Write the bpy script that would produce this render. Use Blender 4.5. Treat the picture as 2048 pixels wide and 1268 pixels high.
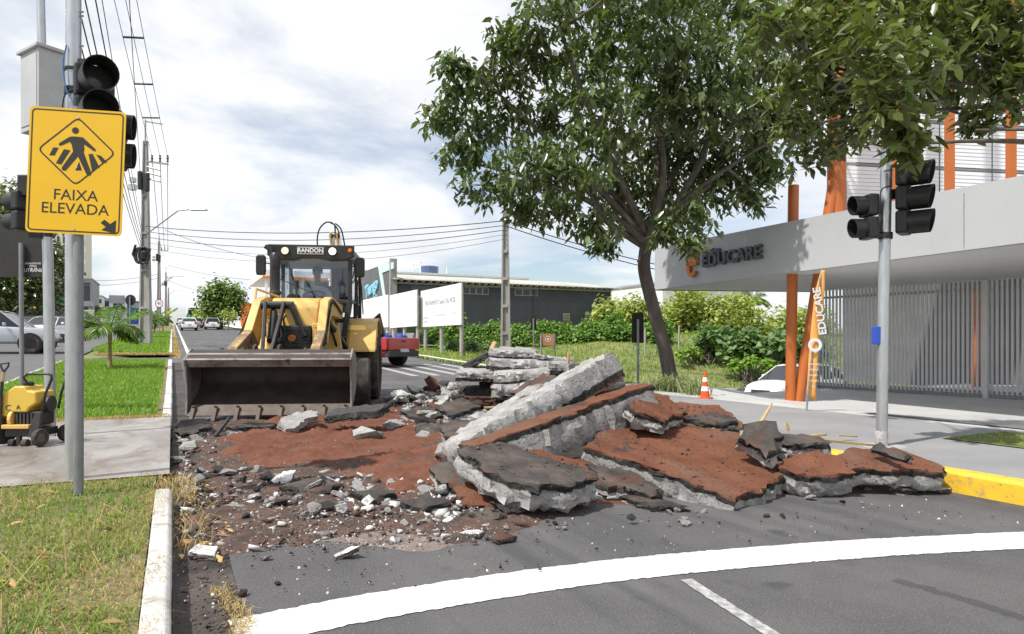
import bpy, bmesh, math, random
import numpy as np
from mathutils import Vector, Matrix
random.seed(7); rng = np.random.default_rng(7)
sc = bpy.context.scene; col = sc.collection
for _o in list(bpy.data.objects): bpy.data.objects.remove(_o)
# ------------------------------------------------------------------ camera
YAW = math.radians(26.45); CA, SA = math.cos(YAW), math.sin(YAW)
F, HZ, EYE = 1365.3, 685.0, 1.10            # focal length and horizon row of the 2048 px photograph, eye height
cd = bpy.data.cameras.new('camera'); cam = bpy.data.objects.new('camera', cd); col.objects.link(cam)
cam.location = (0, 0, EYE); cam.rotation_euler = (math.pi/2, 0, -YAW)
cd.lens = 24; cd.sensor_width = 36; cd.shift_y = (HZ-634)/2048; cd.clip_start = .05; cd.clip_end = 3000
sc.camera = cam
# ------------------------------------------------------------------ sky, sun, exposure
SUN_EL = math.radians(56); SUN_H = Vector((-.985, -.17))
w = bpy.data.worlds.new('World'); sc.world = w; w.use_nodes = True
nt = w.node_tree; N = nt.nodes; L_ = nt.links; N.clear()
def nn(t, **k):
    n = N.new(t)
    for a, b in k.items(): setattr(n, a, b)
    return n
out = nn('ShaderNodeOutputWorld'); bg = nn('ShaderNodeBackground'); bg.inputs[1].default_value = .14
sky = nn('ShaderNodeTexSky', sky_type='NISHITA', sun_disc=False)
sky.sun_elevation = SUN_EL; sky.sun_rotation = math.atan2(SUN_H.x, SUN_H.y); sky.air_density = 1.0; sky.dust_density = 1.2; sky.ozone_density = 1.5
tc = nn('ShaderNodeTexCoord'); sx = nn('ShaderNodeSeparateXYZ'); L_.new(tc.outputs['Generated'], sx.inputs[0])
ad = nn('ShaderNodeMath', operation='ADD'); ad.inputs[1].default_value = .16; L_.new(sx.outputs[2], ad.inputs[0])
mx = nn('ShaderNodeMath', operation='MAXIMUM'); mx.inputs[1].default_value = .06; L_.new(ad.outputs[0], mx.inputs[0])
dv = nn('ShaderNodeVectorMath', operation='DIVIDE'); L_.new(tc.outputs['Generated'], dv.inputs[0])
cb = nn('ShaderNodeCombineXYZ'); [L_.new(mx.outputs[0], cb.inputs[i]) for i in range(3)]; L_.new(cb.outputs[0], dv.inputs[1])
n1 = nn('ShaderNodeTexNoise'); n1.inputs['Scale'].default_value = .75; n1.inputs['Detail'].default_value = 7; n1.inputs['Roughness'].default_value = .56; n1.inputs['Distortion'].default_value = .35
mp = nn('ShaderNodeMapping'); mp.inputs['Location'].default_value = (3.1, 1.3, 0); mp.inputs['Rotation'].default_value = (0, 0, .5); mp.inputs['Scale'].default_value = (1, .8, .15)
L_.new(dv.outputs[0], mp.inputs[0]); L_.new(mp.outputs[0], n1.inputs['Vector'])
r1 = nn('ShaderNodeValToRGB'); r1.color_ramp.elements[0].position = .37; r1.color_ramp.elements[1].position = .53
r1.color_ramp.elements[0].color = (.12, .12, .12, 1); L_.new(n1.outputs[0], r1.inputs[0])
n2 = nn('ShaderNodeTexNoise'); n2.inputs['Scale'].default_value = 1.1; n2.inputs['Detail'].default_value = 6; n2.inputs['Roughness'].default_value = .5
mp2 = nn('ShaderNodeMapping'); mp2.inputs['Location'].default_value = (7.7, -2.4, 0); mp2.inputs['Scale'].default_value = (.7, 1, .2)
L_.new(dv.outputs[0], mp2.inputs[0]); L_.new(mp2.outputs[0], n2.inputs['Vector'])
r2 = nn('ShaderNodeValToRGB'); r2.color_ramp.elements[0].position = .36; r2.color_ramp.elements[1].position = .60
r2.color_ramp.elements[0].color = (5.9, 6.1, 6.45, 1); r2.color_ramp.elements[1].color = (7.2, 7.28, 7.36, 1); L_.new(n2.outputs[0], r2.inputs[0])
mc = nn('ShaderNodeMix', data_type='RGBA'); L_.new(r1.outputs[0], mc.inputs[0]); L_.new(sky.outputs[0], mc.inputs[6]); L_.new(r2.outputs[0], mc.inputs[7])
L_.new(mc.outputs[2], bg.inputs[0]); L_.new(bg.outputs[0], out.inputs[0])
sl = bpy.data.lights.new('sun', 'SUN'); sl.energy = 5.0; sl.angle = math.radians(.9); sl.color = (1, .965, .9)
so = bpy.data.objects.new('sun', sl); col.objects.link(so)
_hd = SUN_H.normalized()*math.cos(SUN_EL); so.rotation_euler = Vector((_hd.x, _hd.y, math.sin(SUN_EL))).to_track_quat('Z', 'Y').to_euler()
so.location = (-20, 10, 30)
sc.view_settings.view_transform = 'Standard'; sc.view_settings.look = 'None'; sc.view_settings.gamma = 1
sc.view_settings.use_curve_mapping = False; sc.view_settings.exposure = .10
sc.render.engine = 'CYCLES'; sc.cycles.use_denoising = True; sc.cycles.max_bounces = 8; sc.cycles.transparent_max_bounces = 16
# ------------------------------------------------------------------ terrain and pixel helpers
def ss(a, b, x):
    t = np.clip((np.asarray(x, float)-a)/(b-a), 0, 1); return t*t*(3-2*t)
def T(x, y):
    x = np.asarray(x, float); y = np.asarray(y, float)
    r = .034*np.logaddexp(0, (np.clip(y, -60, 400)-14.5)/1.5)*1.5
    r = r-.06*np.logaddexp(0, (np.clip(y, -60, 900)-190)/15)*15
    s_ = 2.2*ss(9.5, 12.5, y); fore = -.35*ss(8.4+s_, 12.5+.5*s_, x)*(1-ss(16, 24, y))
    dip = -1.2*ss(13.2, 17.0, y)*(1-ss(20, 27, y))*ss(12.6, 16.5, x)
    bank = 1.0*ss(17, 24, x)*ss(24, 34, y)
    return r+fore+dip+bank
def _s(a, b, x):
    t = (x-a)/(b-a); t = 0. if t < 0 else 1. if t > 1 else t; return t*t*(3-2*t)
def _sp(u): return u if u > 30 else math.log1p(math.exp(u)) if u > -30 else 0.
def Tz(x, y):
    r = .034*1.5*_sp((min(max(y, -60), 400)-14.5)/1.5)-.06*15*_sp((min(max(y, -60), 900)-190)/15)
    s_ = 2.2*_s(9.5, 12.5, y)
    return r-.35*_s(8.4+s_, 12.5+.5*s_, x)*(1-_s(16, 24, y))-1.2*_s(13.2, 17.0, y)*(1-_s(20, 27, y))*_s(12.6, 16.5, x)+1.0*_s(17, 24, x)*_s(24, 34, y)
def at(px, py, d):
    r = (px-1024)/F*d
    return Vector((r*CA+d*SA, -r*SA+d*CA, EYE+(HZ-py)/F*d))
def hit(px, py, zo=0.):
    lo = 1.0; d = 1.0
    while d < 500:
        d *= 1.02; p = at(px, py, d)
        if p.z <= Tz(p.x, p.y)+zo: break
        lo = d
    hi = d
    for _ in range(18):
        m = (lo+hi)/2; p = at(px, py, m)
        if p.z <= Tz(p.x, p.y)+zo: hi = m
        else: lo = m
    return at(px, py, hi)
def depth(p): return p[0]*SA+p[1]*CA
def gz(p, zo=0.): return Vector((p[0], p[1], Tz(p[0], p[1])+zo))
CR = Vector((CA, -SA, 0)); CF = Vector((SA, CA, 0)); UP = Vector((0, 0, 1))
# ------------------------------------------------------------------ materials
MATS = {}
def mk(name, c, c2=None, scale=6., rough=.6, bump=0., bscale=40., metal=0., spec=.5, detail=5, lo=.35, hi=.65, island=0., speck=None, dist=0., coat=0., stretch=None, dirt=None, alpha=None, emit=None, transl=0., rvar=0., streak=None):
    """principled surface with a two-colour noise, optional specks, dirt, per-piece variation and fine relief"""
    m = bpy.data.materials.new(name); m.use_nodes = True; MATS[name] = m
    t = m.node_tree; nd = t.nodes; lk = t.links; b = nd['Principled BSDF']
    def new(k, **kw):
        n = nd.new(k)
        for a, v in kw.items(): setattr(n, a, v)
        return n
    tcn = new('ShaderNodeTexCoord'); vec = tcn.outputs['Object']
    if stretch:
        mpn = new('ShaderNodeMapping'); mpn.inputs['Scale'].default_value = stretch; lk.new(vec, mpn.inputs[0]); vec = mpn.outputs[0]
    def noise(s, d=5, r=.6):
        n = new('ShaderNodeTexNoise'); n.inputs['Scale'].default_value = s; n.inputs['Detail'].default_value = d; n.inputs['Roughness'].default_value = r
        n.inputs['Distortion'].default_value = dist; lk.new(vec, n.inputs['Vector']); return n.outputs[0]
    def ramp(src, a, bb):
        r = new('ShaderNodeMapRange'); r.inputs[1].default_value = a; r.inputs[2].default_value = bb; lk.new(src, r.inputs[0]); return r.outputs[0]
    def mixc(fac, A, B, mode='MIX'):
        x = new('ShaderNodeMix', data_type='RGBA', blend_type=mode)
        for i, v in ((0, fac), (6, A), (7, B)):
            if hasattr(v, 'links'): lk.new(v, x.inputs[i])
            elif i == 0: x.inputs[0].default_value = v
            else: x.inputs[i].default_value = (*v, 1)
        return x.outputs[2]
    colr = None
    if c2 is not None: colr = mixc(ramp(noise(scale, detail), lo, hi), c, c2)
    if speck:
        for (sc_, cut, c3) in speck: colr = mixc(ramp(noise(sc_, 2, .5), cut, cut+.06), colr if colr is not None else c, c3)
    if streak:
        for q, (cc, sx_, sy_, lo_, hi_) in enumerate(((streak[0], 1.2, .16, .56, .74), (streak[1], 2.6, .10, .60, .72))):
            ms_ = new('ShaderNodeMapping'); ms_.inputs['Scale'].default_value = (sx_, sy_, 1); ms_.inputs['Location'].default_value = (q*7.3, 2.1, 0); ms_.inputs['Rotation'].default_value = (0, 0, .12+.3*q); lk.new(tcn.outputs['Object'], ms_.inputs[0])
            n_ = new('ShaderNodeTexNoise'); n_.inputs['Scale'].default_value = 1.5; n_.inputs['Detail'].default_value = 8; lk.new(ms_.outputs[0], n_.inputs['Vector'])
            f_ = ramp(n_.outputs[0], lo_, hi_); mm = new('ShaderNodeMath', operation='MULTIPLY'); mm.inputs[1].default_value = .6; lk.new(f_, mm.inputs[0]); colr = mixc(mm.outputs[0], colr, cc)
    if dirt:
        colr = mixc(ramp(noise(dirt[0], 8, .7), dirt[1], dirt[2]), colr if colr is not None else c, dirt[3])
    if island:
        g = new('ShaderNodeNewGeometry'); r = new('ShaderNodeMapRange'); r.inputs[3].default_value = 1-island; r.inputs[4].default_value = 1+island
        lk.new(g.outputs['Random Per Island'], r.inputs[0]); hs = new('ShaderNodeHueSaturation'); lk.new(r.outputs[0], hs.inputs['Value'])
        r2_ = new('ShaderNodeMapRange'); r2_.inputs[3].default_value = .5-island*.045; r2_.inputs[4].default_value = .5+island*.03
        mlt = new('ShaderNodeMath', operation='FRACT'); m7 = new('ShaderNodeMath', operation='MULTIPLY'); m7.inputs[1].default_value = 7.31
        lk.new(g.outputs['Random Per Island'], m7.inputs[0]); lk.new(m7.outputs[0], mlt.inputs[0]); lk.new(mlt.outputs[0], r2_.inputs[0]); lk.new(r2_.outputs[0], hs.inputs['Hue'])
        if colr is not None: lk.new(colr, hs.inputs['Color'])
        else: hs.inputs['Color'].default_value = (*c, 1)
        colr = hs.outputs[0]
    if colr is not None: lk.new(colr, b.inputs['Base Color'])
    else: b.inputs['Base Color'].default_value = (*c, 1)
    b.inputs['Roughness'].default_value = rough; b.inputs['Metallic'].default_value = metal; b.inputs['Specular IOR Level'].default_value = spec
    if rvar:
        rr = new('ShaderNodeMapRange'); rr.inputs[1].default_value = .3; rr.inputs[2].default_value = .7; rr.inputs[3].default_value = rough-rvar; rr.inputs[4].default_value = rough+rvar
        lk.new(noise(scale*1.7), rr.inputs[0]); lk.new(rr.outputs[0], b.inputs['Roughness'])
    if coat: b.inputs['Coat Weight'].default_value = coat; b.inputs['Coat Roughness'].default_value = .06
    if bump:
        bn = new('ShaderNodeBump'); bn.inputs['Strength'].default_value = min(1, bump); bn.inputs['Distance'].default_value = .01 if bump <= 1 else .01*bump
        lk.new(noise(bscale, 6, .65), bn.inputs['Height']); lk.new(bn.outputs[0], b.inputs['Normal'])
    if alpha is not None: b.inputs['Alpha'].default_value = alpha
    if emit: b.inputs['Emission Color'].default_value = (*emit[0], 1); b.inputs['Emission Strength'].default_value = emit[1]
    if transl:
        tr = new('ShaderNodeBsdfTranslucent'); ms = new('ShaderNodeMixShader'); ms.inputs[0].default_value = transl
        if colr is not None:
            br = mixc(1.0, colr, (1.5, 1.75, .6), 'MULTIPLY'); lk.new(br, tr.inputs[0])
        else: tr.inputs[0].default_value = (*c, 1)
        lk.new(b.outputs[0], ms.inputs[1]); lk.new(tr.outputs[0], ms.inputs[2]); lk.new(ms.outputs[0], nd['Material Output'].inputs[0])
    return m
# ------------------------------------------------------------------ mesh builder
def orth(d):
    d = Vector(d).normalized(); a = Vector((0, 0, 1)) if abs(d.z) < .92 else Vector((1, 0, 0))
    u = a.cross(d).normalized(); return u, d.cross(u)
class MB:
    def __init__(s): s.v = []; s.f = []
    def add(s, vs, fs, M=None):
        k = len(s.v); s.v += [tuple(M @ Vector(p)) if M is not None else tuple(p) for p in vs]; s.f += [tuple(i+k for i in f) for f in fs]; return s
    def box(s, c, d, R=None):
        x, y, z = d[0]/2, d[1]/2, d[2]/2; M = Matrix.Translation(c)
        if R is not None: M = M @ (R.to_4x4() if len(R) == 3 else R)
        return s.add([(-x,-y,-z),(x,-y,-z),(x,y,-z),(-x,y,-z),(-x,-y,z),(x,-y,z),(x,y,z),(-x,y,z)], [(3,2,1,0),(4,5,6,7),(0,1,5,4),(1,2,6,5),(2,3,7,6),(3,0,4,7)], M)
    def bx(s, x0, x1, y0, y1, z0, z1): return s.box(((x0+x1)/2,(y0+y1)/2,(z0+z1)/2), (abs(x1-x0),abs(y1-y0),abs(z1-z0)))
    def bar(s, p0, p1, a, b, up=(0,0,1)):
        p0 = Vector(p0); p1 = Vector(p1); d = (p1-p0).normalized(); u = Vector(up); r = d.cross(u)
        if r.length < 1e-4: r = d.cross(Vector((1,0,0)))
        r.normalize(); q = r.cross(d)
        R = Matrix((r, d, q)).transposed(); return s.box((p0+p1)/2, (a, (p1-p0).length, b), R)
    def cyl(s, p0, p1, r0, r1=None, n=14, caps=True):
        return s.tube([p0, p1], [r0, r0 if r1 is None else r1], n, caps)
    def tube(s, pts, r, n=8, caps=True):
        pts = [Vector(p) for p in pts]; m = len(pts); rs = list(r) if hasattr(r, '__len__') else [r]*m
        vs = []; u = None
        for i, p in enumerate(pts):
            d = (pts[min(i+1, m-1)]-pts[max(i-1, 0)]).normalized()
            if u is None: u, v = orth(d)
            else:
                u = (u-d*u.dot(d)); u = u.normalized() if u.length > 1e-5 else orth(d)[0]; v = d.cross(u)
            for k in range(n):
                a = 2*math.pi*k/n; vs.append(p+(u*math.cos(a)+v*math.sin(a))*rs[i])
        fs = [(i*n+k, i*n+(k+1) % n, (i+1)*n+(k+1) % n, (i+1)*n+k) for i in range(m-1) for k in range(n)]
        if caps: fs += [tuple(range(n-1, -1, -1)), tuple(range((m-1)*n, m*n))]
        return s.add(vs, fs)
    def lathe(s, prof, c=(0,0,0), axis=(0,0,1), n=20):
        ax = Vector(axis).normalized(); u, v = orth(ax); c = Vector(c); vs = []
        for (r, h) in prof:
            for k in range(n):
                a = 2*math.pi*k/n; vs.append(c+ax*h+(u*math.cos(a)+v*math.sin(a))*r)
        m = len(prof); fs = [(i*n+k, i*n+(k+1) % n, (i+1)*n+(k+1) % n, (i+1)*n+k) for i in range(m-1) for k in range(n)]
        if prof[0][0] > 1e-4: fs.append(tuple(range(n-1, -1, -1)))
        if prof[-1][0] > 1e-4: fs.append(tuple(range((m-1)*n, m*n)))
        return s.add(vs, fs)
    def ring(s, prof, c=(0,0,0), axis=(0,0,1), n=24):      # closed profile swept round an axis
        ax = Vector(axis).normalized(); u, v = orth(ax); c = Vector(c); m = len(prof)
        vs = [c+ax*h+(u*math.cos(2*math.pi*k/n)+v*math.sin(2*math.pi*k/n))*r for (r, h) in prof for k in range(n)]
        return s.add(vs, [(i*n+k, i*n+(k+1) % n, ((i+1) % m)*n+(k+1) % n, ((i+1) % m)*n+k) for i in range(m) for k in range(n)])
    def prism(s, poly, a0, a1, axis='x', M=None):
        n = len(poly)
        def P(u, v, a): return {'x': (a, u, v), 'y': (u, a, v), 'z': (u, v, a)}[axis]
        return s.add([P(u, v, a0) for u, v in poly]+[P(u, v, a1) for u, v in poly], [tuple(range(n-1, -1, -1)), tuple(range(n, 2*n))]+[(i, (i+1) % n, n+(i+1) % n, n+i) for i in range(n)], M)
    def build(s, name, mat, parent=None, bev=0., smooth=None, world=False, seg=2):
        vs = s.v
        if world and parent is not None:
            Mi = W(parent).inverted(); vs = [tuple(Mi @ Vector(p)) for p in vs]
        me = bpy.data.meshes.new(name); me.from_pydata(vs, [], s.f)
        bm = bmesh.new(); bm.from_mesh(me); bmesh.ops.recalc_face_normals(bm, faces=bm.faces); bm.to_mesh(me); bm.free()
        o = bpy.data.objects.new(name, me); col.objects.link(o)
        if mat is not None: me.materials.append(MATS[mat] if isinstance(mat, str) else mat)
        if parent is not None: o.parent = parent
        if bev:
            b = o.modifiers.new('edge', 'BEVEL'); b.width = bev; b.segments = seg; b.limit_method = 'ANGLE'; b.angle_limit = math.radians(38); b.harden_normals = False
        if smooth is not None:
            me.shade_smooth(); me.set_sharp_from_angle(angle=math.radians(smooth))
        return o
def W(o):
    M = Matrix.LocRotScale(o.location, o.rotation_euler, o.scale)
    return W(o.parent) @ M if o.parent is not None else M
def np_mesh(name, V, Fc, mat, parent=None, smooth=False):
    V = np.asarray(V, np.float32); Fc = np.asarray(Fc, np.int32); me = bpy.data.meshes.new(name); k = Fc.shape[1]
    if parent is not None: V = V-np.asarray(parent.location, np.float32)
    me.vertices.add(len(V)); me.vertices.foreach_set('co', V.ravel()); me.loops.add(Fc.size); me.loops.foreach_set('vertex_index', Fc.ravel())
    me.polygons.add(len(Fc)); me.polygons.foreach_set('loop_start', np.arange(0, Fc.size, k, dtype=np.int32))
    if smooth: me.polygons.foreach_set('use_smooth', np.ones(len(Fc), bool))
    me.update(calc_edges=True); o = bpy.data.objects.new(name, me); col.objects.link(o); me.materials.append(MATS[mat] if isinstance(mat, str) else mat)
    if parent is not None: o.parent = parent
    return o
def thing(name, label, cat, loc=(0,0,0), rz=0., group=None):
    o = bpy.data.objects.new(name, None); col.objects.link(o); o.location = loc; o.rotation_euler = (0,0,rz); o.empty_display_size = .2
    return tag(o, label, cat, group)
def tag(o, label=None, cat=None, group=None, kind=None):
    for k, v in (('label', label), ('category', cat), ('group', group), ('kind', kind)):
        if v: o[k] = v
    return o
def copy_tree(o, parent=None):
    c = o.copy(); col.objects.link(c); c.parent = parent
    for ch in list(o.children): copy_tree(ch, c)
    return c
def facing(loc, n, up=(0,0,1), roll=0.):
    z = Vector(n).normalized(); x = Vector(up).cross(z).normalized(); y = z.cross(x)
    M = Matrix((x, y, z)).transposed().to_4x4()
    if roll: M = M @ Matrix.Rotation(roll, 4, 'Z')
    return Matrix.Translation(loc) @ M
def text(name, s, size, M, mat, parent, ext=.002, align='CENTER', sx=1., sp=1., off=0., world=False):
    cu = bpy.data.curves.new(name, 'FONT'); cu.body = s; cu.size = size; cu.extrude = ext; cu.align_x = align; cu.align_y = 'CENTER'; cu.space_character = sp; cu.offset = off; cu.resolution_u = 3
    t_ = bpy.data.objects.new(name, cu); me = bpy.data.meshes.new_from_object(t_); bpy.data.objects.remove(t_)
    me.materials.clear(); me.materials.append(MATS[mat]); o = bpy.data.objects.new(name, me); col.objects.link(o)
    if parent is not None: o.parent = parent
    if world and parent is not None: M = W(parent).inverted() @ M
    M = M @ Matrix.Diagonal((sx, 1, 1, 1)); o.matrix_local = M
    return o
def strip(name, ys, x0, x1, nx, zo, mat, kind='structure', T_=T):
    """a sheet that follows the terrain between two edge curves x0(y), x1(y)"""
    ys = np.asarray(ys, float); a = np.array([x0(y) if callable(x0) else x0 for y in ys]); b = np.array([x1(y) if callable(x1) else x1 for y in ys])
    t = np.linspace(0, 1, nx+1); X = a[:, None]+(b-a)[:, None]*t[None]; Y = np.repeat(ys[:, None], nx+1, 1); Z = T_(X, Y)+zo
    V = np.stack([X, Y, Z], -1).reshape(-1, 3); idx = np.arange(len(V)).reshape(len(ys), nx+1)
    Fc = np.stack([idx[:-1, :-1], idx[:-1, 1:], idx[1:, 1:], idx[1:, :-1]], -1).reshape(-1, 4)
    o = np_mesh(name, V, Fc, mat, smooth=True); tag(o, kind=kind); return o
def wire(name, p0, p1, sag, r, mat, parent, n=14):
    p0 = Vector(p0); p1 = Vector(p1)
    return MB().tube([p0.lerp(p1, i/n)-Vector((0,0,sag*4*(i/n)*(1-i/n))) for i in range(n+1)], r, 5).build(name, mat, parent, world=True)
# vectorised leaf and blade scatter
def unit(a): return a/np.maximum(np.linalg.norm(a, axis=1, keepdims=True), 1e-9)
def leaves(P, D, Ln, Wd, fold=.22, droop=.25):
    n = len(P); Ln = np.broadcast_to(np.asarray(Ln, float), (n,))[:, None]; Wd = np.broadcast_to(np.asarray(Wd, float), (n,))[:, None]
    D = unit(D); up = np.tile([0, 0, 1.], (n, 1))+rng.normal(0, .35, (n, 3)); S = unit(np.cross(D, up)); Nn = np.cross(S, D)
    a = P+D*Ln*.45; tip = P+D*Ln-Nn*Ln*droop*.5-np.array([0, 0, 1])*Ln*droop*.4
    V = np.stack([P, a+S*Wd*.5-Nn*Wd*fold*.4, a-S*Wd*.5-Nn*Wd*fold*.4, tip, a+Nn*Wd*fold*.5], 1).reshape(-1, 3)
    b = (np.arange(n)*5)[:, None, None]; Fc = (b+np.array([[0, 4, 1], [0, 2, 4], [4, 3, 1], [4, 2, 3]])[None]).reshape(-1, 3)
    return V, Fc
def leaves_round(P, D, Ln, Wd, fold=.2, droop=.3):
    n = len(P); Ln = np.asarray(Ln, float)[:, None]; Wd = np.asarray(Wd, float)[:, None]
    D = unit(D); up = np.tile([0, 0, 1.], (n, 1))+rng.normal(0, .35, (n, 3)); S = unit(np.cross(D, up)); Nn = np.cross(S, D); g = np.array([[0, 0, 1.]])
    m1 = P+D*Ln*.24; m2 = P+D*Ln*.60-g*Ln*droop*.16; tip = P+D*Ln*.98-g*Ln*droop*.5; f = Nn*Wd*fold
    V = np.stack([P, m1+S*Wd*.40, m1-S*Wd*.40, m2+S*Wd*.46, m2-S*Wd*.46, tip, m1-f*.5, m2-f*.6], 1).reshape(-1, 3)
    b = (np.arange(n)*8)[:, None, None]; Fc = (b+np.array([[0,6,1],[0,2,6],[1,6,7],[1,7,3],[6,2,4],[6,4,7],[3,7,5],[7,4,5]])[None]).reshape(-1, 3)
    return V, Fc
def blades(P, h, wd, lean=.5):
    n = len(P); a = rng.uniform(0, 2*np.pi, n); D = np.stack([np.cos(a), np.sin(a), np.zeros(n)], 1); S = np.stack([-np.sin(a), np.cos(a), np.zeros(n)], 1)
    h = np.asarray(h, float)[:, None]; ln = (rng.uniform(.15, 1, n)**1.0*lean)[:, None]; wd = np.broadcast_to(np.asarray(wd, float), (n,))[:, None]; z = np.array([[0, 0, 1.]])
    m = P+D*h*ln*.35+z*h*.6; t = P+D*h*ln*1.05+z*h*(1-.45*ln)
    V = np.stack([P-S*wd*.5, P+S*wd*.5, m+S*wd*.42, m-S*wd*.42, t], 1).reshape(-1, 3)
    b = (np.arange(n)*5)[:, None, None]; Fc = (b+np.array([[0, 1, 2], [0, 2, 3], [3, 2, 4]])[None]).reshape(-1, 3)
    return V, Fc
# ------------------------------------------------------------------ material library
mk('asphalt', (.082,.080,.083), (.125,.121,.121), scale=1.1, rough=.85, bump=.7, bscale=120, detail=10, speck=[(120, .58, (.17,.168,.165)), (85, .64, (.055,.055,.057)), (2.3, .66, (.072,.071,.073))], spec=.25, streak=((.16,.158,.155), (.06,.06,.062)))
mk('asphalt_far', (.10,.10,.105), (.14,.138,.14), scale=.5, rough=.85, bump=.2, bscale=60, detail=9, stretch=(1,.3,1), spec=.25)
mk('sidewalk', (.225,.225,.23), (.28,.275,.275), scale=1.1, rough=.75, bump=.25, bscale=90, detail=9, speck=[(14, .70, (.19,.19,.19)), (90, .72, (.42,.41,.40))], spec=.3)
mk('forecourt', (.49,.49,.49), (.57,.565,.555), scale=.8, rough=.42, bump=.06, bscale=50, detail=9, dirt=(.9, .55, .75, (.36,.36,.36)), spec=.4)
mk('stripe_dark', (.13,.13,.14), (.17,.17,.175), scale=4, rough=.6)
mk('path_concrete', (.20,.18,.165), (.34,.32,.30), scale=1.6, rough=.4, bump=.3, bscale=60, detail=10, dist=.8, dirt=(2.2, .5, .64, (.17,.125,.10)), rvar=.22, stretch=(1,.45,1))
mk('gutter', (.022,.019,.018), (.085,.068,.058), scale=2.4, rough=.75, bump=.5, bscale=50, detail=10, dist=.6, lo=.42, hi=.66)
mk('kerb_white', (.56,.56,.55), (.47,.46,.44), scale=5, rough=.75, bump=.3, bscale=50, dirt=(7, .54, .68, (.32,.28,.24)))
mk('kerb_yellow', (.78,.49,.03), (.70,.43,.03), scale=5, rough=.6, bump=.25, bscale=50, dirt=(9, .53, .68, (.34,.25,.13)), speck=[(30, .66, (.22,.18,.13))])
mk('paint_white', (.67,.67,.66), (.57,.57,.56), scale=3, rough=.7, bump=.3, bscale=120, dirt=(16, .60, .70, (.34,.33,.32)), speck=[(60, .68, (.30,.29,.29))])
mk('paint_worn', (.46,.46,.45), (.22,.22,.22), scale=24, rough=.8, bump=.3, bscale=120)
mk('grass_ground', (.10,.14,.035), (.20,.20,.075), scale=.55, rough=.95, bump=.6, bscale=14, detail=10, lo=.4, hi=.62, speck=[(9, .60, (.30,.25,.13))])
mk('median_soil', (.22,.165,.085), (.13,.12,.05), scale=5, rough=.95, bump=.8, bscale=30)
mk('soil_bank', (.30,.16,.085), (.22,.14,.06), scale=1.5, rough=.95, bump=.8, bscale=8)
mk('grass_near', (.135,.225,.04), (.24,.27,.075), scale=1.6, rough=.55, island=.4, transl=.35, spec=.3)
mk('grass_lush', (.145,.27,.035), (.20,.31,.05), scale=1.2, rough=.55, island=.35, transl=.35, spec=.3)
mk('straw', (.46,.35,.165), (.34,.24,.105), scale=8, rough=.8, island=.4, transl=.2)
mk('grass_field', (.17,.275,.05), (.28,.32,.095), scale=.5, rough=.7, island=.4, transl=.3, spec=.2)
mk('ivy', (.10,.20,.03), (.14,.25,.04), scale=1.0, rough=.45, island=.5, transl=.3)
mk('shrub', (.085,.165,.045), (.13,.21,.07), scale=1.0, rough=.5, island=.45, transl=.25)
mk('leaf_dark', (.092,.132,.050), (.138,.178,.072), scale=.8, rough=.27, island=.5, transl=.24, spec=.6)
mk('leaf_near', (.098,.128,.042), (.145,.172,.058), scale=1.2, rough=.32, island=.5, transl=.25, spec=.55)
mk('leaf_light', (.27,.32,.075), (.36,.40,.12), scale=.6, rough=.5, island=.4, transl=.3)
mk('leaf_mid', (.105,.175,.040), (.15,.22,.055), scale=.6, rough=.5, island=.45, transl=.3)
mk('palm_leaf', (.085,.16,.02), (.13,.215,.03), scale=3, rough=.38, island=.35, transl=.3)
mk('palm_trunk', (.33,.29,.13), (.22,.19,.07), scale=9, rough=.7, bump=.4, bscale=30)
mk('palm_yellow', (.42,.30,.06), (.34,.25,.05), scale=9, rough=.6)
mk('bark', (.060,.048,.040), (.12,.10,.085), scale=7, rough=.9, bump=1.6, bscale=14, detail=9, stretch=(1,1,.3), speck=[(3.2, .64, (.22,.21,.19))])
mk('branch', (.075,.062,.048), (.14,.12,.095), scale=9, rough=.85, bump=.6, bscale=40)
mk('dirt_red', (.112,.037,.018), (.160,.057,.029), scale=3.2, rough=.95, bump=1.2, bscale=38, detail=10, dirt=(4.5, .60, .70, (.050,.022,.014)), speck=[(60, .70, (.36,.32,.29))])
mk('dirt_dark', (.045,.034,.029), (.115,.062,.043), scale=7, rough=.95, bump=1.5, bscale=34, detail=10, speck=[(55, .66, (.40,.38,.36)), (23, .68, (.24,.22,.21))])
mk('concrete_broken', (.30,.292,.282), (.46,.45,.44), scale=7, rough=.92, bump=1.6, bscale=32, detail=9, speck=[(38, .63, (.22,.21,.20))], dirt=(3.4, .57, .72, (.25,.21,.18)))
mk('concrete_block', (.27,.26,.25), (.42,.41,.395), scale=8, rough=.92, bump=1.4, bscale=36, detail=9, dirt=(5, .55, .68, (.20,.155,.13)))
mk('asphalt_chunk', (.030,.029,.029), (.072,.069,.067), scale=22, rough=.85, bump=2.0, bscale=60, detail=7, speck=[(46, .66, (.17,.16,.155))])
mk('white_chunk', (.70,.70,.68), (.58,.57,.55), scale=6, rough=.75, bump=.4, bscale=50, dirt=(5, .60, .70, (.26,.23,.21)))
mk('red_chunk', (.115,.038,.020), (.15,.055,.03), scale=6, rough=.92, bump=1.2, bscale=60, dirt=(9, .56, .66, (.08,.06,.055)))
mk('clod', (.050,.032,.026), (.10,.052,.036), scale=14, rough=.95, bump=2, bscale=50)
mk('wood_raw', (.52,.37,.19), (.42,.28,.13), scale=4, rough=.8, bump=.4, bscale=40, stretch=(12,1,1))
mk('galv', (.44,.46,.48), (.56,.575,.59), scale=18, rough=.38, metal=.75, bump=.05, bscale=50, dirt=(9, .62, .74, (.36,.37,.38)), stretch=(1,1,.25))
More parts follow.
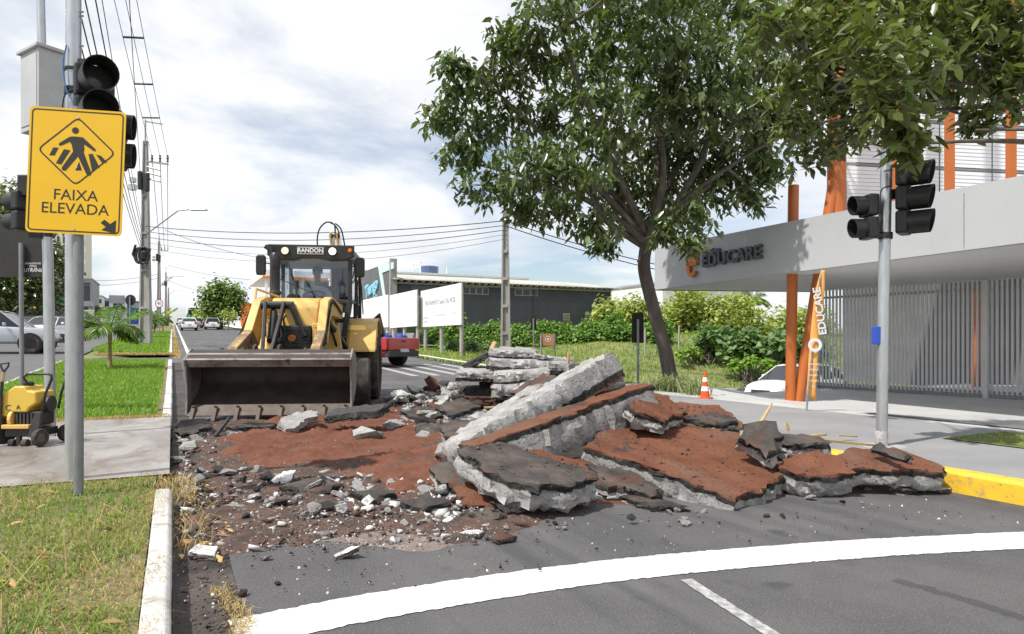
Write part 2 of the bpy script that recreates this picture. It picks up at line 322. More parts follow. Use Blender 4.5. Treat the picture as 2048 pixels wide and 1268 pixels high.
mk('galv_dull', (.22,.235,.25), (.29,.30,.315), scale=22, rough=.5, metal=.45, dirt=(12, .64, .72, (.42,.43,.44)), stretch=(1,1,.3))
mk('black_plastic', (.012,.012,.013), (.022,.022,.023), scale=12, rough=.42, spec=.45)
mk('black_matte', (.010,.010,.010), (.02,.02,.02), scale=12, rough=.85)
mk('lens', (.035,.037,.04), (.06,.06,.062), scale=70, rough=.2)
mk('cabinet', (.40,.405,.41), (.47,.475,.475), scale=3, rough=.5, dirt=(2.5, .60, .78, (.33,.33,.33)))
mk('sign_yellow', (.80,.47,.008), (.76,.44,.008), scale=4, rough=.45, dirt=(3, .66, .8, (.66,.40,.03)))
mk('sign_black', (.016,.015,.013), (.024,.022,.018), scale=9, rough=.55)
mk('sign_white', (.80,.80,.80), (.74,.74,.74), scale=4, rough=.5)
mk('sign_red', (.42,.03,.04), (.36,.03,.035), scale=4, rough=.5)
mk('bolt', (.62,.62,.62), (.5,.5,.5), scale=60, rough=.35, metal=.8)
mk('cable', (.012,.012,.013), (.02,.02,.021), scale=20, rough=.6)
mk('cable_grey', (.10,.105,.115), (.15,.155,.165), scale=20, rough=.6)
mk('cable_blue', (.05,.16,.42), (.06,.18,.45), scale=20, rough=.5)
mk('pole_concrete', (.27,.26,.245), (.37,.36,.34), scale=3, rough=.9, bump=.4, bscale=30, dirt=(2.2, .55, .72, (.18,.17,.16)), stretch=(1,1,.35))
mk('wood_post', (.30,.28,.25), (.40,.38,.35), scale=8, rough=.9, bump=.5, bscale=30, stretch=(1,1,.2))
mk('porcelain', (.10,.085,.08), (.16,.13,.12), scale=30, rough=.3)
mk('beam_white', (.42,.425,.44), (.455,.46,.475), scale=.7, rough=.45, bump=.03, bscale=20, dirt=(1.2, .62, .85, (.375,.38,.39)))
mk('soffit', (.58,.585,.58), (.62,.62,.615), scale=.6, rough=.7, stretch=(6,1,1))
mk('orange_steel', (.46,.125,.025), (.42,.11,.02), scale=4, rough=.5, bump=.05, bscale=30, dirt=(3, .62, .8, (.36,.10,.03)))
mk('logo_orange', (.62,.19,.025), (.58,.17,.025), scale=4, rough=.45)
mk('letter_dark', (.052,.056,.066), (.062,.066,.078), scale=9, rough=.45)
mk('slat_grey', (.58,.60,.61), (.64,.655,.665), scale=5, rough=.4, metal=.2)
mk('louvre', (.76,.775,.79), (.82,.83,.84), scale=2, rough=.3)
mk('louvre_rail', (.20,.205,.21), (.28,.28,.285), scale=9, rough=.5)
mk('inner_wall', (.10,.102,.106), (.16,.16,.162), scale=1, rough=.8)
mk('brick_red', (.34,.10,.05), (.42,.14,.07), scale=14, rough=.9, bump=.4)
mk('flag_orange', (.86,.46,.13), (.84,.42,.10), scale=2, rough=.7, transl=.15)
mk('plastic_blue', (.02,.07,.42), (.03,.09,.46), scale=5, rough=.4)
mk('warehouse', (.070,.074,.092), (.088,.092,.110), scale=1.6, rough=.9, bump=.3, bscale=12, detail=9, dirt=(1.1, .58, .78, (.135,.14,.15)), stretch=(1,1,.28))
mk('warehouse_eave_shade', (.062,.066,.082), (.075,.079,.096), scale=1.2, rough=.9, bump=.2, bscale=12)  # wall grey darkened: eave shade put into the colour
mk('fibre_roof', (.40,.385,.35), (.52,.505,.47), scale=1.1, rough=.9, bump=.3, bscale=20, dirt=(.8, .5, .7, (.31,.295,.265)))
mk('render_white', (.78,.78,.77), (.72,.72,.71), scale=.6, rough=.85, dirt=(.7, .6, .8, (.62,.61,.59)))
mk('render_cream', (.74,.70,.62), (.68,.64,.56), scale=.6, rough=.85)
mk('render_grey', (.27,.275,.285), (.33,.335,.34), scale=.8, rough=.8)
mk('render_dark', (.095,.098,.105), (.125,.128,.135), scale=.8, rough=.75)
mk('aqua', (.55,.74,.74), (.52,.71,.71), scale=1, rough=.6)
mk('sign_cyan', (.26,.60,.74), (.24,.56,.70), scale=2, rough=.5)
mk('shop_blue', (.04,.10,.42), (.05,.12,.46), scale=1, rough=.6)
mk('shop_red', (.55,.05,.03), (.48,.045,.03), scale=1, rough=.6)
mk('shop_orange', (.80,.20,.03), (.74,.18,.03), scale=1, rough=.6)
mk('shop_green', (.02,.32,.16), (.02,.36,.19), scale=1, rough=.6)
mk('pink', (.75,.25,.33), (.70,.22,.30), scale=1, rough=.6)
mk('billboard', (.80,.80,.80), (.76,.765,.775), scale=.7, rough=.5, dirt=(.5, .62, .8, (.70,.72,.75)))
mk('print_grey', (.20,.20,.205), (.26,.26,.265), scale=9, rough=.6)
mk('print_pale', (.50,.49,.48), (.56,.55,.54), scale=9, rough=.6)
mk('school_sign', (.36,.16,.09), (.40,.19,.11), scale=3, rough=.6)
mk('window_dark', (.015,.017,.02), (.03,.032,.036), scale=3, rough=.08, spec=.6)
mk('window_frame', (.52,.50,.44), (.44,.42,.37), scale=8, rough=.7)
mk('machine_yellow', (.70,.445,.125), (.64,.40,.11), scale=2.2, rough=.42, bump=.05, bscale=30, dirt=(3.3, .57, .72, (.36,.235,.11)), speck=[(26, .68, (.28,.19,.09))], rvar=.12)
mk('machine_worn', (.30,.19,.10), (.14,.11,.09), scale=5, rough=.7, bump=.25, bscale=40, dirt=(6, .5, .66, (.50,.33,.12)))
mk('machine_black', (.014,.014,.015), (.028,.027,.026), scale=4, rough=.4, bump=.05, dirt=(5, .6, .75, (.06,.05,.043)))
mk('steel_worn', (.20,.18,.165), (.30,.28,.265), scale=4.5, rough=.5, metal=.35, bump=.2, bscale=40, dirt=(3.6, .50, .64, (.13,.075,.05)), speck=[(5, .66, (.05,.05,.05))])
mk('steel_dark', (.034,.027,.023), (.066,.05,.041), scale=4, rough=.55, metal=.1, bump=.2, bscale=40, dirt=(3, .55, .72, (.07,.042,.03)))
mk('tyre', (.022,.021,.020), (.05,.043,.037), scale=8, rough=.9, bump=.3, bscale=60, dirt=(4, .5, .68, (.115,.078,.055)))
mk('rim_steel', (.09,.065,.05), (.14,.11,.09), scale=8, rough=.7)
mk('alloy', (.50,.51,.52), (.42,.43,.44), scale=9, rough=.35, metal=.7)
mk('chrome', (.75,.75,.75), None, rough=.15, metal=1.)
mk('lamp_amber', (.75,.20,.02), (.70,.17,.02), scale=30, rough=.25)
mk('lamp_lit', (.9,.85,.7), None, rough=.3, emit=((1,.88,.62), 3.0))
mk('lamp_warm', (.8,.6,.4), None, rough=.3, emit=((1,.70,.42), 1.1))
mk('lamp_clear', (.55,.57,.6), (.75,.76,.78), scale=40, rough=.12)
mk('lamp_red', (.40,.012,.012), (.34,.01,.01), scale=30, rough=.2)
mk('car_white', (.78,.785,.79), None, rough=.3, coat=.8)
mk('car_silver', (.46,.475,.50), None, rough=.34, metal=.5, coat=.8)
mk('car_red', (.48,.012,.018), (.42,.012,.016), scale=3, rough=.3, coat=.8)
mk('car_dark', (.025,.027,.032), None, rough=.28, coat=.8)
mk('car_blue', (.06,.10,.2), None, rough=.3, coat=.8)
mk('car_glass', (.012,.015,.018), (.02,.024,.028), scale=2, rough=.05, spec=.7)
mk('car_trim', (.030,.030,.031), (.045,.045,.046), scale=9, rough=.6)
mk('plate', (.62,.64,.68), (.5,.52,.58), scale=60, rough=.5)
mk('tank_yellow', (.74,.52,.09), (.70,.47,.075), scale=4, rough=.38, transl=.12, dirt=(5, .64, .76, (.48,.35,.12)))
mk('cone_orange', (.72,.09,.015), (.66,.075,.012), scale=8, rough=.55, dirt=(6,.62,.76,(.45,.08,.03)))
mk('skin', (.28,.155,.105), (.32,.18,.12), scale=14, rough=.55)
mk('hair', (.018,.015,.013), None, rough=.7)
mk('shirt', (.34,.38,.46), (.42,.46,.53), scale=9, rough=.85)
mk('trousers', (.05,.055,.075), (.07,.075,.095), scale=9, rough=.85)
mk('vinyl', (.03,.03,.032), (.05,.048,.046), scale=8, rough=.6)
def glass_mat(name, tint, gl):
    m = bpy.data.materials.new(name); m.use_nodes = True; MATS[name] = m; t = m.node_tree; nd = t.nodes; lk = t.links; nd.remove(nd['Principled BSDF'])
    tr = nd.new('ShaderNodeBsdfTransparent'); tr.inputs[0].default_value = (*tint, 1); g = nd.new('ShaderNodeBsdfGlossy'); g.inputs['Roughness'].default_value = .03
    fr = nd.new('ShaderNodeLayerWeight'); fr.inputs[0].default_value = .35; mp_ = nd.new('ShaderNodeMapRange'); mp_.inputs[3].default_value = gl; mp_.inputs[4].default_value = .75
    lk.new(fr.outputs['Facing'], mp_.inputs[0]); ms = nd.new('ShaderNodeMixShader'); lk.new(mp_.outputs[0], ms.inputs[0]); lk.new(tr.outputs[0], ms.inputs[1]); lk.new(g.outputs[0], ms.inputs[2])
    ns = nd.new('ShaderNodeTexNoise'); ns.inputs['Scale'].default_value = 2.5; tcn = nd.new('ShaderNodeTexCoord'); lk.new(tcn.outputs['Object'], ns.inputs['Vector'])
    bp = nd.new('ShaderNodeBump'); bp.inputs['Strength'].default_value = .25; bp.inputs['Distance'].default_value = .02; lk.new(ns.outputs[0], bp.inputs['Height']); lk.new(bp.outputs[0], g.inputs['Normal'])
    lk.new(ms.outputs[0], nd['Material Output'].inputs[0])
glass_mat('cab_glass', (.90,.935,.97), .06)
# layered slab: concrete body, asphalt course, red pedestrian coating on top; local z runs through the layers (0 = top)
def slab_mat(name, thick, red=True, flip=False, asph=.053):
    m = bpy.data.materials.new(name); m.use_nodes = True; MATS[name] = m; t = m.node_tree; nd = t.nodes; lk = t.links; b = nd['Principled BSDF']
    def new(k, **kw):
        n = nd.new(k)
        for a, v in kw.items(): setattr(n, a, v)
        return n
    tcn = new('ShaderNodeTexCoord'); oi = new('ShaderNodeObjectInfo'); off = new('ShaderNodeVectorMath', operation='ADD'); lk.new(tcn.outputs['Object'], off.inputs[0])
    cmb = new('ShaderNodeVectorMath', operation='SCALE'); cmb.inputs[0].default_value = (17, 31, 7); lk.new(oi.outputs['Random'], cmb.inputs['Scale']); lk.new(cmb.outputs[0], off.inputs[1]); vec = off.outputs[0]
    def noise(s, d=6, r=.62):
        n = new('ShaderNodeTexNoise'); n.inputs['Scale'].default_value = s; n.inputs['Detail'].default_value = d; n.inputs['Roughness'].default_value = r; lk.new(vec, n.inputs['Vector']); return n.outputs[0]
    def rng_(src, a, bb, c=0., d=1.):
        r = new('ShaderNodeMapRange'); r.inputs[1].default_value = a; r.inputs[2].default_value = bb; r.inputs[3].default_value = c; r.inputs[4].default_value = d; lk.new(src, r.inputs[0]); return r.outputs[0]
    def mixc(fac, A, B):
        x = new('ShaderNodeMix', data_type='RGBA'); lk.new(fac, x.inputs[0])
        for i, v in ((6, A), (7, B)):
            if hasattr(v, 'links'): lk.new(v, x.inputs[i])
            else: x.inputs[i].default_value = (*v, 1)
        return x.outputs[2]
    sp = new('ShaderNodeSeparateXYZ'); lk.new(tcn.outputs['Object'], sp.inputs[0]); z = sp.outputs[2]
    wob = new('ShaderNodeMath', operation='ADD'); lk.new(z, wob.inputs[0]); lk.new(rng_(noise(9), .3, .7, -.016, .016), wob.inputs[1]); z = wob.outputs[0]
    conc = mixc(rng_(noise(6, 8), .35, .68), (.27,.262,.252), (.47,.46,.448))
    conc = mixc(rng_(noise(42, 3), .57, .66), conc, (.13,.125,.12)); conc = mixc(rng_(noise(30, 4), .62, .70), conc, (.62,.61,.60)); conc = mixc(rng_(noise(2.6, 9, .7), .56, .72), conc, (.235,.19,.16))
    asp = mixc(rng_(noise(30, 4), .4, .65), (.022,.021,.021), (.06,.057,.055))
    redc = mixc(rng_(noise(4, 8), .35, .65), (.140,.052,.027), (.185,.076,.043)); redc = mixc(rng_(noise(1.7, 9, .68), .52, .70), redc, (.155,.098,.072)); redc = mixc(rng_(noise(26, 3), .60, .68), redc, (.06,.03,.022)); redc = mixc(rng_(noise(70, 3), .66, .72), redc, (.30,.27,.25)); redc = mixc(rng_(noise(2.4, 10, .72), .57, .64), redc, (.052,.043,.04))
    top = redc if red else mixc(rng_(noise(2.2, 9, .7), .55, .66), mixc(rng_(noise(5, 8), .38, .64), (.045,.043,.042), (.115,.095,.082)), (.14,.052,.03))
    c = mixc(rng_(z, -asph-.003, -asph+.003), conc, asp) if thick > .1 else mixc(rng_(z, -thick*.55, -thick*.5), conc, asp)
    c = mixc(rng_(z, -.020, -.014), c, top)
    lk.new(c, b.inputs['Base Color']); b.inputs['Roughness'].default_value = .93; b.inputs['Specular IOR Level'].default_value = .25
    bp = new('ShaderNodeBump'); bp.inputs['Strength'].default_value = 1.; bp.inputs['Distance'].default_value = .018; lk.new(noise(26, 7, .68), bp.inputs['Height']); lk.new(bp.outputs[0], b.inputs['Normal'])
slab_mat('slab_red', .2); slab_mat('slab_plain', .2, red=False); slab_mat('slab_thin', .08, red=False); slab_mat('slab_deep', .2, asph=.085)
# ------------------------------------------------------------------ ground, roads, kerbs
def dens(*segs):
    o = []
    for a, b, n in segs: o += list(np.linspace(a, b, n, endpoint=False))
    return o+[segs[-1][1]]
gx = np.array(dens((-320,-40,18), (-40,-12,14), (-12,30,56), (30,80,20), (80,380,18))); gy = np.array(dens((-60,-6,9), (-6,46,70), (46,120,32), (120,300,36), (300,620,14)))
X, Y = np.meshgrid(gx, gy); Z = T(X, Y)-.05
idx = np.arange(X.size).reshape(X.shape); Fc = np.stack([idx[:-1,:-1], idx[:-1,1:], idx[1:,1:], idx[1:,:-1]], -1).reshape(-1, 4)
tag(np_mesh('ground', np.stack([X, Y, Z], -1).reshape(-1, 3), Fc, 'grass_ground', smooth=True), kind='structure')
KX = 5.13                                              # right kerb line of the avenue near the camera
yn = dens((-8,9,35), (9,46,50), (46,130,30), (130,330,40))
def rk(y): return KX if y < 8.2 else KX+(9.3-KX)*float(ss(8.2, 12.5, y))-1.3*float(ss(24, 80, y))
strip('avenue', yn, .26, rk, 8, .0, 'asphalt')
strip('gutter', dens((-8,10.6,30), (10.6,26.5,20)), 0., .26, 2, -.004, 'gutter')
strip('gutter_beyond', dens((29.3,330,60)), 0., .26, 1, .004, 'straw')
strip('avenue_opposite', yn, -14.5, -3.25, 6, .0, 'asphalt_far')
strip('median_gap_road', dens((26.2,29.6,6)), -3.3, .3, 3, .004, 'asphalt_far')
strip('side_street', dens((14.6,20.6,14)), 9.2, 11.8, 6, .004, 'asphalt')
# sidewalk, forecourt
strip('sidewalk', dens((-8,7.6,40)), KX+.14, 8.4, 8, .115, 'sidewalk')
strip('sidewalk_corner', dens((7.6,12.6,20)), lambda y: rk(y)+.14, lambda y: max(8.4, rk(y)+.5), 5, .115, 'sidewalk')
strip('forecourt', dens((-6,13.2,50)), 8.4, 26, 24, .11, 'forecourt')
strip('driveway', dens((13.2,21.5,24)), lambda y: 12.9+.15*(y-13.2), 28, 16, .10, 'sidewalk')
for i in range(7):
    x = 8.75+i*.52
    strip('forecourt_stripe', dens((1.0,6.45-.28*i,14)), x, x+.26, 2, .115, 'stripe_dark')
# verge beyond the street and sidewalk far up the avenue
strip('verge_kerb', dens((20.7,330,90)), lambda y: rk(y)+.0, lambda y: rk(y)+.3, 1, .12, 'kerb_white')
strip('sidewalk_beyond', dens((38,330,60)), lambda y: rk(y)+.2, lambda y: rk(y)+5.0, 2, .12, 'render_cream')
strip('sidewalk_opposite', dens((-6,330,90)), -18.5, -14.4, 2, .12, 'sidewalk')
# median: soil sheets (near, middle, beyond)
MZ = .10
strip('median_soil', dens((-6,5.75,14)), -3.1, -.11, 4, MZ, 'median_soil')
strip('median_lawn_soil', dens((10.15,26.2,30)), -3.1, -.11, 4, MZ, 'median_soil')
strip('median_beyond_soil', dens((29.6,330,80)), lambda y: -3.1+2.2*float(1-ss(29.6,34,y)), -.11, 4, MZ, 'median_soil')
strip('crossing_path', dens((5.75,10.15,12)), -3.25, -.02, 8, MZ+.012, 'path_concrete')
def kerb(name, x, side, y0, y1, mat, wd=.12, h=.125, step=1.0, gap=.012, xf=None):
    """kerb stones one by one, chamfered edge towards the road"""
    root = bpy.data.objects.new(name, None); col.objects.link(root); root['kind'] = 'structure'; root.location = (x, (y0+y1)/2, 0)
    y = y0; prof = [(0,-.12),(0,h-.02),(.02,h),(wd,h),(wd,-.12)]; n = 0
    while y < y1-.05:
        e = min(y+step, y1); m = MB(); a, b = y+gap/2, e-gap/2; za, zb = Tz(x, a), Tz(x, b); j = random.uniform(-.006, .006); k = random.uniform(-.004, .004)
        xa = (xf(a) if xf else x)+k; xb = (xf(b) if xf else x)+k
        vs = [(xa+side*u, a, za+v+j) for u, v in prof]+[(xb+side*u, b, zb+v+j) for u, v in prof]; q = len(prof)
        m.add(vs, [tuple(range(q)), tuple(range(2*q-1, q-1, -1))]+[(i, (i+1) % q, q+(i+1) % q, q+i) for i in range(q)])
        m.build('kerb_stone', mat, root, world=True, bev=.008); y = e; n += 1
    return root
kerb('kerb_median_near', 0., -1, .2, 5.15, 'kerb_white', wd=.10, step=1.6)
kerb('kerb_median_middle', 0., -1, 10.2, 26.2, 'kerb_white', wd=.12)
kerb('kerb_median_middle_left', -3.25, 1, 10.2, 26.2, 'kerb_white', wd=.12)
kerb('kerb_median_beyond', 0., -1, 30.2, 90, 'kerb_white', wd=.12, step=4)
kerb('kerb_yellow', KX, 1, -2.65, 4.85, 'kerb_yellow', wd=.15, h=.15, step=1.25)
kerb('kerb_corner', KX, 1, 4.85, 12.6, 'kerb_white', wd=.15, h=.14, step=.8, xf=rk)
# painted markings (real coats 4 mm above the road)
def ribbon(name, pts, wd, zo, mat, jag=0.):
    V = []; Fq = []
    pts = [Vector(p) for p in pts]
    if jag:
        o = []
        for a, b in zip(pts[:-1], pts[1:]):
            k = max(1, int((b-a).length/.018)); o += [a.lerp(b, i/k) for i in range(k)]
        pts = o+[pts[-1]]
    for i, p in enumerate(pts):
        d = (pts[min(i+1, len(pts)-1)]-pts[max(i-1, 0)]); d.z = 0; d.normalize(); s = Vector((-d.y, d.x, 0))
        for q in (p+s*(wd/2+random.gauss(0, jag)), p-s*(wd/2+random.gauss(0, jag))): V.append((q.x, q.y, Tz(q.x, q.y)+zo))
        if i: Fq.append((2*i-2, 2*i-1, 2*i+1, 2*i))
    o = np_mesh(name, V, Fq, mat); tag(o, kind='structure'); return o
def smooth_path(pix, k=8):
    P = [hit(*p) for p in pix]; o = []
    for i in range(len(P)-1):
        p0, p1, p2, p3 = P[max(i-1,0)], P[i], P[i+1], P[min(i+2,len(P)-1)]
        for j in range(k):
            t = j/k; o.append(.5*((2*p1)+(p2-p0)*t+(2*p0-5*p1+4*p2-p3)*t*t+(3*p1-p0-3*p2+p3)*t**3))
    return o+[P[-1]]
ribbon('stop_line', smooth_path([(470,1270),(700,1222),(1000,1172),(1250,1139),(1500,1115),(1750,1096),(2048,1081),(2200,1076)]), .29, .004, 'paint_white', .0035)
ribbon('lane_line', [hit(1372,1160)+(hit(1590,1300)-hit(1372,1160))*t for t in np.linspace(0, 1.6, 8)], .06, .004, 'paint_worn', .002)
ribbon('edge_line', [Vector((.62, y, 0)) for y in np.linspace(30.2, 160, 40)], .14, .005, 'paint_white')
for i in range(5):
    x = 6.2+.66*i; ribbon('zebra_stripe', [Vector((x, y, 0)) for y in np.linspace(18.6, 23.6, 7)], .24, .006, 'paint_worn')
ribbon('yellow_line', [Vector((6.1+.09*k, 15.0-.12*k, 0)) for k in range(30)], .1, .005, 'kerb_yellow')
for k in range(6):
    ribbon('lane_dash', [Vector((-8.6, y, 0)) for y in np.linspace(22+9*k, 25+9*k, 4)], .12, .005, 'paint_worn')
# a planting bed in the sidewalk
strip('planting_bed', dens((1.0,4.3,10)), 7.05, 8.15, 3, .125, 'grass_ground')
# red soil laid bare where the raised crossing was torn out, and the dark spoil round it
def heap(name, pix, mat, amp, base, fade, seed, res=.05, clod=.16):
    P = np.array([hit(*p)[:2] for p in pix]); lo, hi = P.min(0)-.1, P.max(0)+.1
    xs = np.arange(lo[0], hi[0], res); ys = np.arange(lo[1], hi[1], res); X, Y = np.meshgrid(xs, ys); p = np.stack([X.ravel(), Y.ravel()], 1)
    ins = np.zeros(len(p), bool); dist = np.full(len(p), 9.)
    for i in range(len(P)):
        a, b = P[i], P[(i+1) % len(P)]; d = b-a; t = np.clip(((p-a) @ d)/(d @ d), 0, 1); dist = np.minimum(dist, np.linalg.norm(p-a-t[:,None]*d, axis=1))
        c = ((a[1] > p[:,1]) != (b[1] > p[:,1])); xx = (b[0]-a[0])*(p[:,1]-a[1])/(b[1]-a[1]+1e-9)+a[0]; ins ^= c & (p[:,0] < xx)
    sd = np.where(ins, dist, -dist); r = np.random.default_rng(seed); n = np.zeros(len(p))
    for k in range(22):
        f = r.uniform(1.5, 26); an = r.uniform(0, 6.28); n += np.sin(f*(p[:,0]*np.cos(an)+p[:,1]*np.sin(an))+r.uniform(0, 6.28))/(f**.75)
    n = n/n.std()*.5; edge = sd+.12*n; s = ss(0, fade, edge)
    Z = T(p[:,0], p[:,1])-.012+s*(base+amp*np.clip(n+.4+r.normal(0, clod, len(p))*(r.random(len(p)) < .5), -.2, 2))
    keep = (edge > -.06).reshape(X.shape); idx = np.arange(len(p)).reshape(X.shape); q = keep[:-1,:-1] & keep[1:,:-1] & keep[:-1,1:] & keep[1:,1:]
    Fq = np.stack([idx[:-1,:-1][q], idx[:-1,1:][q], idx[1:,1:][q], idx[1:,:-1][q]], -1)
    o = np_mesh(name, np.stack([p[:,0], p[:,1], Z], 1), Fq, mat, smooth=True); tag(o, kind='structure'); return o
heap('spoil_ground', [(348,1040),(350,850),(440,832),(600,828),(760,800),(930,775),(1150,800),(1500,850),(1700,905),(1880,955),(1830,985),(1560,1002),(1300,990),(1130,1040),(1000,1085),(900,1095),(760,1078),(640,1085),(540,1105),(450,1110),(380,1125)], 'dirt_dark', .024, .022, .35, 3, res=.035, clod=.35)
heap('red_soil', [(425,885),(520,845),(700,830),(890,800),(960,850),(955,940),(920,990),(800,1015),(690,985),(600,945),(500,938),(440,930)], 'dirt_red', .030, .055, .4, 5, res=.03, clod=.42)
mk('dust', (.16,.115,.095), (.24,.20,.185), scale=3, rough=.95, bump=.8, bscale=50, dist=.5, dirt=(5,.5,.64,(.10,.075,.065)), speck=[(40,.64,(.42,.40,.39))])
heap('concrete_dust', [(560,1060),(700,1030),(860,1025),(1010,1040),(1060,1075),(960,1098),(820,1112),(680,1120),(590,1105)], 'dust', .006, .016, .3, 12)
mk('skid', (.045,.045,.047), (.06,.06,.062), scale=9, rough=.8, alpha=.28)
for pts in ([(2100,1255),(1930,1200),(1790,1160)], [(560,742),(520,700),(470,682),(410,676)], [(700,735),(600,708),(500,690),(380,690)]):
    ribbon('skid_mark', smooth_path(pts), .07 if pts[0][0] > 2000 else .16, .003, 'skid', .006)
heap('red_dust', [(1150,985),(1300,1000),(1420,1015),(1300,1022),(1150,1012),(1060,1020)], 'dirt_red', .004, .018, .15, 8)
# ------------------------------------------------------------------ broken slabs of the raised crossing
def slab_mesh(name, outl, thick, mat, M, label, group='broken slabs of the raised crossing', cat='slab', rough=.019, seed=0):
    r = random.Random(seed); pts = []
    for i in range(len(outl)):
        a = Vector(outl[i]); b = Vector(outl[(i+1) % len(outl)]); n = max(2, int((b-a).length/.04)); nr = Vector((b.y-a.y, a.x-b.x)).normalized(); ph = r.uniform(0, 6)
        for j in range(n):
            t = j/n; amp = rough*(.4 if j == 0 else 1); pts.append(a.lerp(b, t)+nr*(amp*r.gauss(0, .4)+rough*.9*math.sin(ph+t*n*.7)))
    c = sum(pts, Vector((0, 0)))/len(pts); rows = [0, -.016, -.045, -.068] if thick > .1 else [0, -thick*.3, -thick*.55]
    k = 4; rows += [rows[-1]+(-thick-rows[-1])*i/k for i in range(1, k+1)]
    bm = bmesh.new(); R = []
    for q, z in enumerate(rows):
        row = []
        for p in pts:
            d = (p-c).normalized(); off = r.gauss(0, rough*.7)+(rough*.35 if 4 <= q <= 6 else 0)-(rough*1.1 if q == len(rows)-1 else 0)-(rough*.5 if q == 0 else 0)
            row.append(bm.verts.new((p.x+d.x*off, p.y+d.y*off, z+(r.gauss(0, .004) if q else r.gauss(0, .0015))+(r.gauss(0, .008) if q == len(rows)-1 else 0))))
        R.append(row)
    n = len(pts)
    for q in range(len(rows)-1):
        for i in range(n): bm.faces.new((R[q][i], R[q][(i+1) % n], R[q+1][(i+1) % n], R[q+1][i]))
    for row, zz in ((R[0], 0), (R[-1], -thick)):
        f = bm.faces.new(row if zz == 0 else row[::-1]); bmesh.ops.triangulate(bm, faces=[f])
    bmesh.ops.recalc_face_normals(bm, faces=bm.faces)
    me = bpy.data.meshes.new(name); bm.to_mesh(me); bm.free(); me.materials.append(MATS[mat])
    o = bpy.data.objects.new(name, me); col.objects.link(o); o.matrix_world = M; me.shade_smooth(); me.set_sharp_from_angle(angle=math.radians(40))
    return tag(o, label, cat, group)
_ns = [100]
TOPS = []
def zd(px, py, z): return (px, py, F*(EYE-z)/(py-HZ))
def slab(label, A, B, D, tilt, thick, mat='slab_red', flip=False, skew=0., cut=None, roll=0.):
    a, b = at(*A), at(*B); L = (b-a).length; ex = (b-a).normalized(); h = UP.cross(ex); h.normalize()
    if h.dot(CF) < 0: h = -h
    up = ex.cross(h); up = up if up.z > 0 else -up
    t = math.radians(tilt); back = h*math.cos(t)+up*math.sin(t); n = ex.cross(back)
    if n.z < 0 and abs(tilt) < 80: n = -n
    s = 1 if n.dot(ex.cross(back)) > 0 else -1
    outl = cut(L, D) if cut else [(0,0),(L*.35,-.03),(L*.7,.02),(L,0),(L+skew+.04,D*.5),(L+skew,D),(L*.5+skew,D+.05),(skew,D)]
    _ns[0] += 1; z = -n if flip else n; o = a-n*thick if flip else a
    y = z.cross(ex); sg = 1 if y.dot(back) > 0 else -1
    M = Matrix((ex, y, z)).transposed().to_4x4(); M.translation = o
    ol = [(u, v*sg) for u, v in outl]
    if sg < 0: ol = ol[::-1]
    return slab_mesh('concrete_slab', ol, thick, mat, M, label, seed=_ns[0])
def slab_poly(label, P, thick, mat='slab_red', rough=.016):
    P = [at(*p) for p in P]; c = sum(P, Vector())/len(P); n = Vector()
    for i in range(len(P)): n += (P[i]-c).cross(P[(i+1) % len(P)]-c)
    n.normalize()
    if n.z < 0: n = -n; P = P[::-1]
    ex = (P[1]-P[0]); ex = (ex-n*ex.dot(n)).normalized(); y = n.cross(ex); M = Matrix((ex, y, n)).transposed().to_4x4(); M.translation = c; _ns[0] += 1
    TOPS.append((M, [((p-c).dot(ex), (p-c).dot(y)) for p in P]))
    return slab_mesh('concrete_slab', [((p-c).dot(ex), (p-c).dot(y)) for p in P], thick, mat, M, label, seed=_ns[0], rough=rough)
# foreground heap
slab_poly('large red-topped slab tilted towards the road, broadest of the heap', [(1168,893,5.25),(1205,856,5.75),(1330,848,5.95),(1440,856,5.9),(1512,872,5.75),(1545,900,5.35),(1572,952,4.95),(1545,968,4.75),(1466,1003,4.45),(1440,985,4.52),(1330,940,4.85)], .20)
slab('long pale slab leaning up to the right, highest of the leaning two', (920,886,5.55), (1226,705,6.75), .40, -12, .27, 'slab_deep', flip=True)
slab('thin pale strip lying along the upper side of the highest beam', (938,862,6.0), (1088,768,6.6), .2, -8, .11, 'slab_plain', flip=True)
slab('long slab with a red-brown upper edge leaning below the highest beam', (948,893,5.0), (1304,768,5.95), .24, -3, .29, 'slab_red')
slab_poly('front slab with worn brown edge propped on a grey block', [zd(918,894,.38),zd(950,884,.40),zd(1000,891,.35),zd(1095,911,.31),zd(1192,940,.25),zd(1190,956,.215),zd(1130,969,.21),zd(1062,969,.225),zd(1008,952,.265),zd(955,925,.32)], .185, 'slab_plain', rough=.02)
slab_poly('red-topped sheet lying under the propped front slab', [(1035,893,5.3),(1200,930,5.15),(1330,965,5.0),(1290,985,4.9),(1190,975,4.85),(1075,935,4.95)], .07)
slab('rough grey block supporting the brown-edged front slab', (985,985,4.45), (1105,1018,4.3), .45, 4, .24, 'slab_plain')
slab_poly('dark asphalt plate at the back edge of the large red-topped slab', [(1395,868,6.0),(1420,849,6.45),(1500,856,6.5),(1535,880,6.15),(1548,905,5.85),(1500,893,5.9)], .10, 'slab_plain')
slab('pale wedge piled against the tips of the leaning beams', (1240,835,6.3), (1345,815,6.5), .5, 22, .22, 'slab_red')
slab_poly('red-dusted sheet behind the leaning beams, reaching the sidewalk', [(1310,800,7.3),(1440,812,7.3),(1500,858,6.6),(1400,850,6.6),(1300,835,6.8)], .14)
slab_poly('red-topped slab with smooth grey front beside the large slab', [zd(1560,938,.19),zd(1572,908,.27),zd(1640,896,.31),zd(1690,918,.25),zd(1704,946,.18),zd(1632,951,.17)], .19)
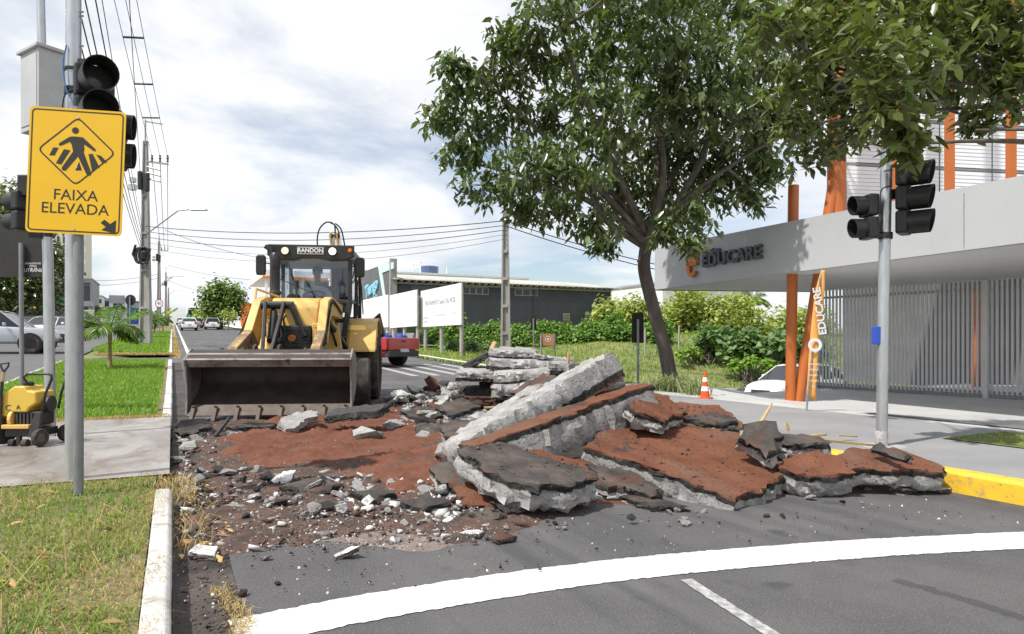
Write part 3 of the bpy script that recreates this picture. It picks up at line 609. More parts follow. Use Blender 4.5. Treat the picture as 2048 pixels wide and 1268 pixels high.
slab_poly('long flat slab with white broken front near the yellow kerb', [zd(1664,918,.25),zd(1690,897,.29),zd(1790,897,.28),zd(1850,914,.25),zd(1890,936,.19),zd(1884,947,.165),zd(1770,936,.20),zd(1700,938,.20)], .15)
slab_poly('thin curled asphalt flake lying on the slab near the kerb', [zd(1735,892,.34),zd(1762,886,.36),zd(1814,908,.32),zd(1808,918,.28),zd(1760,905,.30)], .05, 'slab_thin')
slab('pale upright fragment between the red-topped slabs', zd(1528,908,.30), zd(1566,872,.42), .22, 35, .18, 'slab_plain')
slab('grey kerb fragment between the red-topped slabs and the pole', zd(1562,884,.34), zd(1662,888,.33), .22, 8, .15, 'slab_plain')
slab('small slab leaning behind the highest beam', (1180,742,7.3), (1235,724,7.4), .3, 5, .14, 'slab_plain', flip=True)
slab('dark slab end standing behind the highest beam', (1190,760,7.0), (1248,745,7.1), .5, 15, .22, 'slab_plain')
slab_poly('thin black flake at the road end of the flat kerb slab', [zd(1780,972,.06),zd(1830,962,.07),zd(1856,974,.05),(1825,984,4.9)], .05, 'slab_thin')
# support under the heap
slab('dark slab buried under the leaning beams', (1010,930,5.7), (1330,900,6.1), .9, 3, .22, 'slab_plain')
slab('grey slab buried under the foot of the leaning beams', (930,905,6.0), (1180,850,6.4), .9, 8, .3, 'slab_plain')
EX = [ ('grey tilted slab under the left corner of the large slab', [zd(1175,925,.2),zd(1260,945,.15),zd(1330,975,.10),zd(1300,990,.07),zd(1200,965,.12)], .12, 'slab_plain'),
 ('thin dark flake on the road under the large slab', [zd(1240,985,.05),zd(1330,1000,.05),zd(1380,1012,.04),zd(1300,1012,.04)], .05, 'slab_thin'),
 ('jagged pale slab half buried left of the propped front slab', [zd(862,935,.18),zd(900,918,.24),zd(945,940,.17),zd(930,965,.12),zd(880,962,.11)], .10, 'slab_plain'),
 ('flat brown slab half buried under the propped front slab', [zd(900,975,.11),zd(960,955,.16),zd(1010,985,.1),zd(985,1010,.05),zd(920,1005,.05)], .09, 'slab_red'),
 ('pale flake leaning on the grey support block', [zd(935,1030,.06),zd(985,1012,.10),zd(1010,1030,.05),zd(965,1045,.03)], .06, 'slab_plain'),
 ('red-brown slab behind the stack of beams', [zd(1262,800,.62),zd(1330,792,.60),zd(1372,822,.50),zd(1330,838,.48),zd(1270,830,.52)], .13, 'slab_red'),
 ('grey slab tipped up behind the large red-topped slab', [zd(1370,832,.46),zd(1430,824,.44),zd(1480,838,.40),zd(1440,848,.39)], .07, 'slab_plain'),
 ('grey plate beside the dark asphalt plate', [zd(1490,850,.42),zd(1545,852,.40),zd(1560,880,.35),zd(1525,888,.34)], .08, 'slab_plain'),
 ('flat pale slab in the far rubble by the loader wheel', [(800,822,9.3),(850,812,9.6),(890,826,9.3),(850,842,8.9)], .10, 'slab_plain'),
 ('tilted grey slab in the far rubble before the pile', [(870,812,9.4),(925,795,9.8),(960,812,9.4),(905,832,9.0)], .12, 'slab_plain'),
 ('dark slab edge under the foot of the highest beam', [(840,890,7.0),(905,872,7.4),(930,890,7.0),(870,912,6.6)], .12, 'slab_plain'),
 ('brown-stained slab between the pile and the beams', [(985,835,8.0),(1060,815,8.4),(1090,835,8.0),(1010,860,7.5)], .13, 'slab_red'),
 ('thin sheet of asphalt on the dark spoil', [zd(560,972,.07),zd(620,955,.10),zd(690,965,.08),zd(640,985,.05)], .05, 'slab_thin'),
 ('grey slab piece at the middle of the rubble strip', [zd(700,985,.09),zd(760,968,.13),zd(800,985,.08),zd(740,1004,.05)], .08, 'slab_plain'),
 ('dark slab piece at the right of the rubble strip', [zd(800,1000,.09),zd(860,985,.12),zd(905,1002,.08),zd(850,1020,.05)], .07, 'slab_thin')]
for lb_, P_, th_, mt_ in EX: slab_poly(lb_, P_, th_, mt_, rough=.02)
# stacked pile behind
slab('top slab of the tall stacked pile', (980,700,11.0), (1068,703,11.0), .8, 4, .15, 'slab_plain', flip=True)
slab('small slab beside the top of the stacked pile', (1066,708,11.0), (1134,716,10.9), .7, -3, .12, 'slab_plain', flip=True)
slab('long pale slab under the top of the stacked pile', (973,716,10.8), (1137,726,10.6), .95, 2, .18, 'slab_plain', flip=True)
slab('pale slab jutting left from the stacked pile', (914,742,10.6), (987,744,10.6), .9, 2, .16, 'slab_plain', flip=True)
slab('rounded pale slab in the middle of the stacked pile', (988,747,10.4), (1096,738,10.4), .9, 3, .19, 'slab_plain', flip=True)
slab('reddish flake under the middle slab of the pile', (985,768,10.5), (1090,760,10.5), .8, 0, .05, 'red_chunk')
slab('grey block at the foot of the stacked pile', (985,771,10.2), (1036,769,10.2), .7, 0, .22, 'slab_plain', flip=True)
slab('tilted slab at the right foot of the stacked pile', (1030,785,10.0), (1095,766,10.0), .7, 12, .10, 'slab_plain', flip=True)
slab('black asphalt slab sloping down the left of the pile', (925,731,11.3), (987,697,11.3), .6, 2, .11, 'asphalt_chunk')
slab('dark slab under the left of the pile', (918,778,10.8), (990,776,10.8), .9, 0, .2, 'asphalt_chunk')
slab('dark slab deep inside the stacked pile', (960,752,11.0), (1130,745,11.0), .7, 0, .3, 'asphalt_chunk')
slab('brown slab at the base of the stacked pile', (915,792,10.6), (1000,795,10.5), .9, 0, .15, 'clod')
slab('pale slab standing behind the stacked pile', (1128,745,10.5), (1160,760,10.4), .4, 10, .22, 'slab_plain')
slab('slab leaning between the pile and the highest beam', (1062,800,8.6), (1128,762,8.8), .5, 10, .14, 'slab_plain')
slab('pale slab lying flat left of the leaning beams', (880,853,8.3), (955,852,8.3), .4, 4, .12, 'slab_plain')
slab('speckled slab lying on the red soil beside the beams', (826,868,7.9), (888,872,7.9), .35, 14, .12, 'slab_plain')
slab('black asphalt sheet pushed up under the bucket', (645,832,8.2), (752,822,8.0), .3, 12, .09, 'asphalt_chunk')
slab('grey slab leaning against the bucket teeth', (572,858,7.9), (640,832,8.3), .16, 30, .10, 'concrete_block')
slab('straight pale kerb piece in front of the bucket', (452,852,8.0), (540,853,8.0), .18, 5, .13, 'slab_plain')
slab('grey slab fragment near the left end of the bucket', (362,868,7.8), (422,855,8.0), .3, 18, .12, 'slab_plain')
# ------------------------------------------------------------------ loose fragments
def hullmesh(i, flat):
    r = random.Random(i*17+3); bm = bmesh.new()
    for _ in range(15):
        a = r.uniform(0, 6.28); z = r.uniform(-1, 1); q = math.sqrt(max(0, 1-z*z))**.6; bm.verts.new((.5*q*math.cos(a)*r.uniform(.75, 1), .5*q*math.sin(a)*r.uniform(.5, 1), .5*z*flat*r.uniform(.8, 1)))
    g = bmesh.ops.convex_hull(bm, input=bm.verts); bmesh.ops.delete(bm, geom=[v for v in bm.verts if not v.link_faces], context='VERTS')
    bmesh.ops.subdivide_edges(bm, edges=bm.edges, cuts=1, use_grid_fill=True)
    for v in bm.verts: v.co *= 1+r.gauss(0, .035)
    me = bpy.data.meshes.new('fragment'); bm.to_mesh(me); bm.free(); return me
def platemesh(i):
    r = random.Random(i*31+5); n = r.choice((4, 5, 5, 6)); bm = bmesh.new(); base = [2*math.pi*(k+r.uniform(-.3, .3))/n for k in range(n)]; rad = [r.uniform(.38, .56) for _ in range(n)]; ring = []
    for k in range(n):
        p = Vector((math.cos(base[k])*rad[k], math.sin(base[k])*rad[k]*.75)); q = Vector((math.cos(base[(k+1) % n])*rad[(k+1) % n], math.sin(base[(k+1) % n])*rad[(k+1) % n]*.75))
        for j in range(4): ring.append(p.lerp(q, j/4)+Vector((r.gauss(0, .016), r.gauss(0, .016))))
    rows = []
    for z, s in ((.09, .94), (.07, 1.), (.0, 1.03), (-.06, .98), (-.1, .86)):
        rows.append([bm.verts.new((p.x*s+r.gauss(0, .012), p.y*s+r.gauss(0, .012), z+r.gauss(0, .008))) for p in ring])
    m = len(ring)
    for a, b in zip(rows[:-1], rows[1:]):
        for k in range(m): bm.faces.new((a[k], a[(k+1) % m], b[(k+1) % m], b[k]))
    bm.faces.new(rows[0]); bm.faces.new(rows[-1][::-1]); bmesh.ops.recalc_face_normals(bm, faces=bm.faces)
    me = bpy.data.meshes.new('fragment_plate'); bm.to_mesh(me); bm.free(); return me
def topped(name, top, side):
    m = bpy.data.materials.new(name); m.use_nodes = True; MATS[name] = m; t = m.node_tree; nd = t.nodes; lk = t.links; b = nd['Principled BSDF']
    tcn = nd.new('ShaderNodeTexCoord'); sp = nd.new('ShaderNodeSeparateXYZ'); lk.new(tcn.outputs['Object'], sp.inputs[0])
    mr = nd.new('ShaderNodeMapRange'); mr.inputs[1].default_value = .055; mr.inputs[2].default_value = .068; lk.new(sp.outputs[2], mr.inputs[0])
    def tone(c, s):
        n = nd.new('ShaderNodeTexNoise'); n.inputs['Scale'].default_value = s; n.inputs['Detail'].default_value = 7; lk.new(tcn.outputs['Object'], n.inputs['Vector'])
        r = nd.new('ShaderNodeValToRGB'); r.color_ramp.elements[0].position = .34; r.color_ramp.elements[1].position = .56; r.color_ramp.elements[0].color = (*[v*.45 for v in c], 1); r.color_ramp.elements[1].color = (*c, 1); lk.new(n.outputs[0], r.inputs[0]); return r.outputs[0], n.outputs[0]
    a, _ = tone(top, 5); s_, nz = tone(side, 12); x = nd.new('ShaderNodeMix'); x.data_type = 'RGBA'; lk.new(mr.outputs[0], x.inputs[0]); lk.new(s_, x.inputs[6]); lk.new(a, x.inputs[7]); lk.new(x.outputs[2], b.inputs['Base Color']); b.inputs['Roughness'].default_value = .85
    bp = nd.new('ShaderNodeBump'); bp.inputs['Strength'].default_value = .8; bp.inputs['Distance'].default_value = .05; lk.new(nz, bp.inputs['Height']); lk.new(bp.outputs[0], b.inputs['Normal'])
topped('white_topped', (.80,.79,.75), (.16,.15,.145)); topped('red_topped', (.13,.046,.025), (.06,.055,.052)); topped('grey_topped', (.46,.45,.44), (.22,.20,.19))
HULLS = [hullmesh(i, .62) for i in range(14)]; PLATES = [platemesh(i) for i in range(14)]
for me in HULLS+PLATES: me.materials.append(MATS['concrete_broken'])
def frag(label, px, py, wpx, kind='c', plate=False, rot=None, tilt=None, zs=1., group='loose fragments of the torn-up crossing', zo=None, name='rubble_fragment', r=random):
    p = hit(px, py); s = wpx*depth(p)/F; me = r.choice(PLATES if plate else HULLS); o = bpy.data.objects.new(name, me); col.objects.link(o)
    o.scale = (s, s, s*zs); tl = tilt if tilt is not None else (r.gauss(0, .12), r.gauss(0, .12)); o.rotation_euler = (tl[0], tl[1], rot if rot is not None else r.uniform(0, 6.28))
    hh = s*zs*(.10 if plate else .31)+s*.45*abs(math.sin(max(map(abs, tl))))*.6
    o.location = (p.x, p.y, p.z+hh*.85+(zo or 0))
    sl_ = o.material_slots[0]; sl_.link = 'OBJECT'; sl_.material = MATS[{'c': 'concrete_broken', 'g': 'concrete_block', 'a': 'asphalt_chunk', 'w': 'white_topped', 'r': 'red_topped', 'R': 'red_chunk', 'k': 'clod', 'G': 'grey_topped', 'W': 'white_chunk'}[kind]]
    return tag(o, label, 'rubble', group)
FR = [('big flat white-painted piece beside the white kerb', 405,1113,92,'w',1,(0,.08)), ('small white-painted piece right of the big flat one', 490,1094,46,'w',1,(.1,.1)),
 ('grey lump in front of the small white-painted piece', 531,1120,28,'c',0,None), ('long white-painted piece near the stop line', 692,1116,68,'w',1,(.2,-.35)),
 ('red-stained grey boulder on the red soil', 738,884,78,'c',0,None), ('grey boulder beside the right end of the bucket', 788,862,52,'g',0,None),
 ('upright white-painted plate in the middle of the rubble', 626,990,62,'w',1,(.7,.25)), ('tilted white-painted plate behind the upright one', 662,968,48,'w',1,(.4,-.3)),
 ('small white-painted plate right of the upright one', 648,1000,34,'w',1,(.35,.0)), ('white-painted plate with dark underside left of the upright one', 568,966,58,'w',1,(.2,-.35)),
 ('grey pointed fragment on the dark spoil', 508,1003,30,'c',0,None), ('grey blunt fragment left of the pointed one', 467,1022,36,'c',0,None), ('small grey fragment below the blunt one', 472,1035,22,'G',1,None),
 ('square white block tipped on edge by the stacked pile', 938,836,36,'W',1,(.9,.4)), ('dark red triangular plate left of the leaning beams', 882,928,48,'R',1,(1.0,.1)),
 ('white-painted plate at the foot of the front slab', 905,932,50,'w',1,(.45,-.4)), ('white-topped flake in front of the grey support block', 945,1074,66,'w',1,(.05,.1)),
 ('red-topped black lump in front of the grey support block', 1008,1084,66,'r',1,None), ('small red-topped lump against the grey support block', 1036,1052,44,'r',1,None),
 ('single pale fragment on the open road', 1373,1050,34,'c',1,None), ('white flake on the dusty road', 872,1064,32,'w',1,None), ('grey lump on the dusty road', 796,1086,26,'c',0,None),
 ('black clod nearest the stop line', 486,1192,27,'k',0,None), ('black clod behind the nearest one', 557,1170,20,'k',0,None), ('grey fragment on the concrete path', 250,902,36,'g',0,None),
 ('flat grey fragment at the edge of the concrete path', 290,905,44,'G',1,None), ('pale fragment at the broken edge of the path', 318,890,34,'g',0,None), ('grey corner block at the path end', 352,925,40,'c',0,None),
 ('rough grey lump where the path meets the spoil', 380,905,52,'g',0,None), ('grey lump beside the dry grass tuft', 452,955,48,'g',0,None), ('thin dark slab on the dark spoil', 545,965,40,'a',1,(.15,.2)),
 ('grey flake lying on the red soil', 520,890,46,'G',1,None), ('light grey lump near the right edge of the red soil', 790,975,40,'g',0,None), ('small black lump on the red soil', 705,915,38,'a',1,None),
 ('pale angular block between the bucket and the pile', 845,880,40,'c',0,None), ('grey plate with white underside on the red soil', 848,908,30,'G',1,None), ('brown flat block beside the beams', 870,898,36,'r',1,None),
 ('red wedge standing in the far rubble', 880,836,34,'R',1,(.8,.2)), ('white plate leaning in the far rubble', 905,838,34,'W',1,(.7,-.3)), ('grey lump at the far edge of the rubble', 862,795,24,'g',0,None),
 ('pale lump left of the pile foot', 895,800,34,'c',0,None), ('dark boulder under the leaning beams', 950,1010,50,'a',0,None), ('grey lump below the front slab corner', 975,1035,44,'g',0,None), ('brown stone below the front slab edge', 925,1000,40,'k',0,None),
 ('grey lump leaning on the pole side of the heap', 1440,800,30,'g',0,None), ('round grey lump with wires behind the slabs', 1548,878,36,'c',0,None), ('black lump beside the yellow-painted fragment', 1620,880,30,'a',0,None),
 ('dark flat fragment on the flat kerb slab', 1690,890,40,'a',1,None), ('pale fragment on the road below the kerb slab', 1735,982,18,'c',0,None), ('white-topped fragment at the end of the yellow kerb', 1878,985,46,'w',1,(.1,.15)),
 ('small pale fragment in front of the smooth grey slab', 1620,1000,26,'c',0,None), ('grey fragment in the shade of the large slab', 1185,1005,34,'G',1,None)]
for i, (lb, px, py, wp, kd, pl, tl) in enumerate(FR): frag(lb, px, py, wp, kd, bool(pl), tilt=tl, r=random.Random(i+50), zs=.8 if pl else .75)
ZONES = [('small fragment scattered on the dark spoil by the kerb', [(360,870),(430,850),(440,930),(520,945),(640,960),(640,1040),(420,1060),(365,1000)], 62, (9,42), 'cccggaakGGww'),
 ('small fragment in the rubble strip before the red soil', [(560,960),(760,985),(960,990),(960,1050),(760,1060),(560,1040)], 60, (10,50), 'cccgGaakGGwww'),
 ('small fragment in the far rubble between bucket and pile', [(770,795),(920,770),(985,800),(960,870),(880,880),(800,850)], 74, (14,54), 'ccccggGGwwaR'),
 ('small fragment lying on the red soil', [(450,880),(700,860),(860,870),(900,960),(760,985),(560,940)], 34, (5,15), 'cgGGakk'),
 ('small fragment along the foot of the front slabs', [(940,990),(1100,1035),(1300,1010),(1480,1035),(1900,985),(1850,1000),(1500,1050),(1150,1060),(980,1090),(900,1060)], 52, (6,22), 'ccgaakGr')]
def inpoly(P, x, y):
    c = False
    for i in range(len(P)):
        a, b = P[i], P[i-1]
        if (a[1] > y) != (b[1] > y) and x < (b[0]-a[0])*(y-a[1])/(b[1]-a[1])+a[0]: c = not c
    return c
rr = random.Random(11)
def sample(P):
    xs = [p[0] for p in P]; ys = [p[1] for p in P]
    while True:
        x, y = rr.uniform(min(xs), max(xs)), rr.uniform(min(ys), max(ys))
        if inpoly(P, x, y): return x, y
for lb, P, n, (a, b), kinds in ZONES:
    for _ in range(n):
        x, y = sample(P); pl = rr.random() < .5; kd_ = rr.choice(kinds); frag(lb.replace('small fragment', 'small '+{'c':'pale','g':'grey','a':'black','k':'brown','G':'grey-topped','w':'white-topped','R':'red','r':'red-topped'}[kd_]+' fragment'), x, y, a+(b-a)*rr.random()**1.6, kd_, pl, group=lb.replace('small fragment', 'small fragments'), r=rr, zo=rr.uniform(-.01, .02), tilt=(rr.gauss(0, .32), rr.gauss(0, .32)))
# gravel and crumbs too small to count
def crumbs(name, label, zones, mats_sizes):
    V = []; Fq = []; k = 0
    base = np.array([(1,0,-.3),(-.5,.87,-.3),(-.5,-.87,-.3),(0,0,.8),(.3,.5,.4)])*.5
    for P, n, lo, hi in zones:
        for _ in range(n):
            x, y = sample(P); p = hit(x, y); s = lo+(hi-lo)*rr.random()**4; q = np.random.default_rng(k).normal(0, .25, (5, 3)); a = rr.uniform(0, 6.28); c_, s_ = math.cos(a), math.sin(a)
            b = (base+q*.6)*s; b = np.stack([b[:,0]*c_-b[:,1]*s_, b[:,0]*s_+b[:,1]*c_, b[:,2]], 1); V.append(b+np.array([p.x, p.y, p.z+s*.2+mats_sizes[1]])); Fq += [(k*5+i, k*5+j, k*5+l) for i, j, l in ((0,1,4),(1,2,3),(2,0,3),(0,4,3),(4,1,3),(0,2,1))]; k += 1
    o = np_mesh(name, np.concatenate(V), Fq, mats_sizes[0]); return tag(o, label, 'gravel', kind='stuff')
wide = [(350,1060),(360,860),(640,850),(900,790),(960,880),(960,1090),(700,1110),(450,1120)]; gut = [(352,1060),(450,1060),(476,1266),(352,1266)]; road = [(400,1110),(700,1060),(1000,1040),(1500,1040),(1950,990),(2040,1060),(1500,1090),(1000,1160),(600,1210)]
mid = [(560,1030),(760,1000),(980,1000),(1000,1080),(800,1110),(600,1110)]
mk('crumb_white', (.66,.65,.63), (.44,.43,.41), scale=3, rough=.9, island=.3); mk('crumb_dark', (.06,.045,.04), (.12,.075,.06), scale=3, rough=.95, island=.4); mk('crumb_grey', (.30,.29,.28), (.22,.20,.19), scale=3, rough=.95, island=.4)
crumbs('pale_gravel', 'pale concrete crumbs strewn over spoil and road', [(wide, 800, .004, .02), (road, 110, .005, .02), (gut, 70, .004, .02), (mid, 260, .004, .018)], ('crumb_white', .03))
crumbs('dark_gravel', 'dark asphalt crumbs strewn over spoil and road', [(wide, 800, .006, .04), (road, 330, .004, .026), (gut, 420, .004, .03), (mid, 100, .006, .03)], ('crumb_dark', .012))
crumbs('grey_gravel', 'grey concrete crumbs strewn over the spoil', [(wide, 300, .008, .04), (ZONES[2][1], 700, .015, .08)], ('crumb_grey', .025))
def lumps(name, label, zones, mat):
    V = []; Fq = []; k = 0; SH = []
    for i in range(10):
        r = random.Random(i+400); bm = bmesh.new()
        for q_ in range(r.choice((4,5,6))):
            a = 6.28*(q_+r.uniform(-.35,.35))/5; q = r.uniform(.6, 1); [bm.verts.new((.5*q*math.cos(a)+r.gauss(0,.06), .36*q*math.sin(a)+r.gauss(0,.06), z*r.uniform(.06,.2))) for z in (-1, 1)]
        bmesh.ops.convex_hull(bm, input=bm.verts); bmesh.ops.delete(bm, geom=[v for v in bm.verts if not v.link_faces], context='VERTS'); bm.verts.index_update(); SH.append((np.array([v.co[:] for v in bm.verts]), [tuple(v.index for v in f.verts) for f in bm.faces])); bm.free()
    for P, n, lo, hi in zones:
        for _ in range(n):
            x, y = sample(P); p = hit(x, y); s = lo+(hi-lo)*rr.random()**2.5; vs, fs = rr.choice(SH); R = np.array(Matrix.Rotation(rr.uniform(0, 6.28), 3, 'Z') @ Matrix.Rotation(rr.gauss(0, .35), 3, 'X') @ Matrix.Rotation(rr.gauss(0, .35), 3, 'Y')); V.append((vs*s) @ R.T+np.array([p.x, p.y, p.z+s*.12+.015])); Fq += [(a+k, b+k, c+k) for a, b, c in fs]; k += len(vs)
    return tag(np_mesh(name, np.concatenate(V), Fq, mat), label, 'rubble', kind='stuff')
zl = [(370,1000),(470,990),(640,1000),(960,1010),(980,1090),(820,1100),(640,1095),(460,1110),(370,1090)]; zm = ZONES[0][1]; zf = ZONES[2][1]; zr = [(640,950),(900,960),(960,1000),(940,1040),(700,1040)]
lumps('pale_rubble_bits', 'pale concrete bits too small to count in the rubble', [(zl, 75, .015, .09), (zm, 80, .015, .09), (zf, 320, .03, .16), (zr, 140, .02, .12)], 'crumb_white')
lumps('grey_rubble_bits', 'grey concrete bits too small to count in the rubble', [(zl, 70, .015, .08), (zm, 110, .02, .09), (zf, 240, .03, .14), (zr, 110, .02, .10)], 'crumb_grey')
lumps('dark_rubble_bits', 'dark asphalt and soil bits too small to count in the rubble', [(zl, 110, .015, .06), (zm, 260, .02, .10), (zf, 120, .03, .12), (zr, 150, .02, .10)], 'crumb_dark')
V = []; Fq = []; k = 0
for M, P in TOPS:
    xs = [p[0] for p in P]; ys = [p[1] for p in P]; ar = (max(xs)-min(xs))*(max(ys)-min(ys))
    for _ in range(int(ar*170)):
        x, y = rr.uniform(min(xs), max(xs)), rr.uniform(min(ys), max(ys))
        if not inpoly(P, x, y): continue
        s = .005+.035*rr.random()**5; b = np.array([(1,0,-.3),(-.5,.87,-.3),(-.5,-.87,-.3),(0,0,.8),(.3,.5,.4)])*.5*s*(1+np.random.default_rng(k).normal(0, .3, (5,3)))
        V += [tuple(M @ Vector((x+q[0], y+q[1], q[2]+s*.15))) for q in b]; Fq += [(k*5+i, k*5+j, k*5+l) for i, j, l in ((0,1,4),(1,2,3),(2,0,3),(0,4,3),(4,1,3),(0,2,1))]; k += 1
tag(np_mesh('slab_crumbs', V, Fq, 'crumb_dark'), 'dark crumbs lying on top of the broken slabs', 'gravel', kind='stuff')
# splintered boards
def splinter(label, A, B, wd, th):
    a, b = at(*A), at(*B); d = (b-a); m = MB(); u, v = orth(d); L = d.length; ex = d.normalized()
    prof = [(0,-.5),(L*.3,-.5),(L*.8,-.35),(L,.1),(L*.75,.45),(L*.2,.5),(0,.35)]
    P = [a+ex*x+u*(wd*y) for x, y in prof]; n = len(P); m.add([p+v*th/2 for p in P]+[p-v*th/2 for p in P], [tuple(range(n)), tuple(range(2*n-1, n-1, -1))]+[(i, (i+1) % n, n+(i+1) % n, n+i) for i in range(n)])
    o = m.build('wood_splinter', 'wood_raw'); return tag(o, label, 'board', 'splintered boards in the rubble')
splinter('tall pale splinter standing up behind the slabs', (1515,855,6.6), (1545,806,6.7), .035, .012)
splinter('small upright splinter by the yellow-painted fragment', (1577,862,6.4), (1573,842,6.4), .025, .015)
splinter('long pale board lying towards the signal pole', zd(1640,880,.3), zd(1750,891,.22), .05, .02)
splinter('thin board lying behind the long one', (1622,872,6.6), (1655,869,6.7), .04, .02)
splinter('short splinter on the grey sidewalk', (1676,871,6.8), (1716,873,6.9), .03, .015)
splinter('pale board tip on top of the stacked pile', (983,702,11.2), (990,682,11.2), .14, .03)
splinter('brown splinter standing at the right of the pile', (1136,728,10.4), (1138,700,10.4), .05, .03)
splinter('bent wood strip in the red soil left of the beams', (968,815,8.5), (1022,813,8.5), .05, .02)
splinter('pale splinter under the foot of the beams', (915,880,6.6), (950,865,6.7), .05, .02)
splinter('white splinter standing by the red plate', (893,905,6.6), (914,872,6.7), .07, .025)
splinter('dark burnt splinter leaning before the bucket', (430,872,7.9), (462,832,8.1), .05, .03).data.materials[0] = MATS['asphalt_chunk']
# ------------------------------------------------------------------ backhoe loader (local: x to its left hand = picture right, y backwards, z up, origin under the front axle)
BH = thing('backhoe_loader', 'yellow and black backhoe loader with its wide front bucket lowered on the rubble', 'backhoe', (1.791, 11.339, 0), math.radians(-20))
BX0, BX1 = -1.18, 1.01
def curve(P, k=5):
    o = []
    for i in range(len(P)-1):
        p0, p1, p2, p3 = [Vector(P[j]) for j in (max(i-1,0), i, i+1, min(i+2, len(P)-1))]
        for j in range(k):
            t = j/k; o.append(tuple(.5*((2*p1)+(p2-p0)*t+(2*p0-5*p1+4*p2-p3)*t*t+(3*p1-p0-3*p2+p3)*t**3)))
    return o+[tuple(P[-1])]
inner = curve([(-1.62,.10),(-1.2,.085),(-.93,.13),(-.78,.30),(-.75,.50),(-.82,.72),(-.98,.85),(-1.27,.885)])
def offs(P, d):
    o = []
    for i in range(len(P)):
        a = Vector(P[max(i-1,0)]); b = Vector(P[min(i+1,len(P)-1)]); t = (b-a).normalized(); o.append((P[i][0]+t.y*d, P[i][1]-t.x*d))
    return o
bucket = MB().prism(inner+offs(inner, .028)[::-1], BX0, BX1).build('bucket', 'steel_dark', BH, bev=.006)
MB().prism([(-1.262,.748),(-1.315,.748),(-1.315,.905),(-1.10,.905),(-1.10,.893),(-1.262,.893)], BX0-.03, BX1).build('lip', 'steel_worn', bucket, bev=.006)
MB().prism([(-1.80,.055),(-1.80,.075),(-1.56,.128),(-1.56,.104)], BX0, BX1).build('cutting_edge', 'rim_steel', bucket, bev=.004)
for x in (BX0-.03, BX1-.002):
    MB().prism([(-1.78,.07),(-1.2,.05),(-.9,.1),(-.72,.3),(-.70,.52),(-.78,.76),(-.96,.90),(-1.33,.915),(-1.36,.80),(-1.47,.52),(-1.62,.26)], x, x+.028).build('side_plate', 'steel_worn', bucket, bev=.006)
for i in range(8):
    x = BX0+.07+i*(BX1-BX0-.14)/7
    t = MB().prism([(-1.93,.035),(-1.80,.025),(-1.66,.075),(-1.62,.15),(-1.66,.165),(-1.80,.115),(-1.93,.06)], x-.026, x+.026); t.build('tooth', 'rim_steel', bucket, bev=.006)
    MB().cyl((x, -1.67, .16), (x, -1.67, .185), .018, n=8).build('tooth_bolt', 'steel_dark', bucket)
def roll_bucket():
    ph = math.radians(33); c_, s_ = math.cos(ph), math.sin(ph); py, pz = -1.05, .5; k = .80
    f = lambda y, z: (py+k*((y-py)*c_-(z-pz)*s_), pz+k*((y-py)*s_+(z-pz)*c_))
    yc, zc = f(-1.80,.06); yl, zl = f(-1.315,.905); dy, dz_ = -1.52-yl, .085-zc
    for o in [bucket]+list(bucket.children):
        for v in o.data.vertices: y, z = f(v.co.y, v.co.z); v.co.y = y+dy; v.co.z = z+dz_
    return dy, dz_
roll_bucket()
for (a, b) in ((-.86,-.82), (-.56,-.52), (.31,.35), (.55,.59)):
    MB().prism([(-1.22,.89),(-1.18,1.0),(-1.08,1.03),(-.95,.98),(-.75,.7),(-.72,.5),(-.8,.7)], a, b).build('bucket_lug', 'steel_dark', bucket, bev=.008)
for (a, b) in ((-.84,-.54), (.33,.57)): MB().cyl((a, -1.06, .96), (b, -1.06, .96), .055).build('pivot_pin', 'steel_dark', bucket)
def arm(x0, x1, sh, side):
    def shear(o):
        for v in o.data.vertices:
            t = min(1.2, max(0, (-.25-v.co.y)/.8)); v.co.x += sh*t
    up = [(1.35,1.52),(1.35,1.76),(.1,1.84),(-.30,1.76),(-.62,1.28),(-.36,1.06),(-.12,1.44),(.1,1.54)]
    lo = [(-.62,1.28),(-1.10,1.04),(-1.14,.95),(-1.06,.90),(-.80,.92),(-.36,1.06)]
    a = MB().prism(up, x0, x1).build('loader_arm', 'machine_yellow', BH, bev=.012); b = MB().prism(lo, x0-.004, x1+.004).build('arm_foot', 'machine_worn', a, bev=.012)
    shear(a); shear(b)
    c = MB().cyl((x0-.02+sh*.6, -.62, 1.14), (x1+.02+sh*.6, -.62, 1.14), .07, n=16).build('arm_bush', 'steel_dark', a)
    MB().cyl(((x0+x1)/2, .95, .95), ((x0+x1)/2+sh*.1, .3, 1.3), .055).build('lift_cylinder', 'machine_black', a); MB().cyl(((x0+x1)/2+sh*.1, .3, 1.3), ((x0+x1)/2+sh*.2, -.1, 1.5), .03).build('lift_rod', 'chrome', a)
arm(-.60, -.47, -.14, -1); arm(.41, .54, .0, 1)
MB().cyl((-.58, -.22, 1.43), (.52, -.22, 1.43), .095, n=20).build('cross_tube', 'machine_yellow', BH, smooth=40)
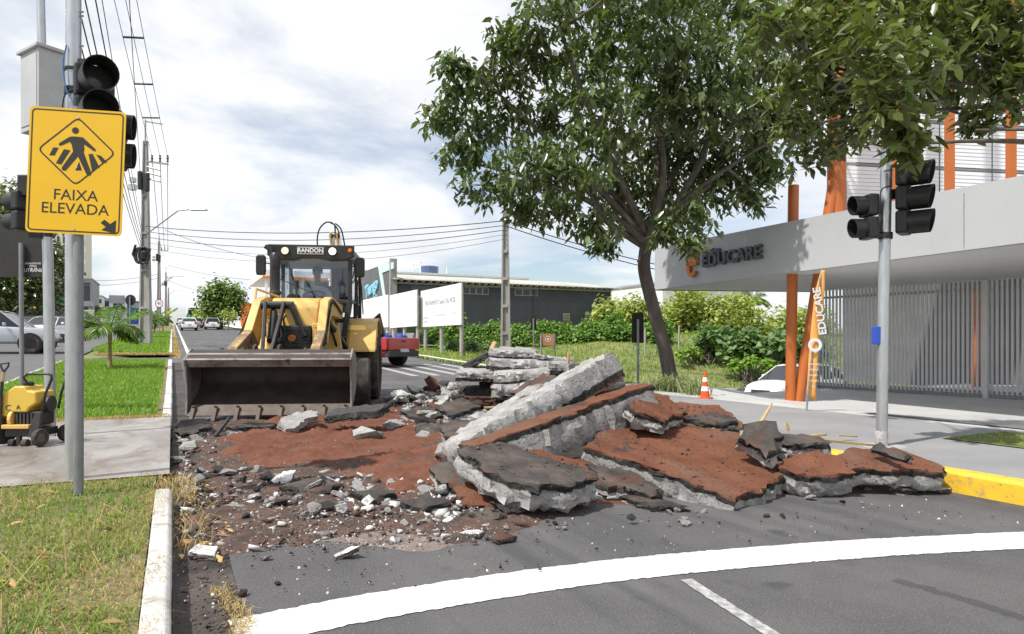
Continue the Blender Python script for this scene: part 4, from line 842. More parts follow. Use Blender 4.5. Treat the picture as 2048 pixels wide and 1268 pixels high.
# tilt linkage in the middle
MB().bar((-.40,-.38,1.70), (-.27,-1.12,.92), .05, .10).build('tilt_link', 'machine_black', BH, bev=.01)
MB().bar((-.12,-.38,1.70), (-.14,-1.12,.95), .05, .10).build('tilt_link', 'machine_black', BH, bev=.01)
MB().bar((-.02,-.40,1.70), (.22,-.55,1.18), .05, .09).build('tilt_link', 'machine_black', BH, bev=.01)
MB().cyl((-.47,-.36,1.68), (.02,-.36,1.68), .06).build('link_pin', 'machine_black', BH)
MB().cyl((-.28,-.3,1.62), (-.24,-.75,1.12), .055).build('tilt_cylinder', 'machine_black', BH)
MB().cyl((-.36,-1.1,.95), (-.02,-1.1,.95), .06).build('link_pin', 'steel_dark', BH)
MB().prism([(-1.2,.85),(-1.14,1.05),(-1.02,1.08),(-.9,.95)], -.40, -.36).build('link_lug', 'steel_dark', BH, bev=.006); MB().prism([(-1.2,.85),(-1.14,1.05),(-1.02,1.08),(-.9,.95)], -.06, -.02).build('link_lug', 'steel_dark', BH, bev=.006)
# hood, grille, chassis
hood = MB().prism([(-.40,1.42),(-.36,1.66),(-.20,1.80),(.2,1.825),(1.42,1.84),(1.42,1.0),(-.40,1.0)], -.34, .40).build('hood', 'machine_yellow', BH, bev=.05, seg=4, smooth=50)
text('lettering', 'RK406', .16, facing((.412,.55,1.62), (1,0,0)), 'sign_black', hood, ext=.002)
MB().bx(.401,.405,.25,.95,1.52,1.72).build('decal', 'sign_white', hood)
grille = MB().bx(-.25, .31, -.52, -.405, .84, 1.36).build('grille', 'machine_black', BH, bev=.02)
for i in range(9): MB().bx(-.22, .28, -.535, -.52, .88+i*.05, .895+i*.05).build('grille_slat', 'black_matte', grille)
MB().lathe([(.0,0),(.055,0),(.055,.012),(0,.012)], (.03,-.55,1.17), (0,1,0), 24).build('badge', 'orange_steel', grille)
MB().bx(.32,.42,-.5,-.40,.8,1.40).build('grille_post', 'machine_yellow', BH, bev=.015); MB().bx(-.36,-.262,-.5,-.40,.8,1.40).build('grille_post', 'machine_yellow', BH, bev=.015)
MB().bx(-.42,.46,-.56,-.30,.60,.83).build('front_frame', 'machine_yellow', BH, bev=.02)
MB().prism([(-.9,.62),(-.42,.62),(-.42,.98),(-.84,.98),(-.9,.92)], -.62, -.56, 'y').build('step_plate', 'machine_black', BH, bev=.03)
MB().bx(-.36,.36,-.30,3.1,.52,.98).build('chassis', 'machine_black', BH, bev=.03); MB().bx(-.85,.85,-.09,.09,.36,.52).build('front_axle', 'steel_dark', BH, bev=.02)
MB().prism([(.42,1.0),(.42,1.46),(.62,1.36),(.70,.86),(.55,.80)], .2, .26, 'y').build('side_shield', 'machine_yellow', BH, bev=.01)
MB().cyl((.50,-.05,1.42), (.66,.85,1.02), .05).build('hydraulic_cylinder', 'machine_black', BH); MB().tube([(.55,.3,1.35),(.62,.5,1.1),(.66,.75,1.2),(.64,1.1,1.0)], .018, 6).build('hose', 'black_matte', BH)
# air stack and exhaust
st = MB().lathe([(.07,0),(.085,.02),(.085,.42),(.075,.44),(.075,.95),(.08,.97),(.08,1.18),(.05,1.22),(0,1.22)], (-.45,.5,1.38), n=20).build('exhaust_stack', 'machine_black', BH, smooth=40)
MB().lathe([(.088,0),(.097,.01),(.097,.05),(.088,.06)], (-.45,.5,1.90), n=20).build('stack_clamp', 'steel_dark', st)
MB().tube([(-.66,1.2,1.3),(-.66,1.2,2.62),(-.69,1.2,2.74),(-.78,1.2,2.80)], .042, 10).build('exhaust_pipe', 'machine_black', BH, smooth=50)
gr = MB(); gr.tube([(-.62,-.05,1.95),(-.62,-.2,1.6),(-.6,-.2,1.32),(-.45,-.2,1.28)], .02, 8); gr.tube([(-.62,-.05,1.95),(-.35,.3,1.85)], .018, 8); gr.build('grab_rail', 'machine_yellow', BH)
MB().tube([(-.05,.2,2.1),(-.02,.1,1.75),(.02,.0,1.62),(-.03,-.1,1.58)], .014, 6).build('hose', 'black_matte', BH); MB().tube([(-.30,.8,2.45),(-.12,.5,2.05),(-.05,.2,1.9)], .016, 6).build('hose', 'black_matte', BH)
MB().lathe([(.12,0),(.13,.03),(.09,.09),(0,.1)], (-.2,.75,1.83), n=20).build('pre_filter', 'machine_black', BH, smooth=40)
# cab
cab = MB()
for x in (-.70, .66):
    s = -1 if x < 0 else 1
    cab.bar((x-s*.13,1.35,1.0), (x,1.42,1.86), .10, .10, (0,1,0)); cab.bar((x,1.42,1.86), (x,1.46,2.62), .075, .08, (0,1,0)); cab.bar((x,2.25,1.0), (x,2.25,2.62), .07, .07, (0,1,0)); cab.bar((x,3.0,1.5), (x,2.95,2.62), .08, .08, (0,1,0))
    cab.bar((x,1.4,1.86), (x,3.0,1.86), .05, .05); cab.bar((x-s*.13,1.38,1.0), (x-s*.05,2.3,1.0), .06, .06)
cab.bx(-.66,.62,1.39,1.45,1.80,1.88); cab.bx(-.66,.62,2.92,2.98,1.50,1.62); cab.bx(-.60,.56,1.4,3.0,.98,1.04)
cab = cab.build('cab_frame', 'machine_black', BH, bev=.015)
roof = MB().prism([(-.77,2.60),(.73,2.60),(.73,2.78),(.66,2.85),(-.70,2.85),(-.77,2.78)], 1.42, 3.08, 'y').build('cab_roof', 'render_grey', BH, bev=.02)
MB().prism([(-.78,2.86),(.74,2.86),(.745,2.66),(.60,2.60),(.34,2.585),(.1,2.625),(-.14,2.625),(-.38,2.585),(-.64,2.60),(-.785,2.66)], 1.34, 1.418, 'y').build('fascia', 'machine_black', roof, bev=.012)
for x, m in ((-.47,'lamp_warm'), (.36,'lamp_lit')):
    l = MB().lathe([(0,-.012),(.062,-.005),(.066,.03)], (x,1.325,2.745), (0,1,0), 24).build('work_light', m, roof, smooth=40); MB().ring([(.066,0),(.078,0),(.078,.03),(.066,.03)], (x,1.312,2.745), (0,1,0)).build('bezel', 'machine_black', l)
for x in (-.73, .67): MB().lathe([(0,-.02),(.035,-.015),(.042,.03)], (x,1.325,2.765), (0,1,0), 16).build('indicator', 'lamp_amber', roof, smooth=40)
pl = MB().bx(-.255,.205,1.328,1.338,2.69,2.815).build('name_plate', 'sign_white', roof); MB().bx(-.243,.193,1.3265,1.329,2.70,2.805).build('plate_field', 'sign_black', pl)
text('lettering', 'RANDON', .105, facing((-.025,1.3255,2.752), (0,-1,0)), 'sign_white', pl, ext=.0015, sx=.98, off=.003)
def pane(name, P, th=.006): 
    m = MB(); n = len(P); P = [Vector(p) for p in P]; nv = (P[1]-P[0]).cross(P[2]-P[0]).normalized()*th
    m.add(P+[p+nv for p in P], [tuple(range(n-1,-1,-1)), tuple(range(n, 2*n))]+[(i,(i+1) % n,n+(i+1) % n,n+i) for i in range(n)]); return m.build(name, 'cab_glass', BH)
pane('windscreen', [(-.66,1.41,1.88),(.62,1.41,1.88),(.62,1.44,2.60),(-.66,1.44,2.60)])
pane('rear_window', [(-.64,2.96,1.62),(.60,2.96,1.62),(.60,2.95,2.60),(-.64,2.95,2.60)])
for x in (-.70, .665): pane('side_window', [(x,1.46,1.9),(x,2.22,1.9),(x,2.22,2.6),(x,1.5,2.6)]); pane('side_window', [(x,2.28,1.9),(x,2.96,1.9),(x,2.94,2.6),(x,2.28,2.6)])
pane('lower_front_window', [(.41,1.40,1.08),(.55,1.40,1.08),(.62,1.42,1.80),(.41,1.42,1.80)]); pane('lower_front_window', [(-.58,1.40,1.08),(-.36,1.40,1.08),(-.36,1.42,1.80),(-.66,1.42,1.80)])
MB().tube([(.70,1.75,2.55),(.76,1.7,2.2),(.76,1.75,1.6)], .014, 6).build('hand_rail', 'machine_black', BH); MB().tube([(.70,2.3,2.55),(.77,2.3,2.2),(.80,2.35,1.65)], .014, 6).build('hand_rail', 'machine_black', BH)
for x, yy in ((-.88, 1.3), (.83, 1.5)):
    mr = MB().prism([(x-.075,2.30),(x+.075,2.30),(x+.085,2.38),(x+.085,2.62),(x+.06,2.66),(x-.06,2.66),(x-.085,2.62),(x-.085,2.38)], yy-.03, yy+.05, 'y').build('mirror', 'machine_black', BH, bev=.02); MB().tube([(x,yy,2.5),(x*.9,yy+.05,2.52),(.68 if x > 0 else -.70,yy+.1,2.5)], .012, 6).build('mirror_arm', 'machine_black', mr)
dash = MB().prism([(1.48,1.2),(1.48,1.85),(1.62,1.88),(1.72,1.78),(1.66,1.2)], -.28, .22).build('dashboard', 'vinyl', BH, bev=.02)
sw = MB().ring([(.20+.016*math.cos(a), .016*math.sin(a)) for a in np.linspace(0, 6.28, 9)[:-1]], (-.04,1.82,1.96), (0,-.55,.83), 24); sw.cyl((-.04,1.70,1.75), (-.04,1.82,1.96), .025); sw.bar((-.23,1.82,1.96), (.15,1.82,1.96), .03, .02); sw.build('steering_wheel', 'vinyl', BH)
seat = MB().bx(-.28,.20,2.0,2.45,1.46,1.60).build('seat', 'vinyl', BH, bev=.04); MB().prism([(2.36,1.58),(2.48,1.58),(2.58,2.2),(2.48,2.22)], -.27, .19).build('seat_back', 'vinyl', seat, bev=.03)
cur = MB().add([(x, 2.86+.03*math.sin(i*1.9), z) for i, x in enumerate(np.linspace(.12, .46, 12)) for z in (1.7, 2.6)], [(2*i, 2*i+2, 2*i+3, 2*i+1) for i in range(11)]).build('curtain', 'trousers', BH, smooth=60); cur.modifiers.new('t', 'SOLIDIFY').thickness = .006
# fenders, wheels
for s in (-1, 1):
    P = [(2.0,.95),(2.02,1.2),(1.78,1.02),(1.75,.95)]
    out_ = curve([(1.36,.96),(1.55,1.26),(1.85,1.48),(2.25,1.57),(2.65,1.50),(2.95,1.30)]); m = MB(); x0, x1 = (.58, 1.12) if s > 0 else (-1.16, -.62)
    m.prism(out_+[(y, z-.035) for y, z in out_[::-1]], x0, x1); fd = m.build('fender', 'machine_yellow', BH, bev=.008, smooth=40)
    MB().prism([(1.36,.96)]+out_+[(2.9,1.0)], (.60 if s > 0 else -.64), (.64 if s > 0 else -.60)).build('fender_side', 'machine_yellow', fd)
    MB().prism([(1.37,.965),(1.55,1.26),(1.85,1.475),(1.95,.965)], x1-.03 if s > 0 else x0, x1 if s > 0 else x0+.03).build('fender_skirt', 'machine_yellow', fd)
def wheel(name, c, R, wd, rr_, lug, steer=0.):
    h = wd/2; t = bpy.data.objects.new(name, None); col.objects.link(t); t.parent = BH; t.location = c; t.rotation_euler = (0,0,steer); t.empty_display_size = .1
    m = MB(); m.ring([(rr_,-h*.8),(rr_+.05,-h),(R*.86,-h*1.02),(R*.97,-h*.8),(R*.985,0),(R*.97,h*.8),(R*.86,h*1.02),(rr_+.05,h),(rr_,h*.8)], axis=(1,0,0), n=40)
    for k in range(lug):
        for sd in (-1, 1):
            a = 2*math.pi*(k+.5*(sd > 0))/lug; c0 = Vector((sd*h*.08, math.cos(a)*R*.985, math.sin(a)*R*.985)); a2 = a+.16; c1 = Vector((sd*h*.95, math.cos(a2)*R*.94, math.sin(a2)*R*.94)); m.bar(c0, c1, .045, .05, (0, math.cos(a), math.sin(a)))
    m.build('tyre', 'tyre', t, smooth=35)
    s = 1 if c[0] > 0 else -1; r = MB(); r.lathe([(0,s*h*.15),(.06,s*h*.15),(.11,s*h*.55),(.13,s*h*.55),(.13,s*h*.2),(rr_*.8,s*h*.1),(rr_*.9,s*h*.6),(rr_+.01,s*h*.82)], axis=(1,0,0), n=28)
    for k in range(6): a = k*math.pi/3; r.cyl((s*h*.12, math.cos(a)*rr_*.62, math.sin(a)*rr_*.62), (s*h*.3, math.cos(a)*rr_*.62, math.sin(a)*rr_*.62), .018, n=6)
    r.build('rim', 'rim_steel', t, smooth=35)
wheel('front_wheel', (1.0,0,.43), .43, .31, .24, 0, .1); wheel('front_wheel', (-1.0,0,.43), .43, .31, .24, 0, .1)
wheel('rear_wheel', (.90,2.15,.68), .68, .46, .33, 16); wheel('rear_wheel', (-.94,2.15,.68), .68, .46, .33, 16)
# hoses, bolts and small fittings
for x, s_ in ((-.62,-.14), (.56,0)):
    for k in range(2): MB().tube(curve([(x-.02*k,1.1,1.6+.05*k),(x-.02*k,.2,1.74+.05*k),(x-.02*k,-.2,1.68),(x+s_*.5-.02*k,-.6,1.25),(x+s_*.8,-.9,1.05)], 4), .014, 6).build('arm_hose', 'black_matte', BH)
for x in (-.33,.37):
    for k in range(5): MB().lathe([(0,-.012),(.012,-.010),(.014,0)], (x,-.502,.86+k*.12), (0,1,0), 8).build('bolt', 'bolt', BH)
for k in range(3): MB().tube(curve([(-.18+.05*k,-.25,1.56),(-.22+.06*k,-.5,1.40+.03*k),(-.16+.05*k,-.62,1.2),(-.2+.04*k,-.8,1.1)], 4), .013, 6).build('hose', 'black_matte', BH)
MB().tube(curve([(.45,.3,1.45),(.56,.1,1.2),(.6,.4,.9),(.55,.8,.8)], 4), .02, 6).build('hose', 'black_matte', BH)
for x in (-.52,.50): MB().bx(x-.06,x+.06,-.36,-.30,1.60,1.66).build('arm_stop', 'machine_worn', BH, bev=.01)
MB().bar((-.66,1.36,2.28),(.1,1.36,1.95),.012,.012).build('wiper', 'machine_black', BH)
for x in (-.3,.25): MB().bx(x-.055,x+.055,-.545,-.52,.70,.78).build('head_lamp', 'lamp_clear', BH, bev=.01)
# rear digger arm
MB().bx(-.35,.35,3.1,3.4,.4,1.3).build('rear_frame', 'machine_yellow', BH, bev=.03)
bo = MB().prism([(3.35,.7),(3.6,.75),(3.75,1.9),(3.62,3.28),(3.5,3.44),(3.36,3.40),(3.42,3.2),(3.5,1.9)], .0, .035).build('digger_boom', 'machine_yellow', BH, bev=.006)
MB().prism([(3.35,.7),(3.6,.75),(3.75,1.9),(3.62,3.28),(3.5,3.44),(3.36,3.40),(3.42,3.2),(3.5,1.9)], .135, .17).build('boom_plate', 'machine_yellow', bo, bev=.006)
MB().cyl((-.01,3.46,3.34), (.18,3.46,3.34), .05).build('boom_pin', 'machine_black', bo); MB().cyl((.085,3.42,3.32), (.085,3.55,2.3), .03).build('cylinder_rod', 'chrome', bo); MB().cyl((.085,3.53,2.45), (.085,3.6,1.2), .05).build('boom_cylinder', 'machine_yellow', bo); MB().cyl((.215,3.45,3.36), (.23,3.5,2.5), .02).build('steel_pipe', 'chrome', bo)
for P in ([(.06,3.5,3.62),(-.08,3.5,3.64),(-.22,3.5,3.5),(-.27,3.5,3.25),(-.23,3.5,2.9)], [(.05,3.48,3.62),(.15,3.5,3.5),(.2,3.5,3.3),(.26,3.5,2.9)], [(.1,3.52,3.62),(.22,3.5,3.5),(.29,3.5,3.2),(.32,3.5,2.9)], [(.0,3.52,3.63),(.09,3.5,3.58),(.1,3.5,3.4)]):
    MB().tube(curve(P, 4), .016, 6).build('hose', 'black_matte', BH)
MB().prism([(.80,1.20),(1.0,1.15),(1.16,1.25),(1.10,1.50),(1.05,1.72),(.92,1.60),(.80,1.45)], 3.15, 3.45, 'y').build('stabiliser', 'steel_dark', BH, bev=.01)
MB().bx(-1.1,-.8,3.15,3.4,.3,1.5).build('stabiliser', 'steel_dark', BH, bev=.02)
# ------------------------------------------------------------------ operator
def skin_mesh(name, verts, edges, radii, mat, parent, root=0, sub=2):
    me = bpy.data.meshes.new(name); me.from_pydata(verts, edges, []); o = bpy.data.objects.new(name, me); col.objects.link(o); me.materials.append(MATS[mat]); o.parent = parent
    md = o.modifiers.new('skin', 'SKIN'); md.use_smooth_shade = True
    for i, r in enumerate(radii): sv = me.skin_vertices[0].data[i]; sv.radius = r if hasattr(r, '__len__') else (r, r); sv.use_root = (i == root)
    s = o.modifiers.new('sub', 'SUBSURF'); s.levels = sub; s.render_levels = sub; return o
PW = Matrix.Translation(BH.location) @ Matrix.Rotation(math.radians(-20), 4, 'Z')
per = thing('person', 'person in a grey-blue shirt driving the yellow backhoe from its cab', 'person', PW @ Vector((-.04,2.18,1.60)), math.radians(-20))
# local origin at the hips; -y forward
vb = [(0,0,.02),(-.1,-.02,.02),(-.15,-.42,.04),(-.15,-.52,-.36),(-.15,-.66,-.40),(.1,-.02,.02),(.15,-.42,.04),(.15,-.52,-.36),(.15,-.66,-.40)]
skin_mesh('trousers', vb, [(0,1),(1,2),(2,3),(3,4),(0,5),(5,6),(6,7),(7,8)], [.13,.10,.075,.05,.045,.10,.075,.05,.045], 'trousers', per)
vt = [(0,.02,.05),(0,.03,.22),(0,.02,.42),(0,.0,.54),(-.17,.0,.50),(-.27,-.08,.28),(-.20,-.29,.24),(.17,.0,.50),(.27,-.08,.28),(.20,-.29,.24),(0,-.01,.60)]
skin_mesh('shirt', vt, [(0,1),(1,2),(2,3),(3,4),(4,5),(5,6),(3,7),(7,8),(8,9),(3,10)], [(.15,.11),(.15,.11),(.17,.12),(.12,.09),.075,.058,.05,.075,.058,.05,.062], 'shirt', per)
vh = [(0,-.01,.56),(0,-.02,.66),(0,-.03,.74),(0,-.035,.84),(0,-.02,.92),(0,-.115,.755)]
bd = skin_mesh('body', vh, [(0,1),(1,2),(2,3),(3,4),(2,5)], [.055,.052,(.07,.078),(.078,.095),(.05,.06),.018], 'skin', per)
nose = MB().lathe([(0,.0),(.016,.005),(.012,.03),(0,.04)], (0,-.135,.80), (0,.35,.9), 10).build('nose', 'skin', per, smooth=60)
for s in (-1, 1):
    MB().lathe([(0,-.012),(.011,-.006),(.013,.002),(0,.006)], (s*.033,-.125,.845), (0,1,0), 10).build('eye', 'hair', per, smooth=60); MB().lathe([(0,-.01),(.02,-.006),(.026,.004),(0,.012)], (s*.083,-.02,.825), (1,0,0), 10).build('ear', 'skin', per, smooth=60)
    hv = [(s*.20,-.29,.24),(s*.185,-.36,.30),(s*.175,-.385,.345)]; hr = [.034,.036,.028]; he = [(0,1),(1,2)]
    for k in range(4):
        b = len(hv); x = s*(.205-.022*k); hv += [(x,-.41,.355-.004*k),(x-s*.006,-.43,.385),(x-s*.01,-.40,.405)]; hr += [.0105,.0098,.009]; he += [(2,b),(b,b+1),(b+1,b+2)]
    b = len(hv); hv += [(s*.15,-.365,.335),(s*.135,-.375,.37)]; hr += [.012,.010]; he += [(1,b),(b,b+1)]
    skin_mesh('hand', hv, he, hr, 'skin', per, sub=1)
MB().box((0,-.128,.765), (.045,.012,.010)).build('mouth', 'brick_red', per, bev=.004)
hr_ = MB().lathe([(.090,.0),(.099,.05),(.088,.10),(.05,.135),(0,.145)], (0,-.015,.835), n=18).build('hair', 'hair', per, smooth=60)
# ------------------------------------------------------------------ traffic signals and signs
def head(parent, c, dr, n, sp=.245, R=.105, vis=.22, wd=.25, name='signal_head'):
    """row of lamp sections facing dr; c is the centre of the back of the top section"""
    z = Vector(dr).normalized(); M = facing(c, z); g = bpy.data.objects.new(name, None); col.objects.link(g); g.parent = parent; g.matrix_local = M if parent is None else W(parent).inverted() @ M; g.empty_display_size = .1
    for k in range(n):
        y = -k*sp
        MB().box((0,y,.045), (wd,sp-.012,.10)).build('housing', 'black_plastic', g, bev=.02)
        MB().lathe([(0,.112),(R*.7,.106),(R*.97,.094)], (0,y,0), (0,0,1), 24).build('lens', 'lens', g, smooth=50)
        vs = []; fs = []; q = 21
        for i in range(q):
            a = math.radians(-72+324*i/(q-1)); ln = vis*(.90+.10*math.sin(a))
            for rr_ in (R, R+.006):
                for zz in (.09, .09+ln): vs.append((math.cos(a)*rr_, y+math.sin(a)*rr_, zz))
        for i in range(q-1):
            b = 4*i; fs += [(b,b+1,b+5,b+4), (b+2,b+6,b+7,b+3), (b+1,b+3,b+7,b+5), (b,b+4,b+6,b+2)]
        fs += [(0,2,3,1), (4*q-4,4*q-3,4*q-1,4*q-2)]
        MB().add(vs, fs).build('visor', 'black_plastic', g, smooth=50)
    return g
def camdir(r, f): return CR*r+CF*f
# near left: galvanised signal post, its heads, cabinet, and the yellow sign on its own post
b = hit(147, 957, .11); s1 = thing('traffic_signal', 'galvanised signal post behind the yellow pedestrian sign with black lamp heads', 'traffic light', b); d1 = depth(b)
MB().tube([b, at(147, 470, d1), at(147, -60, d1)], [.054,.053,.05], 20).build('post', 'galv', s1, world=True, smooth=40)
head(s1, at(186, 168, d1-.02), camdir(.66,-.75), 2, sp=.235, R=.108, vis=.22, wd=.25)
head(s1, at(222, 252, d1+.12), camdir(.95,.30), 2, sp=.215, R=.085, vis=.07, wd=.2)
for py in (22, 30, 90): 
    MB().cyl(at(131, py, d1), at(167, py+2, d1), .007, n=6).build('bolt', 'bolt', s1, world=True)
for py, h in ((143, .02), (190, .05)): MB().lathe([(.053,0),(.06,0),(.06,h),(.053,h)], at(147, py, d1)).build('clamp', 'black_plastic', s1, world=True)
MB().bar(at(150,195,d1), at(176,192,d1), .05, .08).build('bracket', 'black_plastic', s1, world=True); MB().bar(at(150,128,d1), at(176,128,d1), .05, .06).build('bracket', 'black_plastic', s1, world=True)
MB().tube(curve([at(133,90,d1-.06), at(126,130,d1-.07), at(133,180,d1-.07), at(148,205,d1-.07)]), .005, 5).build('wire', 'cable_blue', s1, world=True)
MB().tube(curve([at(150,176,d1-.07), at(130,190,d1-.07), at(125,215,d1-.07)]), .005, 5).build('wire', 'cable', s1, world=True)
b = hit(157, 988, .11); d2 = depth(b); sg = thing('pedestrian_sign', 'large yellow sign with a walking figure reading FAIXA ELEVADA', 'road sign', b)
MB().tube([b, at(157,470,d2), at(155,215,d2)], .030, 18).build('post', 'galv_dull', sg, world=True, smooth=40)
nrm = camdir(.10,-1.); nrm = (nrm-UP*.0).normalized(); cS = at(152, 343, d2-.045); MS = facing(cS, nrm, roll=math.radians(-2.2)) @ Matrix.Diagonal((d2/F, d2/F, 1, 1))   # board units: photo pixels
def rrect(x0, x1, y0, y1, r, n=6):
    o = []
    for cx, cy, a0 in ((x1-r,y1-r,0),(x0+r,y1-r,90),(x0+r,y0+r,180),(x1-r,y0+r,270)):
        o += [(cx+r*math.cos(math.radians(a0+90*i/n)), cy+r*math.sin(math.radians(a0+90*i/n))) for i in range(n+1)]
    return o
def flat(name, poly, z0, z1, mat, parent, hole=None):
    m = MB()
    if hole is None: m.prism(poly, z0, z1, 'z', MS)
    else:
        n = len(poly); m.add([(x,y,z1) for x,y in poly]+[(x,y,z1) for x,y in hole], [(i,(i+1) % n,n+(i+1) % n,n+i) for i in range(n)], MS)
    return m.build(name, mat, parent, world=True)
board = flat('sign_board', rrect(-90,90,-124,124,9), -.004, 0, 'sign_yellow', sg)
flat('border', rrect(-86,86,-120,120,8), 0, .001, 'sign_black', board, hole=rrect(-83.5,83.5,-117.5,117.5,6))
def diamond(r, c): 
    o = []
    for k in range(4):
        a = math.pi/2*k; p = Vector((math.cos(a),math.sin(a)))*r; q = [Vector((math.cos(a+s*math.pi/2),math.sin(a+s*math.pi/2)))*r for s in (-1,1)]
        for t in range(5): u = t/4; A = p+(q[0]-p).normalized()*c; B = p+(q[1]-p).normalized()*c; o.append(tuple(A*(1-u)**2+p*2*u*(1-u)+B*u*u))
    return o
dm = lambda r, c: [(x+0, y*.93+40) for x, y in diamond(r, c)]
flat('diamond', dm(74,12), 0, .001, 'sign_black', board, hole=dm(70,10))
def cap(P, w0, w1):
    a, b_ = Vector(P[0]), Vector(P[1]); d = (b_-a).normalized(); s = Vector((-d.y, d.x)); o = [tuple(a+s*w0), ]
    for i in range(1, 6): t = math.pi*i/6; o.append(tuple(a+s*w0*math.cos(t)-d*w0*math.sin(t)))
    o.append(tuple(a-s*w0)); o.append(tuple(b_-s*w1))
    for i in range(1, 6): t = math.pi*i/6; o.append(tuple(b_-s*w1*math.cos(t)+d*w1*math.sin(t)))
    o.append(tuple(b_+s*w1)); return o
fz = (0, .0012)
flat('figure_head', [(-4+6.5*math.cos(a), 81+6.5*math.sin(a)) for a in np.linspace(0, 6.28, 20)[:-1]], .0, .0012, 'sign_black', board)
flat('figure_torso', [(-16,64),(-10,69),(4,69),(12,64),(14,44),(12,34),(-6,34),(-9,50)], .0, .0013, 'sign_black', board)
flat('figure_arm', cap([(-12,64),(-31,52)], 4.5, 3), .0, .0014, 'sign_black', board); flat('figure_arm', cap([(8,64),(33,45)], 5, 2.6), .0, .0014, 'sign_black', board)
flat('figure_leg', cap([(-1,36),(-22,5)], 6.5, 4.8), .0, .0015, 'sign_black', board); flat('figure_leg', cap([(7,36),(24,-2)], 6.5, 4.8), .0, .0016, 'sign_black', board)
for P in ([(-51,29),(-44,45),(-34,45),(-41,29)], [(-38,14),(-24,43),(-12,41),(-28,12)], [(-1,2),(5,20),(11,3)], [(22,36),(30,37),(44,11),(30,2)], [(36,36),(46,34),(58,22),(49,19)]): flat('crossing_bar', P, .0, .0011, 'sign_black', board)
flat('arrow', [(50,-99),(57,-92),(73,-104),(66,-111)], .0, .0012, 'sign_black', board)
flat('arrow_head', [(52,-113),(79,-119),(79,-92)], .0, .0013, 'sign_black', board)
for tx, y, s in (('FAIXA', -48, 30), ('ELEVADA', -75, 30)): text('lettering', tx, s, MS @ Matrix.Translation((1, y, .0004)), 'sign_black', board, ext=.0004, world=True, off=.12, sx=1.02)
for y in (108, 8, -113): MB().lathe([(0,.004),(2.4,.003),(2.6,0)], (0,0,0), (0,0,1), 10); MB().add([tuple((2.4*math.cos(a), y+2.4*math.sin(a), .0035)) for a in np.linspace(0,6.28,9)[:-1]], [tuple(range(8))], MS).build('bolt', 'bolt', board, world=True)
# second signal post with a pedestrian head seen from behind
b = hit(101, 872, .11); d3 = depth(b); s2 = thing('traffic_signal', 'galvanised signal post beside the yellow saw with a black head facing away', 'traffic light', b)
MB().tube([b, at(97,560,d3), at(94,455,d3), at(84,100,d3), at(80,-60,d3)], [.052,.05,.048,.04,.038], 18).build('post', 'galv', s2, world=True, smooth=40); MB().lathe([(.052,0),(.062,0),(.062,.04),(.052,.04)], at(94,474,d3)).build('clamp', 'black_plastic', s2, world=True)
head(s2, at(52, 402, d3-.1), camdir(-.93,.35), 2, sp=.21, R=.088, vis=.17, wd=.2); MB().box(at(56,372,d3-.1), (.16,.1,.22), Matrix.Rotation(-YAW,3,'Z')).build('counter_box', 'black_plastic', s2, bev=.01, world=True); MB().bar(at(56,470,d3-.1), at(94,474,d3), .06, .05).build('bracket', 'black_plastic', s2, world=True)
cb_ = thing('control_cabinet', 'grey steel control cabinet mounted on the post above the yellow sign', 'cabinet', at(86,270,d3))
Rz = Matrix.Rotation(-YAW-math.radians(33), 3, 'Z'); c0 = at(92, 190, d3-.22)
body = MB().box(c0, (.40,.30,.80), Rz).build('cabinet_body', 'cabinet', cb_, bev=.006, world=True); MB().box(c0+Vector((0,0,.415)), (.46,.36,.035), Rz).build('cabinet_lid', 'cabinet', cb_, bev=.006, world=True)
MB().box(c0+Rz @ Vector((0,-.152,0)), (.34,.012,.70), Rz).build('cabinet_door', 'cabinet', body, bev=.004, world=True); MB().bar(at(92,230,d3-.1), at(89,230,d3), .12, .05).build('bracket', 'galv_dull', cb_, world=True)
# dark sign board seen from behind
p = hit(44, 833, .11); d4 = depth(p); bs = thing('sign_back', 'dark sign board seen from behind on a thin post above the saw', 'road sign', p)
MB().tube([p, at(42,486,d4)], .027, 14).build('post', 'galv_dull', bs, world=True, smooth=40); MB().box(at(-10,497,d4+.05), (190/F*d4,.012,116/F*d4), Matrix.Rotation(-YAW,3,'Z')).build('sign_board', 'sign_black', bs, world=True, bev=.004)
text('lettering', 'UTRANS', 9.5/F*d4, facing(at(66,541,d4+.035), -CF), 'sign_white', bs, ext=.001, world=True)
for k, tx in enumerate(('SINALIZACAO', 'VIARIA', 'CAL. PR')): text('lettering', tx, 5/F*d4, facing(at(66,527+k*5,d4+.035), -CF), 'sign_white', bs, ext=.001, world=True)
# right signal post
b = hit(1763, 893, .115); d5 = depth(b); s3 = thing('traffic_signal', 'tall galvanised signal post on the grey sidewalk before the school gate', 'traffic light', b)
MB().tube([b, at(1768,560,d5), at(1775,250,d5), at(1779,150,d5)], .05, 20).build('post', 'galv', s3, world=True, smooth=40)
MB().lathe([(.2,0),(.19,.006),(.10,.012)], b+Vector((.05,.02,-.002)), n=24).build('base_pad', 'concrete_broken', s3, world=True); MB().lathe([(.055,0),(.056,.14),(.05,.15)], b, n=18).build('sleeve', 'concrete_broken', s3, world=True, smooth=40)
head(s3, at(1796, 352, d5-.02), camdir(.76,-.65), 3, sp=.225, R=.102, vis=.21, wd=.23); head(s3, at(1747, 412, d5+.02), camdir(-.97,-.05), 2, sp=.215, R=.085, vis=.13, wd=.21)
MB().bar(at(1745,470,d5), at(1779,476,d5), .09, .035).build('bracket', 'black_plastic', s3, world=True); MB().bar(at(1765,392,d5), at(1792,388,d5), .06, .09).build('bracket', 'black_plastic', s3, world=True); MB().lathe([(.052,0),(.062,0),(.062,.06),(.052,.06)], at(1771,478,d5)).build('clamp', 'black_plastic', s3, world=True)
